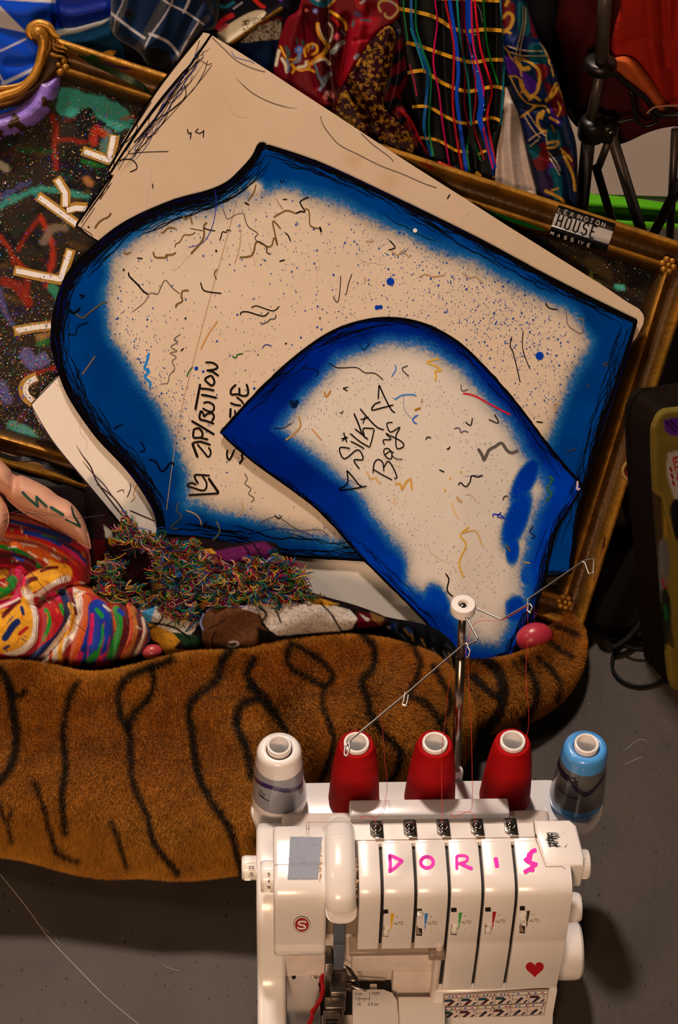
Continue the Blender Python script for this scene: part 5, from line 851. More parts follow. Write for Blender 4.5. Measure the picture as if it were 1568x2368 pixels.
def redc(seed):
    def f(h, a, r):
        n = .82+.3*vn(h*100+4*np.sin(a*2+seed), a*3, 9, seed)+.12*np.sin(h*240+3*np.sin(a)); return np.array([.36, .0025, .004])[None]*n[:, None]
    return f
RED = mat('red_thread', attr=True, rough=.7, sheen=.0, bump=.3, bscale=260, spec=.1)
pR = [(.0120, .003), (.027, .001), (.0292, .004), (.0290, .010), (.0275, .04), (.0250, .07), (.0222, .095), (.0205, .104), (.0185, .108), (.0150, .1075), (.0142, .106)]
lbs = ['red thread cone nearest the white cone, under the end of the guide wire', 'middle of the three red thread cones, standing just left of the metal pole', 'red thread cone beside the blue one, right of the metal pole']
for i in range(3): cone(i+1, 'thread_cone', lbs[i], 'thread cone', pR, redc(i*7+1), (.0112, .0142, .112), RED)
WR = mat('wrapped_thread', attr=True, rough=.3, coat=.85, bump=.15, bscale=90, spec=.4, cr2=.05)
def whc(h, a, r):
    t = ph(236, 214, 192, .95); c_ = np.repeat(t[None], len(h), 0); lab = (h > .20) & (h < .73) & (r > .02); g_ = ph(140, 128, 120, .8)*(1+.12*np.sin(a*2.))[:, None]
    c_ = np.where(lab[:, None], g_, c_); wv = .56+.055*np.sin(a*2.-.9); pu = lab & (abs(h-wv) < .028); c_ = np.where(pu[:, None], ph(48, 24, 74, .8), c_); pd = lab & (h < wv-.024) & (h > wv-.040); c_ = np.where(pd[:, None], ph(16, 12, 30, .5), c_); return c_
pW = [(.0120, .002), (.028, .001), (.0305, .005), (.0315, .014), (.0305, .03), (.0285, .06), (.0262, .085), (.0255, .094), (.0245, .101), (.0215, .1055), (.0165, .1065), (.0145, .1045)]
wc = cone(0, 'thread_cone', 'white plastic-wrapped thread cone with a grey and purple label', 'thread cone', pW, whc, (.0108, .0136, .113), WR)
def blc(h, a, r):
    n = .9+.2*vn(h*60, a*4, 4, 3); t = ph(70, 130, 180, .95)[None]*n[:, None]; lab = (h > .17) & (h < .76) & (r > .02); c_ = np.where(lab[:, None], ph(106, 94, 84, .6)[None], t)
    wv = .58+.10*np.cos(a+.25)+.05*np.cos(2*a+.6); wv = np.where(True, .66-.17*np.exp(-((np.mod(a-FA+math.pi, 2*math.pi)-math.pi-.35)/.55)**2), wv); pu = lab & (abs(h-wv) < .036); c_ = np.where(pu[:, None], ph(36, 22, 48, .6), c_); pd = lab & (h < wv-.03) & (h > wv-.05); return np.where(pd[:, None], ph(10, 8, 14, .5), c_)
# angle (in the lathe's frame) that faces the camera
_u = np.cross([0, 0, 1.], [0, 1., 0]); _w = np.cross([0, 0, 1.], _u); _d = CAM-mw([SP[4][0], SP[4][1], .2]); FA = math.atan2(_d@_w, _d@_u)
bc_ = cone(4, 'thread_cone', 'blue plastic-wrapped thread cone at the right end of the stand', 'thread cone', pW, blc, (.0108, .0138, .112), WR)
def cones_surf(k, r0, r1, h0, h1):
    c0 = mw([SP[k][0], SP[k][1], ZS+.001]); 
    def f(x, y, e):
        d = ray(x, y); R__ = np.full(d.shape[:-1], (r0+r1)/2)
        for _ in range(6):
            ox = CAM[0]-c0[0]; oy = CAM[1]-c0[1]; A_ = d[..., 0]**2+d[..., 1]**2; B_ = ox*d[..., 0]+oy*d[..., 1]; C_ = ox*ox+oy*oy-(R__+e)**2; t = (-B_-np.sqrt(np.clip(B_*B_-A_*C_, 0, None)))/A_; z = CAM[2]+t*d[..., 2]-c0[2]; R__ = np.interp(z, [h0, h1], [r0, r1])
        return CAM+d*t[..., None]
    return f
mb = MB(); cs = cones_surf(4, .0305, .0262, .03, .085); ik = ph(24, 14, 24, .5)
text(mb, cs, 'Lock', (1296, 1794), (.86, .52), (.28, -.96), 10, 2.6, ik, .0005, 1.2)
for q in range(5): ribbon(mb, cs, [(1292+q*.5, 1804+q*4.4), (1300, 1808+q*4.4), (1310-q*.6, 1816+q*4.2)], 1.1, ph(70, 40, 20), step=1, eps=.0005)
ribbon(mb, cs, [(1288, 1816), (1298, 1830), (1310, 1840), (1322, 1845), (1338, 1848)], 1.8, ik, step=1, eps=.0005, curve=True)
mb.build('label_print', DEC, bc_, smooth=False)
mb = MB(); cs = cones_surf(0, .0305, .0262, .03, .085)
for (a, b) in (((600, 1826), (614, 1840)), ((597, 1832), (612, 1845)), ((600, 1839), (623, 1853))): ribbon(mb, cs, [a, ((a[0]+b[0])/2-1, (a[1]+b[1])/2+1.4), b], 1.5, ik, step=1, eps=.0005)
mb.build('label_print', DEC, wc, smooth=False)
# loose red threads
def thr(pts, zs, label):
    mb = MB(); q = cr(pts, n=8); z = np.interp(np.linspace(0, 1, len(q)), np.linspace(0, 1, len(zs)), zs); tube(mb, onz(q[:, 0], q[:, 1], z), .00028, ph(190, 40, 24), 5); tag(mb.build('red_thread', MATS['thread']), label, 'thread', 'loose red threads')
thr([(878, 1640), (886, 1700), (890, 1760), (895, 1810), (892, 1845), (880, 1880), (868, 1892), (862, 1888), (845, 1886), (832, 1892), (850, 1890), (866, 1893), (870, 1905)], [.45, .3, .22, .22, .26, .29, .296, .294], 'red thread curving down to the leftmost thread guide')
thr([(1040, 1560), (1030, 1660), (1023, 1720), (1021, 1780), (1022, 1850), (1023, 1905)], [.45, .35, .3, .295], 'thin red thread dropping straight to the middle thread guide')
thr([(1082, 1520), (1085, 1600), (1090, 1690), (1092, 1790), (1092, 1860), (1086, 1876), (1062, 1877), (1046, 1878), (1044, 1886), (1056, 1888), (1078, 1878), (1094, 1882), (1100, 1900)], [.449, .4, .35, .3, .296, .296, .294, .294], 'red thread with a loop hanging to the fourth thread guide')
thr([(1216, 1398), (1222, 1460), (1216, 1560), (1222, 1640), (1222, 1680), (1215, 1715)], [.449, .4, .36, .33, .3, .285], 'red thread falling from the raised wire to the red cone beside the blue one')
thr([(1080, 1520), (1078, 1500), (1100, 1440), (1160, 1434), (1220, 1400)], [.449, .449, .451, .451], 'red thread strung along the upper guide wire')
# ------------------------------------------------------------------ plush tiger body and tail
TX0, TX1 = -260, 1090
topc = [(-260, 1576), (-100, 1562), (0, 1549), (120, 1558), (200, 1560), (350, 1535), (450, 1522), (560, 1514), (640, 1500), (700, 1492), (770, 1480), (830, 1477), (900, 1488), (950, 1508), (1000, 1532), (1040, 1570), (1070, 1610), (1088, 1650), (1096, 1690)]
botc = [(-260, 1940), (-100, 1952), (0, 1966), (120, 1982), (250, 1998), (400, 2005), (550, 2003), (600, 2000), (640, 1960), (690, 1890), (760, 1850), (860, 1836), (960, 1822), (1040, 1792), (1075, 1752), (1096, 1692)]
tt = np.array(cr(topc, n=4)); bt = np.array(cr(botc, n=4))
RT = Ras(-280, 1430, 1360, 2030, 2.5, (0, 0, 0)); X, Y = RT.X, RT.Y
base = np.array([.46, .19, .018]); b2 = np.array([.31, .098, .010]); w_ = fbm(X, Y, 120, 31)[..., None]; w2 = fbm(X*.7+Y*.3, Y, 22, 32)[..., None]
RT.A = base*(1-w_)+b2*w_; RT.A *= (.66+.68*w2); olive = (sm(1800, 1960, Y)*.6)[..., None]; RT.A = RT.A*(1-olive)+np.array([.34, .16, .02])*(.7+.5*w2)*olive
bl = np.array([.006, .0045, .003])
TS = [([(-40, 1520), (12, 1572), (33, 1654), (40, 1715), (30, 1764), (0, 1805), (-60, 1830)], 18), ([(180, 1585), (165, 1615), (155, 1646), (147, 1715), (153, 1776), (143, 1838), (153, 1919)], 14), ([(82, 1809), (102, 1858), (118, 1919), (135, 1964), (184, 1985)], 11), ([(355, 1552), (356, 1580), (351, 1605), (330, 1632), (306, 1654), (294, 1695)], 15), ([(400, 1532), (359, 1548), (310, 1566), (286, 1581), (276, 1601), (273, 1621), (282, 1662), (298, 1695), (302, 1756), (310, 1817), (339, 1879), (355, 1940), (396, 1993), (410, 2010)], 14), ([(257, 1895), (268, 1920), (278, 1948), (294, 1993)], 10), ([(547, 1500), (520, 1525), (510, 1540), (506, 1568), (480, 1592), (457, 1609), (440, 1630), (437, 1646), (445, 1703), (457, 1785), (482, 1842), (531, 1911), (551, 1972), (560, 2010)], 16), ([(588, 1528), (571, 1560), (584, 1581), (604, 1621)], 15), ([(620, 1624), (590, 1622), (559, 1630), (547, 1662), (556, 1700), (571, 1736), (580, 1797)], 17), ([(580, 1590), (600, 1604), (637, 1654)], 22), ([(28, 1870), (20, 1900), (28, 1940)], 8), ([(0, 1850), (14, 1900)], 8), ([(60, 1605), (40, 1615), (20, 1600)], 14),
 ([(677, 1494), (668, 1520), (676, 1548), (712, 1570), (748, 1590), (766, 1575), (768, 1558), (745, 1535), (721, 1516), (677, 1494)], 13), ([(748, 1590), (742, 1625), (758, 1670), (768, 1710), (750, 1770), (735, 1800)], 13), ([(815, 1462), (845, 1482), (864, 1507), (862, 1543), (840, 1570), (838, 1590), (850, 1625), (851, 1646), (879, 1687), (910, 1715), (926, 1734), (918, 1774), (900, 1800)], 15), ([(936, 1485), (955, 1515), (966, 1537), (958, 1566), (950, 1588), (938, 1612)], 13), ([(955, 1612), (986, 1628), (1004, 1655), (1022, 1690)], 14), ([(995, 1545), (1012, 1575), (1028, 1600), (1033, 1636), (1014, 1662)], 14), ([(640, 1654), (660, 1700), (650, 1750), (630, 1800)], 12)]
TT_ = [([(1078, 1522), (1116, 1529), (1148, 1553), (1163, 1596), (1150, 1648), (1118, 1682)], 23), ([(1090, 1562), (1124, 1594), (1150, 1610)], 17), ([(1205, 1528), (1228, 1560), (1237, 1600), (1228, 1632), (1205, 1662)], 15), ([(1185, 1535), (1208, 1562)], 9), ([(1244, 1525), (1275, 1552), (1291, 1584), (1284, 1615)], 11), ([(1266, 1483), (1290, 1500), (1318, 1520)], 11), ([(1290, 1452), (1330, 1470)], 12)]
for p, w in TS+TT_: RT.line(p, w*1.15, bl, 7, .97, wob=3)
RT.line([(440, 1606), (520, 1612), (640, 1612), (760, 1604), (900, 1608), (960, 1620)], 4, np.array([.09, .018, .004]), 4, .7)
FUR = mat('plush_backing', attr=True, rough=.9, spec=.05, bump=.5, bscale=350)
FURH = mat('plush_fur', attr=True, rough=.75, spec=.12, sheen=.1)
tiger = empty('plush_tiger', tuple(onz(450, 1760, 0)), 'big stuffed tiger with orange and black striped fur lying on the grey floor', 'stuffed toy')
def loft(sections, k):
    n = len(sections); V = np.concatenate(sections); i, j = np.meshgrid(np.arange(n-1), np.arange(k), indexing='ij'); i = i.ravel(); j = j.ravel(); j2 = (j+1) % k
    return V, [np.stack([i*k+j, i*k+j2, (i+1)*k+j2, (i+1)*k+j], 1), np.arange(k)[None], (np.arange(k)[::-1]+(n-1)*k)[None]]
KS = 110; xs = np.arange(TX0, TX1+1, 7.); xs = np.r_[xs, 1090+np.array([2.5, 4., 5.2])]; secs = []
aa = np.linspace(0, 2*math.pi, KS, endpoint=False)
for x in xs:
    yt = np.interp(x, tt[:, 0], tt[:, 1]); yb = np.interp(x, bt[:, 0], bt[:, 1]); half = (yb-yt)/2
    b = min(.100, max(.004, half*.00043)); b = .100*min(1, (half/190.)**.75); zc = b*.97+.002
    d0 = ray(x, (yt+yb)/2); t = (zc-CAM[2])/d0[2]; c = CAM+d0*t; D = t*np.linalg.norm(d0); el = math.asin(-d0[2]/np.linalg.norm(d0)); h = half*t/F_*np.linalg.norm(fw)
    a = math.sqrt(max(1e-6, h*h-(b*math.cos(el))**2))/math.sin(el)
    lump = 1+.03*np.sin(aa*3+x*.011)+.02*np.sin(aa*5-x*.02)
    cz = np.sin(aa); cy = np.cos(aa); yv = a*np.sign(cy)*np.abs(cy)**.92*lump; zv = b*np.sign(cz)*np.abs(cz)**.92*lump; zv = np.where(zv < 0, zv*.97, zv)
    secs.append(np.stack([np.full(KS, c[0]), c[1]+yv, np.maximum(.001, c[2]+zv)], 1))
TV, TF = loft(secs, KS); px, py = topx(TV)
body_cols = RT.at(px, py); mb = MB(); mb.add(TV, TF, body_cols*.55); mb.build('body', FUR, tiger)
# tail: spine with radius
tl = cr([(1030, 1612), (1075, 1610), (1110, 1610), (1160, 1604), (1210, 1588), (1256, 1560), (1290, 1520), (1306, 1478), (1300, 1435), (1270, 1400)], n=7); tr = np.interp(np.linspace(0, 1, len(tl)), [0, .15, .35, .6, .75, .88, 1], [78, 82, 78, 64, 48, 36, 28])
secs = []; TK = 56; ta = np.linspace(0, 2*math.pi, TK, endpoint=False); P = []
for (x, y), r in zip(tl, tr): rr = r*2.42/F_; P.append(onz(x, y, rr*1.0)); 
P = np.array(P); T = np.gradient(P, axis=0); T /= np.linalg.norm(T, axis=1)[:, None]
for i in range(len(P)):
    r = tr[i]*2.42/F_; s = np.cross(T[i], [0, 0, 1]); s /= np.linalg.norm(s); u = np.cross(s, T[i]); secs.append(P[i]+(np.cos(ta)[:, None]*s+np.sin(ta)[:, None]*u)*r*(.99 if i < len(P)-1 else .6))
LV, LF = loft(secs, TK); px, py = topx(LV); mb = MB(); mb.add(LV, LF, RT.at(px, py)*.6); mb.build('tail', FUR, tiger)
def fur(V, nring, k, count, length, seed, name, x0=None):
    r = np.random.RandomState(seed); i = r.randint(0, nring-1, count*2); j = r.randint(0, k, count*2); u = r.rand(count*2)[:, None]; v = r.rand(count*2)[:, None]
    A = V[i*k+j]; B = V[(i+1)*k+j]; Cc = V[i*k+(j+1) % k]; Dd = V[(i+1)*k+(j+1) % k]
    Pp = (A*(1-u)+B*u)*(1-v)+(Cc*(1-u)+Dd*u)*v; nn = np.cross(B-A, Cc-A); ar = np.linalg.norm(nn, axis=1); ok = ar > 1e-10; nn /= ar[:, None]+1e-15
    cen = V.reshape(nring, k, 3).mean(1)[i]; s = np.sign((nn*(Pp-cen)).sum(1)); nn *= s[:, None]; view = CAM-Pp; view /= np.linalg.norm(view, axis=1)[:, None]
    x, y = topx(Pp); ok &= ((nn*view).sum(1) > -.35) & (x > -60) & (Pp[:, 2] > .004) & (y < 2380); ok &= r.rand(len(ok)) < np.clip(ar/np.percentile(ar, 70), .15, 1)
    Pp, nn, x, y = Pp[ok][:count], nn[ok][:count], x[ok][:count], y[ok][:count]; n = len(Pp)
    comb = np.stack([.5*(fbm(x, y, 80, 41)-.5)*2, -.35+.5*(fbm(x, y, 70, 43)-.5)*2, -.25+0*x], 1)
    d = nn+comb*.9+r.normal(0, .22, (n, 3)); d /= np.linalg.norm(d, axis=1)[:, None]; L = length*(r.uniform(.6, 1.15, n))[:, None]
    sd = np.cross(d, view[ok][:count] if False else (CAM-Pp)); sd /= np.linalg.norm(sd, axis=1)[:, None]; w = .00042
    tip = Pp+d*L-np.array([0, 0, 1.])*L*.18; tip[:, 2] = np.maximum(tip[:, 2], .0008)
    c = RT.at(x+(r.normal(0, 2.5, n)), y+r.normal(0, 2.5, n)); c = c*(r.uniform(.55, 1.5, n))[:, None]
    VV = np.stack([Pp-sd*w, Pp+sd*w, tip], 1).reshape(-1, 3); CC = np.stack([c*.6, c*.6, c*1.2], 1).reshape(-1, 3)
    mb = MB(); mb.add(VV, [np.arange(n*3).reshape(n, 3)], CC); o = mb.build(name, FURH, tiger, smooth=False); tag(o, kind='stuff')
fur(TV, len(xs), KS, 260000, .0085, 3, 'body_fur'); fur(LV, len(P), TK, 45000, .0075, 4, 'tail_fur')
# ------------------------------------------------------------------ bent arm with drawn letters, sleeve, hair
KP = onz(300, 1500, .13); KN = nrm(0, 48)
SK = mat('skin', attr=True, rough=.5, spec=.3, bump=.08, bscale=250); KN_M = mat('knit', attr=True, rough=.9, spec=.05, weave=.5, bscale=150, sheen=.15)
person = empty('person', tuple(onz(60, 1500, 0)), 'person mostly outside the picture, bare forearm lettered in green, colourful striped knit sweater', 'person')
AP = cr([(-60, 1040), (-20, 1046), (4, 1066), (24, 1086), (36, 1098), (52, 1100), (80, 1112), (110, 1128), (134, 1146), (160, 1160), (180, 1180), (196, 1208), (206, 1240), (210, 1270), (196, 1264), (168, 1246), (130, 1222), (90, 1204), (60, 1190), (30, 1168), (6, 1146), (-20, 1136), (-60, 1140)], True, 5)
AP2 = cr([(-80, 1130), (-10, 1140), (10, 1158), (20, 1184), (20, 1212), (8, 1240), (-10, 1256), (-80, 1250)], True, 6)
def skc(x, y, d):
    n = fbm(x, y, 50, 51)[:, None]; c_ = np.array([.62, .34, .23])*(.9+.2*n); red = np.exp(-((y-(1150+.55*(x-60)))/30.)**2)[:, None]*.0+np.exp(-d/7.)[:, None]*.35
    return c_*(1-red)+np.array([.45, .14, .07])*red
hA = lambda x, y, d: .030+.034*np.sqrt(np.clip(1-(1-np.clip(d/36., 0, 1))**2, 0, 1))-.010*np.exp(-(((x-32)/9.)**2+((y-1112)/30.)**2))+.006*np.exp(-((x-5)/26.)**2-((y-1090)/26.)**2)+.003*np.exp(-((x-165)/14.)**2-((y-1180)/20.)**2)
mb = MB(); slab(mb, AP, 3, KP, KN, lambda x, y, d: hA(x, y, d), skc, mirror=lambda x, y, d: .030-.020*np.sqrt(np.clip(1-(1-np.clip(d/36., 0, 1))**2, 0, 1)))
slab(mb, AP2, 3, KP, KN, lambda x, y, d: .045+.03*np.sqrt(np.clip(1-(1-np.clip(d/30., 0, 1))**2, 0, 1)), lambda x, y, d: skc(x, y, d)*1.1, mirror=lambda x, y, d: .045-.02*np.sqrt(np.clip(1-(1-np.clip(d/30., 0, 1))**2, 0, 1)))
asf = lambda x, y, e: onpl(x, y, KP, KN, hA(x, y, np.where(inpoly(x, y, AP), pdist(x, y, AP), 0))+e)
gi = np.array([.004, .055, .035]); r = np.random.RandomState(3)
for pts, w in (([(51, 1137), (66, 1153), (88, 1171)], 6), ([(88, 1172), (84, 1160), (84, 1147)], 6), ([(84, 1148), (96, 1160), (110, 1173)], 5), ([(116, 1172), (130, 1181), (147, 1191)], 6), ([(165, 1171), (170, 1190), (186, 1217)], 4.5), ([(151, 1200), (166, 1208), (187, 1217)], 5)):
    for q in range(5): ribbon(mb, asf, np.array(pts, float)+r.normal(0, w*.16, (1, 2)), w*.62, gi*r.uniform(.7, 1.4), step=2, eps=.0012+.0001*q)
mb.build('body', SK, person)
RS = Ras(-40, 1150, 400, 1580, 1.6, ph(190, 24, 30, .6))
def ksp(r, g, b): return lin((r, g, b))/ILL*.95
YL, CRM, RD, NV, BL, OR, GR, PK, DR = ksp(214, 138, 28), ksp(214, 182, 150), ksp(165, 18, 22), ksp(14, 30, 70), ksp(16, 44, 120), ksp(190, 74, 22), ksp(24, 120, 30), ksp(200, 24, 70), ksp(92, 10, 18)
KB = [([(0, 1470), (40, 1450)], 150, YL), ([(20, 1196), (60, 1200), (110, 1216), (140, 1236)], 9, OR), ([(20, 1206), (60, 1216), (123, 1232), (160, 1250)], 14, NV), ([(10, 1222), (60, 1232), (132, 1262), (189, 1304)], 26, RD), ([(60, 1230), (110, 1243), (160, 1270), (195, 1300)], 13, BL), ([(100, 1236), (130, 1246)], 5, GR), ([(145, 1262), (175, 1284), (195, 1306)], 7, PK), ([(-20, 1250), (40, 1256), (88, 1272), (130, 1292), (164, 1318)], 38, OR), ([(150, 1300), (175, 1320), (180, 1340)], 20, RD), ([(-10, 1262), (30, 1270), (60, 1284), (90, 1310)], 11, GR), ([(-20, 1290), (20, 1290), (70, 1306)], 30, DR), ([(-10, 1330), (10, 1326)], 20, YL), ([(30, 1284), (52, 1296)], 6, BL),
 ([(5, 1248), (20, 1250)], 4, CRM), ([(48, 1256), (85, 1264)], 4, CRM), ([(20, 1266), (38, 1264)], 4, CRM), ([(66, 1276), (84, 1288)], 5, CRM), ([(120, 1282), (138, 1292)], 5, CRM), ([(104, 1294), (118, 1308)], 7, CRM), ([(115, 1298), (140, 1310)], 9, YL), ([(90, 1300), (110, 1306)], 5, RD),
 ([(66, 1352), (90, 1340), (120, 1326), (146, 1324)], 42, YL), ([(95, 1320), (116, 1313), (132, 1312)], 8, DR), ([(58, 1350), (72, 1340), (82, 1338)], 12, DR), ([(82, 1382), (105, 1366), (130, 1350), (156, 1338)], 17, CRM), ([(104, 1380), (130, 1362), (158, 1352)], 14, RD), ([(90, 1386), (115, 1376), (150, 1364)], 7, GR),
 ([(-20, 1400), (10, 1396), (35, 1388), (48, 1360), (50, 1335), (46, 1318)], 20, PK), ([(-6, 1374), (16, 1362), (28, 1344)], 26, GR), ([(8, 1356), (16, 1350)], 9, OR),
 ([(54, 1362), (58, 1380), (66, 1400)], 14, YL), ([(60, 1369), (76, 1390), (85, 1420), (86, 1450), (74, 1488), (40, 1512), (10, 1520)], 20, CRM), ([(0, 1480), (40, 1440), (50, 1400)], 30, YL), ([(8, 1425), (30, 1400), (44, 1390)], 10, DR), ([(0, 1404), (24, 1394), (44, 1384)], 5, CRM), ([(12, 1476), (28, 1450), (40, 1438)], 16, NV), ([(50, 1404), (54, 1420)], 7, NV), ([(46, 1466), (62, 1452)], 9, RD), ([(10, 1500), (20, 1494)], 6, NV), ([(0, 1520), (30, 1528), (60, 1520)], 20, RD), ([(14, 1444), (30, 1426)], 3, NV),
 ([(86, 1388), (98, 1420), (98, 1450), (92, 1486), (66, 1514), (30, 1534)], 18, RD), ([(121, 1390), (136, 1424), (126, 1462), (110, 1480)], 40, RD), ([(120, 1374), (134, 1380)], 14, PK), ([(106, 1410), (114, 1430), (112, 1450), (101, 1480)], 9, GR), ([(124, 1440), (116, 1476)], 5, ksp(180, 40, 40)), ([(140, 1400), (147, 1420)], 8, GR), ([(131, 1410), (134, 1416)], 6, OR),
 ([(143, 1369), (155, 1396), (153, 1440), (128, 1478), (90, 1508), (48, 1548)], 17, NV), ([(186, 1362), (186, 1400), (172, 1440), (150, 1476), (110, 1526), (84, 1556)], 34, CRM), ([(162, 1398), (168, 1420), (164, 1450), (150, 1470)], 11, YL), ([(143, 1478), (138, 1506), (141, 1535)], 10, YL), ([(120, 1510), (110, 1540)], 8, YL), ([(162, 1372), (170, 1392), (176, 1420)], 7, DR), ([(168, 1396), (174, 1402)], 3, CRM), ([(118, 1506), (116, 1526), (122, 1540)], 7, RD), ([(172, 1374), (180, 1384)], 3, YL),
 ([(176, 1352), (200, 1362), (230, 1374), (252, 1392), (262, 1420), (262, 1450)], 15, OR), ([(198, 1378), (236, 1396), (256, 1418)], 18, RD), ([(201, 1384), (200, 1420), (186, 1466), (164, 1534)], 20, OR), ([(226, 1408), (224, 1450), (210, 1500), (192, 1548)], 44, BL), ([(250, 1424), (252, 1466), (240, 1520)], 18, BL), ([(213, 1422), (212, 1450), (207, 1486)], 10, PK), ([(206, 1470), (202, 1520)], 2, PK), ([(186, 1512), (180, 1536)], 12, PK), ([(224, 1410), (236, 1425)], 10, GR), ([(238, 1445), (236, 1478), (226, 1508)], 6, GR), ([(222, 1512), (206, 1530)], 16, GR), ([(234, 1522), (246, 1512)], 9, PK), ([(255, 1470), (248, 1510)], 2, PK), ([(240, 1400), (254, 1412)], 5, CRM),
 ([(270, 1410), (278, 1446), (270, 1480), (256, 1518)], 19, GR), ([(284, 1396), (294, 1440), (286, 1490), (270, 1530)], 20, DR), ([(276, 1412), (284, 1420)], 10, BL), ([(292, 1390), (302, 1430), (300, 1470), (280, 1520)], 5, OR), ([(306, 1405), (314, 1445), (308, 1485), (286, 1526)], 12, ksp(170, 90, 30)), ([(318, 1420), (324, 1460), (306, 1514)], 9, DR), ([(330, 1430), (334, 1466), (312, 1516)], 9, ksp(190, 150, 116)), ([(341, 1440), (346, 1476), (324, 1520)], 10, NV), ([(280, 1356), (300, 1372), (320, 1400)], 18, DR)]
for p, w, c_ in KB: RS.line(p, w, c_, 1.6, 1, wob=1.2, seed=6)
X, Y = RS.X, RS.Y; RS.mul(.80+.4*vn(X*1.0, Y*.45, 2.2, 61)[..., None]*np.ones(3)); 
r = np.random.RandomState(9)
for k in range(80):
    x = r.uniform(0, 330); y = r.uniform(1200, 1540); a = r.uniform(-.8, .8)+1.3; L = r.uniform(4, 14); c_ = [YL, RD, GR, PK, NV, OR, CRM, DR][r.randint(8)]; RS.line([(x, y), (x+math.cos(a)*L, y+math.sin(a)*L)], r.uniform(1.5, 4), c_, 1.5, .8, False)
mb = MB()
def infl(d, R_, T_): return T_*np.sqrt(np.clip(1-(1-np.clip(d/R_, 0, 1))**2, 0, 1))
def lobe(poly, base_, R_, T_, folds, step=2.2, col=lambda x, y, d: RS.at(x, y)):
    P_ = cr(poly, True, 5); slab(mb, P_, step, KP, KN, lambda x, y, d: base_+infl(d, R_, T_)+sum(-a*np.exp(-(pdist(x, y, cr(f, n=4), closed=False)/w)**2) for f, w, a in folds), col, mirror=lambda x, y, d: base_-.3*infl(d, R_, T_))
lobe([(-60, 1180), (10, 1184), (50, 1190), (110, 1212), (170, 1250), (206, 1270), (212, 1310), (206, 1360), (180, 1370), (100, 1350), (20, 1340), (-60, 1330)], -.012, 60, .042, [([(-20, 1240), (80, 1250), (160, 1290)], 9, .010), ([(20, 1212), (100, 1228), (190, 1275)], 6, .008), ([(-20, 1275), (60, 1288), (100, 1318)], 7, .010)])
lobe([(-60, 1300), (0, 1306), (44, 1310), (62, 1318), (100, 1308), (140, 1314), (158, 1334), (158, 1364), (140, 1380), (100, 1400), (60, 1440), (-60, 1440)], .0, 40, .048, [([(60, 1322), (54, 1350), (60, 1372)], 7, .018), ([(80, 1330), (110, 1326)], 5, .006), ([(96, 1390), (120, 1372), (155, 1360)], 6, .010), ([(20, 1330), (34, 1370), (0, 1390)], 8, .012)])
lobe([(-60, 1390), (0, 1396), (50, 1366), (90, 1384), (130, 1366), (176, 1350), (210, 1356), (250, 1378), (284, 1378), (316, 1392), (344, 1430), (352, 1470), (332, 1512), (290, 1530), (240, 1548), (180, 1550), (110, 1558), (50, 1540), (-60, 1540)], .0, 60, .058, [([(88, 1386), (96, 1430), (88, 1490), (50, 1530)], 8, .010), ([(150, 1375), (160, 1410), (150, 1460), (100, 1520), (60, 1548)], 7, .014), ([(188, 1372), (192, 1410), (170, 1470), (150, 1540)], 7, .012), ([(256, 1400), (266, 1450), (254, 1530)], 7, .010), ([(286, 1390), (300, 1450), (270, 1530)], 6, .007), ([(176, 1375), (178, 1420), (160, 1470)], 6, .012), ([(322, 1410), (330, 1460), (310, 1515)], 4, .005), ([(215, 1400), (214, 1470), (190, 1540)], 10, .004)])
mb.build('striped_sweater', KN_M, person)
HB = mat('hair', (.012, .007, .005), rough=.4)
for pts in ([(-10, 1214), (10, 1206), (30, 1196), (60, 1187), (110, 1192), (180, 1198), (245, 1190)], [(-6, 1202), (20, 1188), (50, 1182), (88, 1194), (108, 1212)], [(-10, 1240), (40, 1246), (100, 1262), (140, 1296), (152, 1314)], [(-10, 1238), (30, 1272), (60, 1310), (110, 1370), (160, 1430), (205, 1464)], [(0, 1206), (24, 1208), (60, 1220)]):
    q = cr(pts, n=6); m2 = MB(); tube(m2, onpl(q[:, 0], q[:, 1], KP, KN, .070), .00035, (.01, .006, .004), 5); m2.build('hair_strand', HB, person)
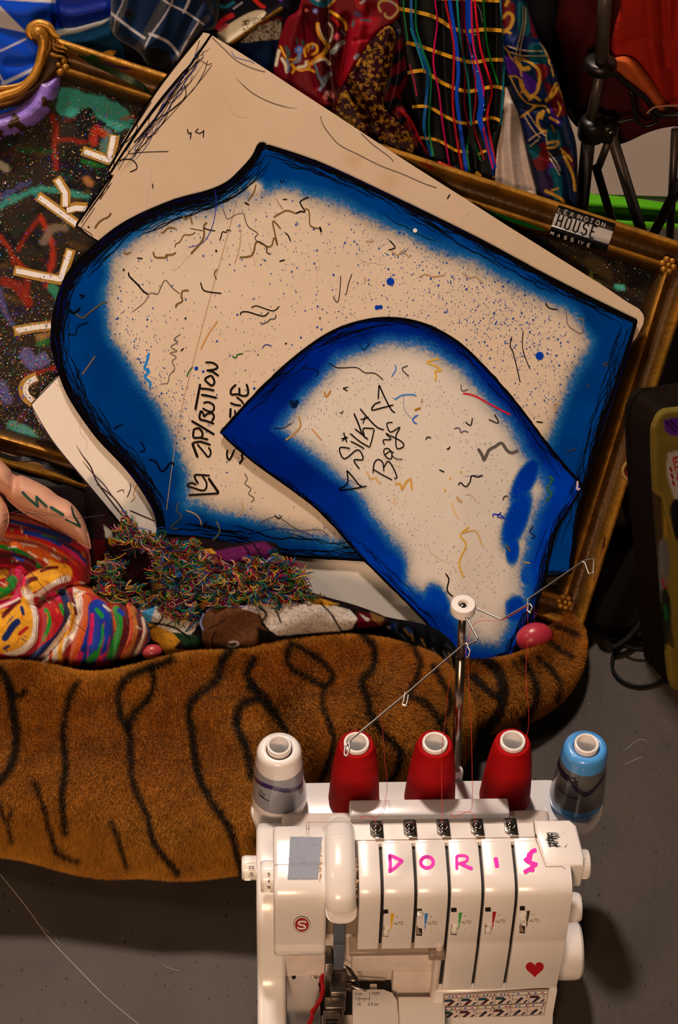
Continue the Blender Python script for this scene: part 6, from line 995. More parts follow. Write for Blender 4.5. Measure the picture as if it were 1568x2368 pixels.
# ------------------------------------------------------------------ fringed tapestry jacket
RJ = Ras(190, 1130, 1080, 1600, 1.5, ksp(26, 14, 12)); X, Y = RJ.X, RJ.Y
BK = ksp(14, 10, 8); W_ = ksp(190, 160, 130); BR = ksp(92, 52, 26); YE = ksp(186, 118, 26); TQ = ksp(60, 120, 140); MG = ksp(96, 24, 60); DG = ksp(26, 44, 22)
for pl, c_ in (([(240, 1150), (300, 1190), (360, 1240), (420, 1290), (410, 1420), (300, 1400), (210, 1300)], ksp(30, 10, 10)), ([(212, 1245), (242, 1250), (250, 1330), (226, 1340)], DR*.5), ([(240, 1215), (258, 1228), (262, 1246), (244, 1244)], W_*.6), ([(250, 1244), (276, 1246), (262, 1262), (252, 1258)], YE*.8), ([(340, 1270), (440, 1290), (440, 1400), (380, 1420), (330, 1340)], ksp(34, 8, 10)), ([(350, 1278), (376, 1282), (366, 1400), (350, 1390)], ksp(80, 60, 30)),
             ([(490, 1275), (560, 1262), (610, 1252), (640, 1270), (650, 1300), (600, 1310), (520, 1296)], MG), ([(455, 1290), (480, 1276), (492, 1290), (480, 1310), (462, 1306)], W_*.6), ([(470, 1270), (490, 1268), (500, 1280), (486, 1280)], YE), ([(618, 1272), (640, 1268), (645, 1285), (625, 1292)], ksp(20, 60, 70)),
             ([(305, 1405), (330, 1396), (372, 1400), (372, 1430), (340, 1452), (312, 1440)], TQ), ([(300, 1408), (330, 1392), (350, 1402), (316, 1424)], W_), ([(360, 1400), (420, 1410), (460, 1440), (440, 1470), (380, 1460), (350, 1440)], W_*.9), ([(340, 1440), (390, 1458), (420, 1480), (400, 1500), (470, 1505), (480, 1524), (390, 1524), (356, 1490)], YE*.85), ([(400, 1462), (460, 1470), (480, 1500), (430, 1500)], DG), ([(465, 1440), (480, 1408), (560, 1404), (604, 1420), (606, 1440), (622, 1462), (600, 1494), (560, 1520), (500, 1516), (470, 1500)], BR),
             ([(560, 1408), (600, 1380), (680, 1385), (740, 1392), (810, 1410), (826, 1430), (815, 1455), (780, 1462), (700, 1466), (640, 1470), (616, 1450), (600, 1420)], W_), ([(585, 1386), (600, 1366), (690, 1368), (710, 1386), (700, 1396), (640, 1384)], BK), ([(706, 1378), (740, 1384), (786, 1398), (760, 1402), (720, 1396)], YE*1.1), ([(826, 1412), (870, 1424), (896, 1440), (860, 1452), (826, 1450)], DR*.7), ([(830, 1418), (856, 1432), (850, 1440)], W_*.8), ([(856, 1416), (890, 1430), (880, 1446), (862, 1436)], ksp(120, 76, 30)), ([(596, 1452), (628, 1462), (620, 1486), (600, 1496)], BK)):
    RJ.fill(pl, c_, 2, 1, False, 1.5)
for p, w, c_ in (([(300, 1404), (340, 1398), (372, 1402), (374, 1432), (344, 1454), (314, 1444)], 5, BK), ([(346, 1440), (400, 1450), (440, 1476)], 5, BK), ([(462, 1420), (462, 1450), (470, 1500), (500, 1520), (560, 1524)], 6, BK), ([(478, 1412), (500, 1404), (560, 1402), (598, 1414)], 3, ksp(150, 130, 150)), ([(470, 1420), (464, 1440), (470, 1456)], 4, ksp(130, 130, 150)), ([(600, 1404), (616, 1420), (606, 1440), (620, 1456)], 5, BK), ([(636, 1408), (644, 1424), (650, 1440)], 4, BK), ([(620, 1400), (650, 1392), (672, 1386)], 3, BK), ([(742, 1396), (766, 1420), (784, 1450), (792, 1462)], 4, BK), ([(760, 1398), (800, 1402), (820, 1420)], 3, BK), ([(500, 1460), (490, 1480), (500, 1500), (530, 1506), (560, 1490)], 4, ksp(40, 20, 12)), ([(530, 1486), (545, 1484), (552, 1490), (540, 1496), (528, 1494)], 4, W_), ([(536, 1490), (544, 1489)], 3, BK), ([(480, 1456), (510, 1440), (520, 1434)], 3, ksp(40, 20, 12)), ([(700, 1356), (720, 1368), (736, 1362), (744, 1376)], 3, BK), ([(566, 1264), (576, 1280), (572, 1296)], 4, BK), ([(586, 1258), (600, 1280), (612, 1296)], 4, BK)):
    RJ.line(p, w, c_, 1.4)
RJ.mul((.62+.7*vn(X+Y*.4, Y-X*.4, 2.4, 71))[..., None]*np.ones(3)); sp = (vn(X, Y, 1.8, 77) > .8)[..., None]; RJ.A = np.where(sp, RJ.A*.35+.004, RJ.A)
jacket = empty('tapestry_throw', tuple(onz(600, 1520, 0)), 'crumpled woven tapestry throw with multicoloured fringe lying between the tiger and the boards', 'throw')
mb = MB(); JM = mat('tapestry_weave', attr=True, rough=.95, spec=.03, weave=.6, bscale=260)
J1 = [(196, 1130), (222, 1146), (255, 1190), (290, 1226), (330, 1248), (380, 1244), (450, 1243), (540, 1256), (600, 1250), (640, 1258), (656, 1290), (690, 1340), (716, 1372), (660, 1420), (520, 1440), (380, 1450), (290, 1400), (215, 1370), (204, 1260)]
J2 = [(300, 1404), (340, 1388), (420, 1392), (520, 1376), (620, 1362), (700, 1366), (760, 1382), (830, 1402), (890, 1426), (900, 1444), (850, 1462), (760, 1478), (690, 1482), (620, 1504), (560, 1524), (470, 1530), (390, 1530), (350, 1494), (318, 1440)]
jl = lambda x, y: .006*np.sin(x*.035+y*.05)+.006*(fbm(x, y, 40, 81)-.5)
slab(mb, cr(J1, True, 5), 2.4, KP, KN, lambda x, y, d: -.022+infl(d, 50, .040)+jl(x, y), lambda x, y, d: RJ.at(x, y), mirror=lambda x, y, d: -.03+0*x)
slab(mb, cr(J2, True, 5), 2.4, KP, KN, lambda x, y, d: -.012+infl(d, 46, .048)+.6*jl(x, y)-.010*np.exp(-(pdist(x, y, cr([(460, 1400), (464, 1450), (480, 1520)], n=4), closed=False)/9)**2)-.008*np.exp(-(pdist(x, y, cr([(600, 1400), (610, 1440), (600, 1500)], n=4), closed=False)/9)**2), lambda x, y, d: RJ.at(x, y), mirror=lambda x, y, d: -.02+0*x)
mb.build('woven_cloth', JM, jacket)
mb = MB(); r = np.random.RandomState(21); yc = [ksp(190, 130, 30), ksp(140, 18, 22), ksp(20, 90, 34), ksp(24, 54, 110), ksp(170, 120, 96), ksp(20, 90, 90), ksp(170, 110, 40), ksp(120, 20, 60), ksp(90, 110, 40)]
zones = [(cr([(362, 1290), (400, 1262), (450, 1262), (500, 1290), (560, 1300), (636, 1286), (660, 1300), (700, 1350), (714, 1382), (640, 1388), (560, 1398), (500, 1392), (446, 1404), (472, 1444), (430, 1436), (390, 1420), (370, 1370)], True, 3), 3000), (cr([(226, 1300), (246, 1284), (272, 1300), (284, 1340), (300, 1350), (346, 1370), (350, 1392), (290, 1392), (240, 1370), (224, 1340)], True, 3), 560), (cr([(276, 1200), (300, 1206), (330, 1232), (366, 1228), (400, 1252), (470, 1258), (480, 1280), (400, 1276), (330, 1268), (290, 1246)], True, 3), 620)]
for pl, cnt in zones:
    x0, y0 = pl.min(0); x1, y1 = pl.max(0); k = 0
    while k < cnt//6:
        x = r.uniform(x0, x1); y = r.uniform(y0, y1)
        if not inpoly(np.array([x]), np.array([y]), pl)[0]: continue
        k += 1; a0 = 1.25+2.6*(float(vn(x, y, 60, 5))-.5)*2+r.normal(0, .5); cv = r.normal(0, .28); n = r.randint(8, 14); L = r.uniform(2.6, 4.2); h0 = r.uniform(.018, .034); dim = .35+1.3*r.rand()**1.3
        for st in range(r.randint(5, 10)):
            a = a0+r.normal(0, .12); px_, py_ = x+r.normal(0, 2.6), y+r.normal(0, 2.0); pts = []; c2 = cv+r.normal(0, .05)
            for q in range(n): pts.append((px_, py_)); a += c2+r.normal(0, .10); px_ += math.cos(a)*L; py_ += math.sin(a)*L*.8
            p = np.array(pts); hh = h0+.004*np.sin(np.linspace(0, 3, n))+.0008*st; tube(mb, onpl(p[:, 0], p[:, 1], KP, KN, hh), .00062, yc[r.randint(9)]*dim*r.uniform(.7, 1.1), 4, cap=False)
tag(mb.build('yarn_fringe', mat('yarn', attr=True, rough=.9, spec=.05), jacket), kind='stuff')
# dark flecked cloth behind the tiger's rump
RD_ = Ras(780, 1380, 1100, 1560, 2, ksp(10, 9, 10)); 
for k in range(46): x = r.uniform(880, 1060); y = 1445+(x-880)*.42+r.uniform(-20, 40); RD_.line([(x, y), (x+r.uniform(4, 12), y+r.uniform(6, 22))], r.uniform(3, 6), [ksp(150, 90, 20), ksp(14, 40, 80), ksp(24, 30, 24), ksp(110, 70, 20), ksp(70, 60, 50)][r.randint(5)], 2, .9)
mb = MB(); slab(mb, cr([(860, 1424), (920, 1432), (1000, 1450), (1050, 1490), (1070, 1540), (1040, 1570), (980, 1530), (900, 1480), (850, 1460)], True, 5), 3, KP, KN, lambda x, y, d: -.055+infl(d, 24, .02)+.003*np.sin(x*.2), lambda x, y, d: RD_.at(x, y), mirror=lambda x, y, d: -.07+0*x)
tag(mb.build('flecked_cloth', mat('knit_dark', attr=True, rough=.9, spec=.03, weave=.3, bscale=200)), 'black cloth with yellow and blue flecks tucked behind the tiger', 'cloth')
# dark bunched cloth under the throw and frame
mb = MB(); slab(mb, cr([(-200, 1080), (60, 1120), (190, 1136), (240, 1190), (280, 1232), (350, 1290), (600, 1350), (760, 1400), (900, 1446), (1000, 1480), (1040, 1540), (900, 1570), (500, 1560), (-200, 1600)], True, 4), 9, KP, KN, lambda x, y, d: -.065+.02*fbm(x, y, 60, 3)*sm(0, 30, d), lambda x, y, d: np.repeat(ksp(22, 12, 10)[None], len(x), 0)*(.6+.8*fbm(x, y, 30, 5)[:, None]), mirror=lambda x, y, d: -.14+.03*np.exp(-d/30))
tag(mb.build('dark_blanket', mat('dark_cloth', attr=True, rough=.95, spec=.03)), 'nearly black bunched blanket under the knitwear, between tiger and gilt frame', 'blanket')
# pink things
def blob(cx, cy, rx, ry, z, colr, label, rot=0):
    mb = MB(); c = onz(cx, cy, z); D = np.linalg.norm(c-CAM); a = rx*D/F_; b = ry*D/F_; th = np.linspace(0, math.pi, 24); pr = [(max(1e-5, math.sin(t)), -math.cos(t)) for t in th]
    lathe(mb, (0, 0, 0), pr, colr, 40); V = mb.V[0]; ca, sa = math.cos(rot), math.sin(rot); V = V*np.array([a, b, b]); V = np.stack([V[:, 0]*ca-V[:, 1]*sa, V[:, 0]*sa+V[:, 1]*ca, V[:, 2]], 1)+c; mb.V[0] = V
    tag(mb.build('pink_ball', mat('pink_rubber', attr=True, rough=.32, spec=.5, bump=.05, bscale=200)), label, 'ball')
blob(1236, 1474, 44, 34, .062, np.array([.42, .03, .055]), 'shiny pink rounded ball resting on the tiger tail', .35)
blob(352, 1508, 24, 18, .15, np.array([.40, .05, .06]), 'small pink ball peeking out beside the striped sweater cuff', .2)
# ------------------------------------------------------------------ garments draped behind the frame's top edge
def rotv(v, k, a): k = k/np.linalg.norm(k); return v*math.cos(a)+np.cross(k, v)*math.sin(a)+k*(k@v)*(1-math.cos(a))
NG = rotv(N, E_[0], math.radians(16)); NG = NG if NG[2] < N[2] else rotv(N, E_[0], math.radians(-16)); PG = Cn[0]-NG*.02
SATIN = mat('satin', attr=True, rough=.5, spec=.10, bump=.08, bscale=300); COT = mat('cotton', attr=True, rough=.9, spec=.05, weave=.25, bscale=420); FLN = mat('flannel', attr=True, rough=.95, spec=.03, sheen=.1, bump=.3, bscale=500)
def fold(x, y, lines, lateral=1.0):
    h = 0
    for f, w, a in lines: h = h+a*np.exp(-(pdist(x, y, cr(f, n=4), closed=False)/w)**2)
    return h
def garment(name, poly, h0, ras, lines, m, label, cat, R_=14, T_=.012, step=2.2, draw=None, smooth_=True, wave=None, group=None):
    P_ = cr(poly, True, 4) if smooth_ else np.asarray(poly, float)
    hf = lambda x, y, d: h0+infl(d, R_, T_)+fold(x, y, lines)+(wave(x, y) if wave is not None else 0)
    mb = MB(); slab(mb, P_, step, PG, NG, hf, lambda x, y, d: ras.at(x, y), mirror=lambda x, y, d: h0-.004+0*x)
    if draw:
        sf = lambda x, y, e: onpl(x, y, PG, NG, hf(x, y, np.where(inpoly(x, y, P_), pdist(x, y, P_), 0))+e); draw(mb, sf)
    o = mb.build(name, m); return tag(o, label, cat, group)
# added dark backing heap: carries the garments and blackens the gaps between them
mb = MB(); slab(mb, cr([(-220, -120), (700, -120), (1250, -120), (1262, 200), (1270, 440), (1180, 500), (700, 380), (300, 240), (-220, 60)], True, 4), 14, PG, NG, lambda x, y, d: -.03+.015*fbm(x, y, 70, 3), lambda x, y, d: np.repeat(np.array([[.006, .005, .006]]), len(x), 0), mirror=lambda x, y, d: -.20-.10*sm(0, 40, d))
tag(mb.build('dark_backing_heap', mat('dark_cloth2', attr=True, rough=.95, spec=.02)), 'added near-black backing heap behind the gilt frame, filling the dark gaps between the bright garments', 'clothes')
# blue and white cloth
r = np.random.RandomState(41)
q = Ras(-120, -90, 300, 300, 2, ksp(2, 54, 140)); bd = ksp(2, 22, 84); wh = ksp(180, 158, 140)
q.fill([(127, -90), (300, -90), (300, 90), (122, 80), (126, 30)], bd, 6)
q.fill([(-120, -60), (0, 14), (62, 76), (0, 63), (-120, 50)], wh, 2); q.fill([(-60, -40), (128, -6), (127, 7), (40, 2), (-60, -6)], wh, 2); q.line([(-60, 140), (0, 118), (59, 90)], 4, wh, 1.5); q.line([(-40, 100), (0, 176), (12, 196)], 4, wh, 1.5); q.line([(6, 194), (78, 160)], 8, wh, 1.5, 1, False)
garment('blue_cloth', [(-110, -80), (60, -80), (270, -80), (262, 40), (240, 60), (180, 74), (130, 84), (130, 130), (110, 210), (60, 260), (-110, 280)], -.01, q, [([(127, -60), (128, 40), (122, 90)], 7, -.008), ([(140, 30), (170, 36), (240, 20)], 14, .006), ([(0, 66), (60, 96), (100, 160)], 20, -.004), ([(20, 150), (60, 150), (100, 140)], 14, -.004), ([(0, 20), (50, 30), (110, 10)], 20, .004)], SATIN, 'bright blue cloth with white wedge and stripes in the top left corner', 'cloth', R_=10, T_=.006)
q = Ras(100, 20, 300, 200, 2, ksp(8, 36, 50)); q.mul((.7+.6*fbm(q.X, q.Y, 8, 4))[..., None]*np.ones(3)); q.fill([(122, 72), (175, 64), (235, 48), (256, 42), (236, 57), (180, 75), (132, 84)], ksp(140, 122, 104), 1.5); q.fill([(236, 122), (250, 116), (270, 117), (262, 130), (244, 130)], YE, 2)
for x in np.arange(136, 246, 4): q.line([(x, 82-(x-136)*.27), (x+.6, 86-(x-136)*.27)], 1.5, BK, 1, 1, False)
garment('denim_jacket', [(120, 70), (175, 62), (235, 46), (262, 40), (285, 100), (290, 150), (200, 160), (130, 120)], .0, q, [([(140, 100), (200, 96), (250, 80)], 12, .005)], COT, 'dark teal denim with a pale zip edge beneath the plaid cuff', 'jacket', R_=8, T_=.004)
# plaid flannel cuff
q = Ras(240, -90, 520, 200, 1.6, ksp(10, 24, 40)); gy_ = ksp(70, 64, 60); wp = ksp(170, 146, 128)
q.line([(390, -80), (380, 0), (366, 30), (345, 70), (318, 118)], 20, gy_*.5, 3); q.line([(300, -80), (288, 10), (272, 50), (262, 76)], 14, gy_*.6, 3); q.line([(480, 40), (440, 90), (400, 150)], 14, gy_*.5, 3); q.line([(470, -60), (480, 0), (500, 40)], 12, gy_*.3, 3)
for p, w in (([(254, 28), (275, 45), (305, 68), (334, 88)], 6), ([(300, -80), (285, 0), (268, 40), (262, 74)], 2.5), ([(400, -60), (398, 0), (395, 12), (375, 45), (350, 80), (334, 112)], 3.6), ([(346, 78), (385, 95), (405, 115), (416, 134)], 6.5), ([(370, -6), (395, 11), (430, 28), (470, 56)], 4.5), ([(446, -40), (436, 4), (424, 28)], 5.5), ([(460, 50), (430, 100), (410, 140)], 4)): q.line(p, w, wp*.85, 1.5, .9)
q.mul((.75+.5*vn(q.X+q.Y, q.X-q.Y, 2.2, 5))[..., None]*np.ones(3)); q.fill([(312, 128), (340, 112), (380, 116), (398, 140), (386, 172), (350, 166)], (.003, .003, .003), 6, 1, True)  # black fill paints the shade inside the cuff opening
def btn(mb, sf):
    dots(mb, sf, [298], [32], 10, ksp(30, 26, 24), eps=.0015, k=20); dots(mb, sf, [298], [32], 7, ksp(14, 12, 12), eps=.002, k=20); dots(mb, sf, [296, 300, 296, 300], [30, 30, 34, 34], 1, (.002,)*3, eps=.0024)
garment('flannel_shirt', [(285, -80), (500, -80), (508, 0), (500, 60), (470, 78), (430, 130), (392, 172), (352, 168), (322, 122), (280, 96), (258, 72), (256, 30)], .012, q, [([(330, -60), (316, 30), (300, 90)], 16, -.006), ([(395, -60), (380, 60), (340, 110)], 12, .007), ([(460, 10), (430, 70), (400, 120)], 12, -.008), ([(480, -40), (470, 20), (440, 80)], 10, .006), ([(262, 40), (300, 76), (340, 104)], 14, .004)], FLN, 'navy and grey plaid flannel shirt cuff beside the tall white board corner', 'shirt', R_=22, T_=.022, draw=btn)
# patterned silk bits + knit behind
q = Ras(480, -90, 700, 240, 1.6, ksp(16, 12, 16))
q.fill([(500, 84), (530, 56), (585, 26), (615, 30), (575, 70), (530, 98)], ksp(180, 150, 110), 2, 1, True); q.line([(502, 62), (520, 44), (536, 36)], 12, ksp(150, 20, 24), 3); q.line([(508, 70), (524, 58)], 8, ksp(160, 60, 60), 3); q.line([(560, 60), (572, 46)], 3, ksp(120, 80, 30)); q.line([(528, 104), (560, 82), (600, 54), (650, 20)], 9, ksp(100, 62, 14), 2)
q.line([(500, 10), (520, 16), (540, 6)], 8, ksp(20, 70, 80), 3); q.line([(586, -4), (600, 10), (610, 16)], 9, ksp(170, 30, 20), 3); q.line([(540, 20), (560, 6)], 3, ksp(150, 130, 120)); q.line([(636, -10), (650, 0)], 8, ksp(80, 30, 110), 2)
q.fill([(556, 98), (600, 58), (636, 44), (650, 48), (652, 92), (610, 96)], ksp(150, 124, 96), 2); q.fill([(520, 108), (600, 94), (652, 90), (652, 120), (636, 178), (580, 170)], ksp(8, 18, 36), 3)
q.line([(596, 58), (640, 42), (652, 44)], 5, ksp(90, 14, 12), 3); m_ = (q.Y > 40) & (q.Y < 96) & (q.X > 560) & (vn(q.X*.6+q.Y, q.Y-q.X*.6, 2.6, 8) > .62); q.A[m_] *= .12
garment('patterned_knit', [(490, -80), (680, -80), (670, 60), (656, 130), (640, 190), (590, 170), (530, 112), (484, 78), (500, 0)], .0, q, [([(528, 104), (600, 54), (650, 20)], 8, .008), ([(640, 40), (636, 120), (630, 180)], 8, -.006)], COT, 'cream mesh and navy knit with gold trim, between plaid cuff and red scarf', 'sweater')
# red floral scarf
rd = ksp(92, 4, 12); rdd = ksp(60, 3, 8)
q = Ras(600, -90, 960, 320, 1.4, rd); gl_ = ksp(196, 124, 24); cg = ksp(190, 164, 120); bg_ = ksp(96, 104, 112)
q.fill([(700, 20), (760, 20), (800, 60), (796, 200), (776, 270), (748, 240), (735, 120)], rdd*.9, 8, 1, True)
q.fill([(813, 50), (880, 40), (868, 76), (850, 104), (820, 150), (806, 180), (786, 200), (780, 176), (792, 120)], ksp(124, 8, 18), 6, 1, True)
for p, w, c_ in (([(649, 108), (656, 124), (664, 135), (677, 138), (691, 133), (694, 126)], 5, gl_), ([(645, 118), (641, 134), (638, 150)], 8, cg), ([(652, 136), (660, 150), (663, 166)], 7, cg), ([(664, 140), (668, 154), (666, 164)], 6, bg_), ([(674, 149), (684, 158), (696, 163), (712, 160), (728, 166)], 5.5, gl_), ([(675, 148), (680, 160), (676, 168)], 6, gl_), ([(690, 156), (706, 152), (712, 142), (708, 144)], 7, cg), ([(712, 142), (716, 152), (714, 160)], 6, gl_), ([(686, 134), (694, 128), (692, 140), (680, 144)], 6, bg_),
    ([(707, 130), (704, 116), (712, 105), (724, 102), (733, 108), (732, 120), (722, 126)], 6, gl_), ([(716, 110), (712, 118)], 7, ksp(150, 84, 12)), ([(722, 112), (726, 104)], 4, bg_), ([(735, 56), (736, 70), (742, 84), (752, 98), (757, 108), (748, 124), (730, 137), (722, 146)], 9, gl_), ([(737, 60), (744, 80), (752, 94)], 3, cg), ([(726, 144), (742, 137), (754, 138), (761, 148)], 7, cg), ([(728, 140), (740, 132), (752, 134)], 4, gl_), ([(728, 149), (732, 160), (736, 176), (744, 192), (740, 208)], 6, bg_), ([(746, 196), (754, 182), (762, 172)], 12, ksp(90, 88, 76)), ([(742, 176), (750, 190)], 3, ksp(30, 50, 60)),
    ([(764, 26), (776, 34), (790, 44), (800, 58), (801, 68)], 7, gl_), ([(768, 40), (778, 50), (784, 58)], 8, ksp(150, 20, 12)), ([(760, 54), (768, 64), (768, 80), (763, 96)], 4, cg), ([(770, 120), (780, 108), (792, 98)], 12, ksp(120, 120, 100)), ([(772, 114), (786, 104)], 4, ksp(170, 160, 140)), ([(790, 70), (796, 80)], 4, bg_),
    ([(880, 26), (875, 12), (882, 2), (898, 2), (914, 10), (921, 22), (912, 36), (902, 42), (892, 38), (890, 32)], 5.5, ksp(150, 110, 50)), ([(898, 2), (914, 10)], 3, ksp(110, 100, 90)), ([(854, 108), (862, 98)], 8, ksp(120, 116, 110)), ([(822, 134), (828, 128)], 9, ksp(140, 124, 130)), ([(836, 46), (856, 48)], 5, ksp(50, 54, 50)), ([(815, 60), (818, 50)], 6, ksp(70, 76, 66)),
    ([(752, 226), (760, 214), (768, 222)], 12, ksp(150, 70, 60)), ([(744, 232), (756, 240)], 10, ksp(110, 20, 24)), ([(764, 240), (768, 252)], 9, ksp(120, 40, 40)), ([(756, 214), (760, 218)], 7, ksp(190, 130, 100)), ([(826, -10), (830, 10), (836, 16)], 16, ksp(130, 14, 10)), ([(834, 8), (842, 2)], 5, ksp(140, 130, 110)), ([(822, 30), (832, 36)], 8, ksp(50, 40, 60)), ([(718, -10), (730, 4), (752, 10), (762, 2)], 16, ksp(10, 70, 76)), ([(726, -6), (736, 0)], 9, ksp(140, 130, 120)), ([(760, 14), (772, 2), (780, -10)], 4, gl_), ([(700, 0), (690, 16)], 5, ksp(110, 20, 16))): q.line(p, w, c_, 1.6)
for cx, cy, rr, c_, c2 in ((691, 116, 8, ksp(70, 96, 150), ksp(200, 140, 40)), (779, 85, 7, ksp(170, 50, 60), ksp(190, 90, 40)), (729, 26, 5, ksp(70, 90, 140), ksp(190, 130, 40)), (709, 24, 4, ksp(190, 80, 70), ksp(190, 120, 60))):
    for k in range(7): a = k*.9; q.line([(cx, cy), (cx+math.cos(a)*rr, cy+math.sin(a)*rr)], rr*.62, c_*(.8+.1*k), 1.5, 1, False)
    q.fill([(cx+2.4*math.cos(a), cy+2.4*math.sin(a)) for a in np.linspace(0, 6, 8)], c2, 1)
for x, y in ((686, 94), (700, 99), (661, 112), (668, 122), (664, 130)): q.line([(x, y-5), (x+2, y+6)], 6, ksp(50, 56, 46), 2, 1, False)
garment('red_scarf', [(657, 54), (690, 20), (715, -60), (760, -80), (900, -80), (926, -40), (930, 30), (905, 60), (872, 80), (850, 110), (826, 150), (800, 190), (786, 230), (782, 275), (740, 262), (690, 226), (632, 184)], .012, q, [([(757, -40), (762, 60), (764, 140), (774, 260)], 8, -.016), ([(706, 20), (712, 110), (735, 200)], 6, -.008), ([(800, 40), (796, 120), (782, 220)], 8, -.014), ([(735, 0), (738, 120), (754, 240)], 12, .006), ([(690, 40), (668, 120), (660, 190)], 14, .005), ([(780, 40), (780, 130)], 9, .006), ([(840, 60), (822, 130), (800, 180)], 14, .008), ([(860, 20), (840, 80)], 12, -.005), ([(820, 95), (850, 88), (866, 90)], 6, -.003)], SATIN, 'crimson silk scarf printed with golden scrolls and small flowers', 'scarf', R_=12, T_=.010)
# black/red striped scarf
q = Ras(870, 20, 1010, 400, 1.6, ksp(12, 9, 12))
for k in range(7): y = 90+k*52; q.line([(960, y-30), (930, y+10), (880, y+34)], 22, ksp(72, 6, 10), 4); 
q.line([(944, 90), (950, 150), (936, 210)], 4, ksp(110, 10, 16), 3); q.line([(918, 250), (948, 276), (970, 320), (992, 360)], 5, ksp(130, 10, 14), 3); q.line([(905, 200), (930, 230)], 8, ksp(80, 6, 10), 3)
garment('striped_scarf', [(905, 40), (935, 60), (948, 110), (944, 180), (930, 230), (960, 290), (992, 350), (1000, 384), (950, 376), (900, 330), (880, 240)], .010, q, [([(925, 80), (920, 180), (900, 250)], 9, .008), ([(935, 260), (965, 340)], 9, .008)], SATIN, 'black scarf with dark red diagonal stripes behind the gold-scrolled one', 'scarf', R_=9, T_=.008)
# gold scroll paisley
mr = ksp(34, 5, 8); q = Ras(760, 40, 970, 380, 1.2, mr); gd_ = ksp(150, 96, 22); r = np.random.RandomState(15)
def curl(cx, cy, R__, s, a0, w, c_): q.line([(cx+R__*(1-.24*t)*math.cos(a0+s*t*1.25), cy+R__*(1-.24*t)*math.sin(a0+s*t*1.25)) for t in np.linspace(0, 4, 9)], w, c_, 1.2)
for gx in range(770, 960, 19):
    for gy in range(60, 372, 19):
        x = gx+r.uniform(-5, 5)+(9 if (gy//19) % 2 else 0); y = gy+r.uniform(-5, 5); c_ = gd_*r.uniform(.6, 1.15)
        curl(x, y, r.uniform(5.5, 8.5), r.choice([-1, 1]), r.uniform(0, 6.3), 2.0, c_)
        if r.rand() < .85: a = r.uniform(0, 6.3); q.line([(x+8*math.cos(a), y+8*math.sin(a)), (x+13*math.cos(a+.3), y+13*math.sin(a+.3)), (x+18*math.cos(a+.1), y+18*math.sin(a+.1))], 2.4, c_, 1.2); q.line([(x+13*math.cos(a+.3), y+13*math.sin(a+.3)), (x+14*math.cos(a-.15), y+14*math.sin(a-.15))], 3, c_, 1.2, 1, False)
q.line([(916, 84), (906, 150), (890, 200), (886, 244)], 2, gd_, 1); q.line([(953, 318), (955, 340), (950, 356)], 2.4, gd_, 1); q.line([(872, 82), (900, 62), (914, 84)], 2, gd_, 1)
garment('paisley_scarf', [(872, 78), (900, 58), (917, 86), (904, 160), (888, 236), (910, 272), (940, 300), (956, 326), (956, 362), (900, 350), (850, 320), (776, 280), (780, 240), (794, 198), (822, 146), (850, 104)], .024, q, [([(815, 180), (850, 225), (890, 262), (930, 310)], 9, .014), ([(800, 200), (840, 246), (870, 300)], 9, -.012), ([(900, 70), (880, 150), (870, 215)], 12, .006), ([(868, 296), (880, 330)], 10, -.012), ([(850, 110), (830, 170)], 10, -.004)], SATIN, 'dark maroon scarf covered with fine gold scrollwork, twisted at its middle', 'scarf', R_=9, T_=.010)
# white cloth
q = Ras(1120, 180, 1260, 480, 2, ksp(170, 138, 112)); q.mul((.85+.25*fbm(q.X, q.Y, 12, 6))[..., None]*np.ones(3))
garment('white_cloth', [(1166, 196), (1186, 226), (1202, 262), (1216, 330), (1232, 400), (1246, 462), (1190, 452), (1138, 428), (1144, 350), (1154, 280)], .012, q, [([(1180, 240), (1178, 330), (1190, 440)], 9, .008), ([(1164, 260), (1160, 340), (1164, 430)], 8, -.008), ([(1200, 270), (1206, 360), (1224, 440)], 9, -.006)], FLN, 'soft white cloth hanging between the bright checked scarf and the jewel-toned one', 'cloth', R_=12, T_=.012)
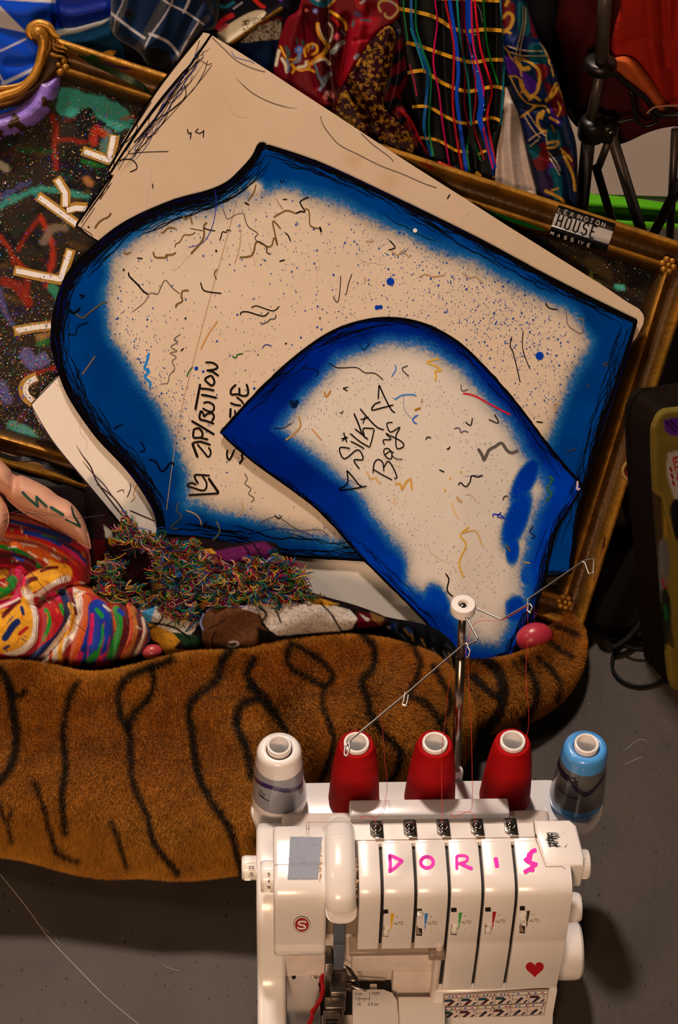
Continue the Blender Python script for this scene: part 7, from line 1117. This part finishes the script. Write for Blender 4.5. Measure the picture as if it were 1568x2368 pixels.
# checked silk scarf: black with yellow bars and bright vertical threads
q = Ras(900, -90, 1190, 440, 2, ksp(9, 8, 7)); 
PS_ = [([(934, -60), (934, 21), (943, 94)], 3, (16, 90, 30)), ([(951, -60), (951, 0), (953, 64), (972, 119), (989, 170), (985, 239), (981, 298), (998, 362)], 7, (10, 64, 100)), ([(962, -60), (962, 0), (962, 60), (976, 112), (996, 172), (994, 240), (992, 300), (1002, 362)], 4.5, (16, 104, 50)), ([(949, 64), (966, 116), (980, 160)], 3, (30, 130, 120)), ([(1006, -60), (1006, 0), (1011, 51), (1002, 141), (1015, 213), (1024, 290), (1041, 392)], 4, (180, 10, 60)), ([(947, 149), (956, 180), (964, 222)], 3, (150, 10, 40)),
  ([(1030, -60), (1030, 0), (1042, 60), (1050, 120), (1047, 239), (1058, 332), (1070, 398)], 5, (150, 14, 20)), ([(1040, -60), (1040, 0), (1053, 85), (1060, 162), (1056, 220), (1064, 290), (1072, 345), (1079, 396)], 8, (10, 54, 140)), ([(1057, -60), (1057, 0), (1064, 85), (1074, 140), (1083, 192), (1090, 294)], 4.5, (20, 120, 100)), ([(1067, -60), (1067, 0), (1070, 106), (1076, 180), (1074, 240), (1086, 300)], 4.5, (110, 10, 24)), ([(1082, -60), (1082, 0), (1086, 85), (1102, 170), (1114, 234), (1110, 277), (1130, 341), (1146, 404)], 13, (8, 50, 130)), ([(1073, -60), (1075, 60), (1096, 150), (1100, 230), (1096, 290), (1120, 370)], 3.4, (130, 10, 20)), ([(1090, -60), (1090, 0), (1095, 106), (1118, 204), (1114, 273), (1140, 390)], 4.5, (170, 12, 60)), ([(1098, -60), (1098, 0), (1111, 111), (1137, 204), (1127, 273), (1146, 380)], 5, (190, 14, 24)), ([(1118, -60), (1118, 0), (1127, 106), (1152, 194)], 4.5, (14, 96, 24)), ([(1157, -60), (1157, 0), (1163, 70), (1166, 150), (1158, 290)], 4.5, (14, 90, 90)), ([(1087, 298), (1100, 340), (1112, 372)], 5, (10, 70, 30)), ([(1085, 300), (1080, 350), (1086, 396)], 4, (14, 90, 30))]
HS = [([(1010, -4), (1080, -2), (1160, 2)], 9), ([(922, 20), (965, 28), (1006, 40), (1049, 66), (1083, 72), (1120, 68), (1164, 71)], 9), ([(940, 98), (972, 107), (1010, 120), (1045, 132), (1092, 144), (1130, 138), (1166, 139)], 8.5), ([(942, 169), (965, 164), (985, 166), (1024, 192), (1058, 206), (1087, 211), (1143, 200), (1170, 208)], 8.5), ([(953, 247), (990, 247), (1028, 268), (1062, 283), (1095, 284), (1135, 272), (1160, 281)], 7.5), ([(972, 318), (1011, 324), (1040, 340), (1058, 349), (1084, 352)], 7), ([(1104, 358), (1120, 350), (1140, 346)], 6.5), ([(1140, 408), (1146, 416)], 5), ([(1100, 398), (1112, 408)], 9)]
def dpl(mb, sf):
    yl = ksp(196, 128, 24)
    for p, w in HS:
        P = resample(cr(p, n=6), 3); n = len(P)
        for k in range(0, n-1, 4): ribbon(mb, sf, P[k:min(n, k+5)], w, yl*(1 if (k//4) % 3 else .42), step=0, eps=.0010, cap=False)
    for p, w, c_ in PS_: ribbon(mb, sf, p, w, ksp(*c_), step=3, eps=.0014+.0001*(w < 5), curve=True, cap=False)
    dots(mb, sf, [1117, 1118, 1121, 1092, 1104, 1099], [234, 243, 254, 130, 165, 80], 1.5, ksp(190, 200, 220), eps=.002)
    ribbon(mb, sf, [(1104, 8), (1112, 30), (1116, 52)], 1.2, ksp(110, 100, 80), step=2, eps=.002)
garment('checked_scarf', [(924, -80), (1158, -80), (1162, 0), (1166, 120), (1170, 200), (1162, 280), (1150, 350), (1147, 420), (1100, 412), (1040, 396), (996, 376), (990, 340), (972, 300), (950, 210), (934, 120), (922, 20)], .018, q, [([(950, -60), (956, 60), (984, 170), (984, 300)], 12, .009), ([(1020, -60), (1026, 100), (1032, 240), (1050, 380)], 12, -.007), ([(1074, -60), (1078, 100), (1090, 240), (1088, 330)], 9, -.010), ([(1055, -60), (1062, 120), (1066, 300)], 10, .008), ([(1110, -60), (1120, 120), (1130, 200), (1124, 300)], 11, .009), ([(1146, -60), (1148, 150), (1140, 300)], 8, -.006), ([(1090, 300), (1098, 360), (1100, 400)], 7, -.012)], SATIN, 'black silk scarf checked with yellow bars and bright blue, red and green lines', 'scarf', R_=8, T_=.006, step=2.4, draw=dpl)
# jewel-tone scarf
q = Ras(1150, -90, 1345, 520, 1.4, ksp(8, 20, 36)); T1, N1, M1, V1 = ksp(4, 60, 62), ksp(4, 16, 48), ksp(80, 8, 12), ksp(60, 20, 90)
for pl, c_ in (([(1160, 6), (1190, 10), (1185, 50), (1162, 60)], M1), ([(1196, 10), (1218, 12), (1226, 70), (1204, 84)], T1), ([(1222, 30), (1236, 70), (1244, 84), (1232, 84)], M1*1.2), ([(1164, 84), (1240, 90), (1250, 110), (1170, 118)], N1), ([(1226, 100), (1256, 104), (1266, 144), (1224, 140)], T1), ([(1166, 130), (1200, 140), (1196, 172), (1176, 170)], V1), ([(1240, 150), (1268, 156), (1262, 180), (1246, 190)], M1*1.2), ([(1196, 160), (1240, 190), (1236, 220), (1210, 200)], V1*.7), ([(1258, 190), (1290, 210), (1310, 260), (1280, 270), (1270, 230)], M1*.8), ([(1262, 210), (1280, 260), (1300, 280), (1280, 284)], V1*.7), ([(1204, 260), (1240, 270), (1260, 320), (1216, 330)], N1), ([(1230, 350), (1262, 330), (1270, 380), (1244, 396)], M1), ([(1268, 380), (1290, 386), (1286, 420), (1270, 430)], V1*1.1), ([(1216, 334), (1250, 340), (1236, 370)], T1*.7), ([(1270, 390), (1296, 400), (1300, 450), (1280, 460)], T1), ([(1250, 400), (1276, 410), (1280, 450), (1250, 446)], ksp(30, 14, 40)), ([(1296, 340), (1320, 350), (1330, 390), (1310, 380)], ksp(50, 8, 14)), ([(1264, 300), (1290, 300), (1300, 340), (1280, 340)], T1*.7)): q.fill(pl, c_, 3, 1, True, 2)
gq_ = ksp(168, 112, 30)
for p, w in (([(1164, 40), (1176, 30), (1186, 40), (1180, 62), (1164, 74)], 8), ([(1162, 70), (1180, 76)], 5), ([(1164, 108), (1174, 118), (1182, 134), (1200, 154), (1206, 176)], 3.4), ([(1192, 134), (1212, 138), (1234, 150), (1248, 168), (1246, 196), (1240, 214), (1228, 222)], 7), ([(1196, 142), (1206, 158), (1222, 158)], 10), ([(1178, 176), (1196, 178), (1210, 196), (1206, 214)], 4), ([(1180, 178), (1196, 210), (1216, 236), (1244, 246)], 3), ([(1204, 186), (1210, 206), (1222, 222)], 9), ([(1224, 230), (1236, 224), (1248, 232)], 6), ([(1264, 236), (1276, 210), (1288, 192), (1296, 212), (1304, 230)], 4), ([(1264, 232), (1280, 218), (1288, 204)], 8), ([(1290, 236), (1296, 252), (1290, 268)], 4), ([(1232, 244), (1260, 246), (1270, 260)], 5), ([(1206, 270), (1226, 256), (1240, 244)], 5), ([(1248, 262), (1242, 280), (1250, 300), (1262, 304)], 7), ([(1256, 258), (1252, 272)], 9), ([(1272, 272), (1290, 282)], 6), ([(1276, 290), (1282, 306)], 3), ([(1270, 330), (1290, 328), (1284, 340), (1266, 342)], 6), ([(1296, 344), (1310, 356), (1322, 372)], 4), ([(1302, 352), (1314, 380), (1326, 410), (1330, 440)], 7), ([(1262, 442), (1280, 450), (1300, 462), (1306, 476)], 7), ([(1276, 440), (1290, 436)], 4), ([(1250, 100), (1262, 120), (1272, 150)], 3), ([(1274, 150), (1280, 176)], 3), ([(1162, -20), (1174, 0), (1170, 12)], 8)): q.line(p, w, gq_*.9, 1.6, 1, True, .8)
for p in ([(1210, 14), (1208, 60), (1196, 110), (1194, 130)], [(1216, 18), (1214, 60), (1204, 108), (1202, 128)], [(1172, 106), (1196, 114), (1224, 118), (1254, 118)], [(1176, 120), (1204, 128), (1232, 130), (1262, 130)], [(1212, 268), (1232, 300), (1250, 320)], [(1222, 264), (1244, 296), (1262, 316)], [(1222, 326), (1240, 312), (1256, 306)], [(1226, 338), (1246, 322)], [(1268, 352), (1286, 374), (1296, 396)], [(1270, 364), (1284, 386), (1294, 406)], [(1262, 310), (1266, 336)]):
    P = resample(cr(p, n=5), 3.2)
    for k in range(len(P)-1): q.line([P[k], P[k]+(P[k+1]-P[k])*.62+np.array([.5, -.5])], 2.0, ksp(190, 150, 96), 1, .95, False)
q.mul((.7+.55*fbm(q.X, q.Y, 4, 12, 2))[..., None]*np.ones(3))
garment('jewel_scarf', [(1160, -80), (1216, -80), (1226, 20), (1244, 84), (1264, 116), (1280, 150), (1296, 204), (1314, 270), (1332, 330), (1336, 400), (1330, 500), (1270, 480), (1246, 450), (1226, 380), (1212, 320), (1196, 254), (1174, 190), (1164, 100)], .020, q, [([(1205, -40), (1200, 60), (1190, 130)], 12, .008), ([(1180, 100), (1220, 200), (1260, 320), (1300, 460)], 16, .010), ([(1250, 120), (1270, 200), (1290, 280)], 10, -.008), ([(1286, 300), (1310, 400), (1320, 480)], 10, -.010), ([(1170, 124), (1210, 134), (1262, 140)], 8, -.006), ([(1200, 240), (1240, 250), (1290, 240)], 9, -.006), ([(1230, 340), (1270, 360), (1310, 350)], 9, -.005)], SATIN, 'teal, navy and purple scarf with gold baroque print and chain lines, nearest the camp chair', 'scarf', R_=12, T_=.014)
# ------------------------------------------------------------------ folding camp chair
CY = 2.36; NCH = np.array([0, -1., 0]); PCH = np.array([0, CY, 0]); cpt = lambda x, y, h=0: onpl(x, y, PCH, NCH, h)
CFAB = mat('canvas_fabric', attr=True, rough=.75, spec=.15, weave=.12, bscale=420); TUB = mat('grey_tube', (.085, .07, .06), rough=.38, metal=.2, spec=.5); PLB = mat('black_joint', (.008, .007, .006), rough=.4)
chair = empty('camp_chair', tuple(cpt(1400, 600)*np.array([1, 1, 0])), 'folding camp chair with red and orange fabric and grey tube legs at top right', 'chair')
def panel(name, poly, h0, colr, folds, T_=.01, R_=14, step=5, sm_=True):
    P_ = cr(poly, True, 4) if sm_ else np.array(poly, float); mb = MB(); slab(mb, P_, step, PCH, NCH, lambda x, y, d: h0+infl(d, R_, T_)+fold(x, y, folds), colr if callable(colr) else (lambda x, y, d: np.repeat(np.array([colr]), len(x), 0)*(.85+.3*fbm(x, y, 26, 3)[:, None])), mirror=lambda x, y, d: h0-.003+0*x); return mb.build(name, CFAB, chair)
mar = ksp(66, 14, 14); ora = ksp(150, 26, 12)
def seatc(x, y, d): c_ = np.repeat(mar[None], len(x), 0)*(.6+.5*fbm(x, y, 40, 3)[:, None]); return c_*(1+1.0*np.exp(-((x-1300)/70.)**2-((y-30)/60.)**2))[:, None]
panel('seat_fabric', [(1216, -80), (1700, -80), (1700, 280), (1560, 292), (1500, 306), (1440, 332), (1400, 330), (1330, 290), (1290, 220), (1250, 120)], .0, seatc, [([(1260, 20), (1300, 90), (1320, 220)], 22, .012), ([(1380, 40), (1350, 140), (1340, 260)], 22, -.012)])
panel('back_fabric', [(1440, -80), (1700, -80), (1700, 250), (1600, 262), (1544, 262), (1500, 258), (1440, 160), (1412, 120), (1420, 60), (1436, 10)], .025, ora, [([(1530, -40), (1536, 60), (1540, 150)], 9, -.012), ([(1500, 0), (1510, 120), (1530, 220)], 14, .008), ([(1570, -20), (1560, 120), (1566, 230)], 14, -.014), ([(1450, 100), (1490, 90), (1540, 100)], 12, -.006)])
panel('arm_fabric', [(1374, 148), (1400, 140), (1440, 130), (1464, 136), (1480, 150), (1510, 190), (1536, 230), (1542, 248), (1520, 262), (1490, 220), (1450, 190), (1410, 158)], .045, ksp(176, 72, 26), [([(1430, 136), (1470, 170), (1520, 236)], 10, .006)])
mb = MB()
for p, w in (([(1350, 150), (1376, 166), (1410, 164), (1452, 196), (1492, 228), (1522, 262), (1560, 266), (1600, 262)], 15), ([(1352, 152), (1360, 138), (1400, 142)], 7), ([(1540, 248), (1560, 262), (1600, 258)], 10), ([(1500, 260), (1520, 280), (1490, 292), (1470, 270), (1460, 210)], 9), ([(1320, 250), (1340, 280), (1400, 292), (1460, 276), (1490, 292)], 8)):
    q_ = cr(p, n=6); P = cpt(q_[:, 0], q_[:, 1], .055); tube(mb, P, w*.5*2.9/F_, (.004, .004, .004), 8)
mb.build('black_trim', PLB, chair)
def ctube(a, b, w, h=.06, h2=None, nm='leg'):
    h2 = h if h2 is None else h2; m2 = MB(); pa = onpl(a[0], a[1], PCH, NCH, h); pb_ = onpl(b[0], b[1], PCH, NCH, h2)
    if nm == 'leg':
        d_ = pb_-pa; t_ = (.006-pa[2])/d_[2]; pb_ = pa+d_*t_
    tube(m2, [pa, pb_], w*.5*2.85/F_, (.1, .1, .1), 20); return m2.build(nm, TUB, chair)
ctube((1404, -80), (1391, 140), 30, .075, .075, 'post'); ctube((1388, 160), (1366, 284), 24, .065, .065, 'post')
ctube((1363, 300), (1346, 470), 32, .06); ctube((1412, 306), (1482, 530), 26, .07); ctube((1378, 385), (1418, 520), 20, .02); ctube((1410, 320), (1382, 392), 18, .015, .015, 'brace'); ctube((1574, 420), (1512, 540), 24, .05); ctube((1562, 300), (1550, 530), 20, .0)
def hub(x, y, r1, hh, tilt=(0, 0, 1)):
    m2 = MB(); c = cpt(x, y, .065); s = r1*2.85/F_; lathe(m2, c-np.array([0, 0, hh/2]), [(.0001, 0), (s*.92, 0), (s, hh*.15), (s, hh*.8), (s*.8, hh), (.0001, hh)], (.01,)*3, 28); m2.build('joint', PLB, chair)
hub(1388, 150, 36, .018); hub(1370, 296, 32, .034); hub(1405, 300, 24, .03)
m2 = MB(); lathe(m2, cpt(1412, 305, .085), [(.0001, .003), (.0035, .002), (.004, 0)], (.3, .25, .2), 12); m2.build('rivet', CHR, chair)
m2 = MB(); q_ = cr([(1496, 262), (1510, 250), (1530, 245), (1600, 243)], n=5); tube(m2, cpt(q_[:, 0], q_[:, 1], .06), .0016, ksp(170, 110, 80), 6); m2.build('cord', CFAB, chair)
# green bag on the floor behind the chair
mb = MB(); GP = onz(1450, 600, 0)+np.array([0, .12, 0]); GN = nrm(0, 30)
slab(mb, cr([(1340, 462), (1380, 450), (1450, 456), (1535, 468), (1640, 490), (1660, 700), (1450, 720), (1330, 690)], True, 5), 6, GP, GN, lambda x, y, d: infl(d, 18, .03)-.016*np.exp(-((y-500-(x-1450)*.06)/7.)**2)+.008*np.exp(-((y-478-(x-1450)*.06)/12.)**2), lambda x, y, d: np.repeat(np.array([[.11, .50, .008]]), len(x), 0)*(.85+.2*fbm(x, y, 30, 2)[:, None]), mirror=lambda x, y, d: -.05+0*x)
tag(mb.build('green_bag', mat('green_nylon', attr=True, rough=.5, spec=.2)), 'bright lime green bag on the floor behind the camp chair legs', 'bag')
# ------------------------------------------------------------------ right edge: sticker-covered case, dark masses, cables
CP = onz(1550, 1602, 0.003); NCS = nrm(28, 14); q = Ras(1420, 900, 1800, 1640, 2, ksp(104, 80, 26))
q.mul((.7+.5*fbm(q.X, q.Y, 40, 5))[..., None]*np.ones(3)); q.fill([(1500, 1130), (1530, 1150), (1536, 1300), (1560, 1500), (1530, 1480), (1510, 1300)], ksp(50, 34, 16), 4)
q.fill([(1534, 970), (1560, 966), (1700, 966), (1700, 1008), (1552, 1008), (1538, 996)], ksp(70, 24, 90), 2); q.line([(1540, 974), (1560, 996)], 4, ksp(14, 8, 20)); q.line([(1550, 972), (1566, 990)], 4, ksp(14, 8, 20))
q.fill([(1544, 1060), (1560, 1044), (1700, 1040), (1700, 1180), (1580, 1170), (1552, 1130), (1542, 1090)], ksp(150, 128, 110), 2, 1, True); q.fill([(1524, 1260), (1540, 1250), (1548, 1290), (1544, 1340), (1528, 1390), (1518, 1380)], ksp(80, 70, 60), 2, 1, True); q.fill([(1530, 1370), (1546, 1372), (1552, 1420), (1540, 1500), (1528, 1480)], ksp(20, 24, 14), 2, 1, True); q.line([(1538, 1400), (1542, 1430)], 7, ksp(20, 60, 20)); q.line([(1534, 1340), (1536, 1360)], 5, ksp(110, 16, 14)); q.line([(1530, 1140), (1550, 1210), (1560, 1250)], 2, ksp(140, 100, 30)); q.fill([(1550, 1170), (1572, 1160), (1580, 1250), (1560, 1240)], ksp(20, 16, 22), 3, 1, True); q.line([(1538, 1200), (1540, 1236)], 4, ksp(150, 96, 20))
case = empty('trolley_case', tuple(CP), 'olive yellow hard case covered in stickers standing at the right edge', 'case')
mb = MB(); cpol = cr([(1503, 1010), (1508, 975), (1526, 948), (1568, 940), (1760, 925), (1790, 1100), (1770, 1560), (1740, 1606), (1600, 1606), (1560, 1600), (1542, 1560), (1532, 1450), (1520, 1300), (1508, 1140)], True, 5)
slab(mb, cpol, 4, CP, NCS, lambda x, y, d: -.01+infl(d, 20, .012), lambda x, y, d: q.at(x, y), th=.055, side=np.array([.008, .005, .003]))
def csf(x, y, e): return onpl(x, y, CP, NCS, .002+e)
text(mb, csf, 'ELLYBE', (1556, 1060), (.22, .975), (.975, -.22), 8.5, 2.6, ksp(170, 16, 14), .0015, 1.3)
for k in range(3): ribbon(mb, csf, [(1549+k*3, 1080+k*16), (1554+k*3, 1092+k*16)], 4, ksp(120, 20, 18), eps=.0015)
mb.build('shell', mat('painted_shell', attr=True, rough=.7, spec=.05), case)
mb = MB(); c = onpl(1503, 1063, CP, NCS, -.03); tube(mb, [c+np.array([0, 0, .03]), c+np.array([-.004, -.004, 0]), c-np.array([0, 0, .03])], .006, ksp(130, 96, 30), 10); mb.build('latch', mat('brass', attr=True, rough=.4, metal=.7), case)
mb = MB(); c = onz(1464, 1090, .24); axd = CAM-c; axd /= np.linalg.norm(axd); lathe(mb, c, [(.0001, 0), (.010, 0), (.0105, .001)], ksp(90, 8, 8), 28, axis=axd); lathe(mb, c, [(.0105, -.004), (.0112, .003), (.0135, .004), (.0155, .001), (.0155, -.01), (.010, -.01)], ksp(120, 84, 30), 32, axis=axd)
tag(mb.build('tape_roll', mat('roll_paint', attr=True, rough=.5)), 'gold-rimmed roll with dark red centre seen just right of the gilt frame', 'roll')
BGM = mat('matte_black', attr=True, rough=.9, spec=.0)
def massp(poly, P_, N_, T_, label, name='dark_mass'):  # near-black bulging shapes for the dark areas by frame and case
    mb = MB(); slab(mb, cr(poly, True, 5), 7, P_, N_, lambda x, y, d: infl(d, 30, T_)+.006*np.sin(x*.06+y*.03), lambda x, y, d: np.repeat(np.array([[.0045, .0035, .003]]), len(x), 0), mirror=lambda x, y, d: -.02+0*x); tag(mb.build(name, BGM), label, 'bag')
massp([(1384, 1290), (1420, 1262), (1470, 1250), (1500, 1300), (1512, 1390), (1500, 1440), (1460, 1470), (1410, 1476), (1366, 1450), (1360, 1380)], onz(1420, 1478, .004), nrm(0, 62), .03, 'small near-black mass on the floor between the gilt frame and the sticker-covered case')
massp([(1500, 930), (1540, 800), (1580, 700), (1700, 640), (1800, 760), (1780, 960), (1640, 1000), (1520, 990)], onz(1560, 1010, .01), nrm(0, 45), .04, 'added black mass for the shadowed area behind the sticker-covered case near the frame corner')  # added black shape stands in for the shadow behind the case
massp([(1440, 960), (1500, 900), (1520, 1000), (1505, 1100), (1500, 1230), (1470, 1250), (1440, 1180), (1430, 1060)], onz(1470, 1252, .004), nrm(0, 30), .03, 'near-black mass standing against the left side of the sticker-covered case')
CB = mat('black_cable', (.002, .002, .002), rough=.7, spec=.15)
def cable(pts, w, z, label):
    m2 = MB(); q_ = cr(pts, n=8); zz_ = np.interp(np.linspace(0, 1, len(q_)), np.linspace(0, 1, len(z)), z) if np.ndim(z) else np.full(len(q_), z); P = onz(q_[:, 0], q_[:, 1], zz_); tube(m2, P, w*.5*2.6/F_, (.006,)*3, 10); tag(m2.build('black_cable', CB), label, 'cable', 'black cables by the case')
cable([(1620, 1070), (1560, 1150), (1520, 1206), (1470, 1276), (1440, 1320), (1424, 1380)], 15, [.20, .16, .10, .06, .05, .045], 'thick black strap-like cable crossing the side of the case')
cable([(1640, 1200), (1580, 1290), (1530, 1370), (1490, 1430), (1450, 1480), (1416, 1500)], 17, [.14, .10, .05, .02, .012], 'thickest black cable crossing low in front of the case')
cable([(1436, 1492), (1418, 1516), (1418, 1550), (1440, 1576), (1480, 1588), (1530, 1578), (1590, 1560)], 8, .004, 'black cable curving in an open loop on the floor beside the case')
cable([(1330, 1440), (1380, 1466), (1430, 1480), (1480, 1486), (1540, 1496)], 10, .008, 'black cable running from behind the frame corner to the case')
cable([(1430, 1484), (1460, 1500), (1500, 1504), (1560, 1508)], 8, .016, 'thin black cable parallel to the floor loop')
cable([(1390, 1205), (1420, 1224), (1460, 1250), (1500, 1258)], 10, .004, 'upper black cable on the pale floor just right of the frame')
cable([(1388, 1226), (1420, 1246), (1460, 1264), (1500, 1270)], 6, .0035, 'thinner black cable below the upper one right of the frame')

mb = MB(); gv = [(-.2, 2.62, .0), (3.2, 2.62, .0), (3.2, 5.2, .0), (-.2, 5.2, .0)]; gv2 = [(a, b, .006) for a, b, c in gv]  # added pale slab, its colour stands in for light on the far floor
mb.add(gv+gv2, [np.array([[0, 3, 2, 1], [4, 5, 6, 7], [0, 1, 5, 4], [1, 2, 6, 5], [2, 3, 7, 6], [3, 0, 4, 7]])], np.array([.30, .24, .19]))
tag(mb.build('pale_slab', mat('pale_slab_grain', attr=True, rough=.95, spec=.02, bump=.3, bscale=300), smooth=False), 'added pale slab standing in for the brighter lit floor far behind the camp chair legs', 'pale_slab')
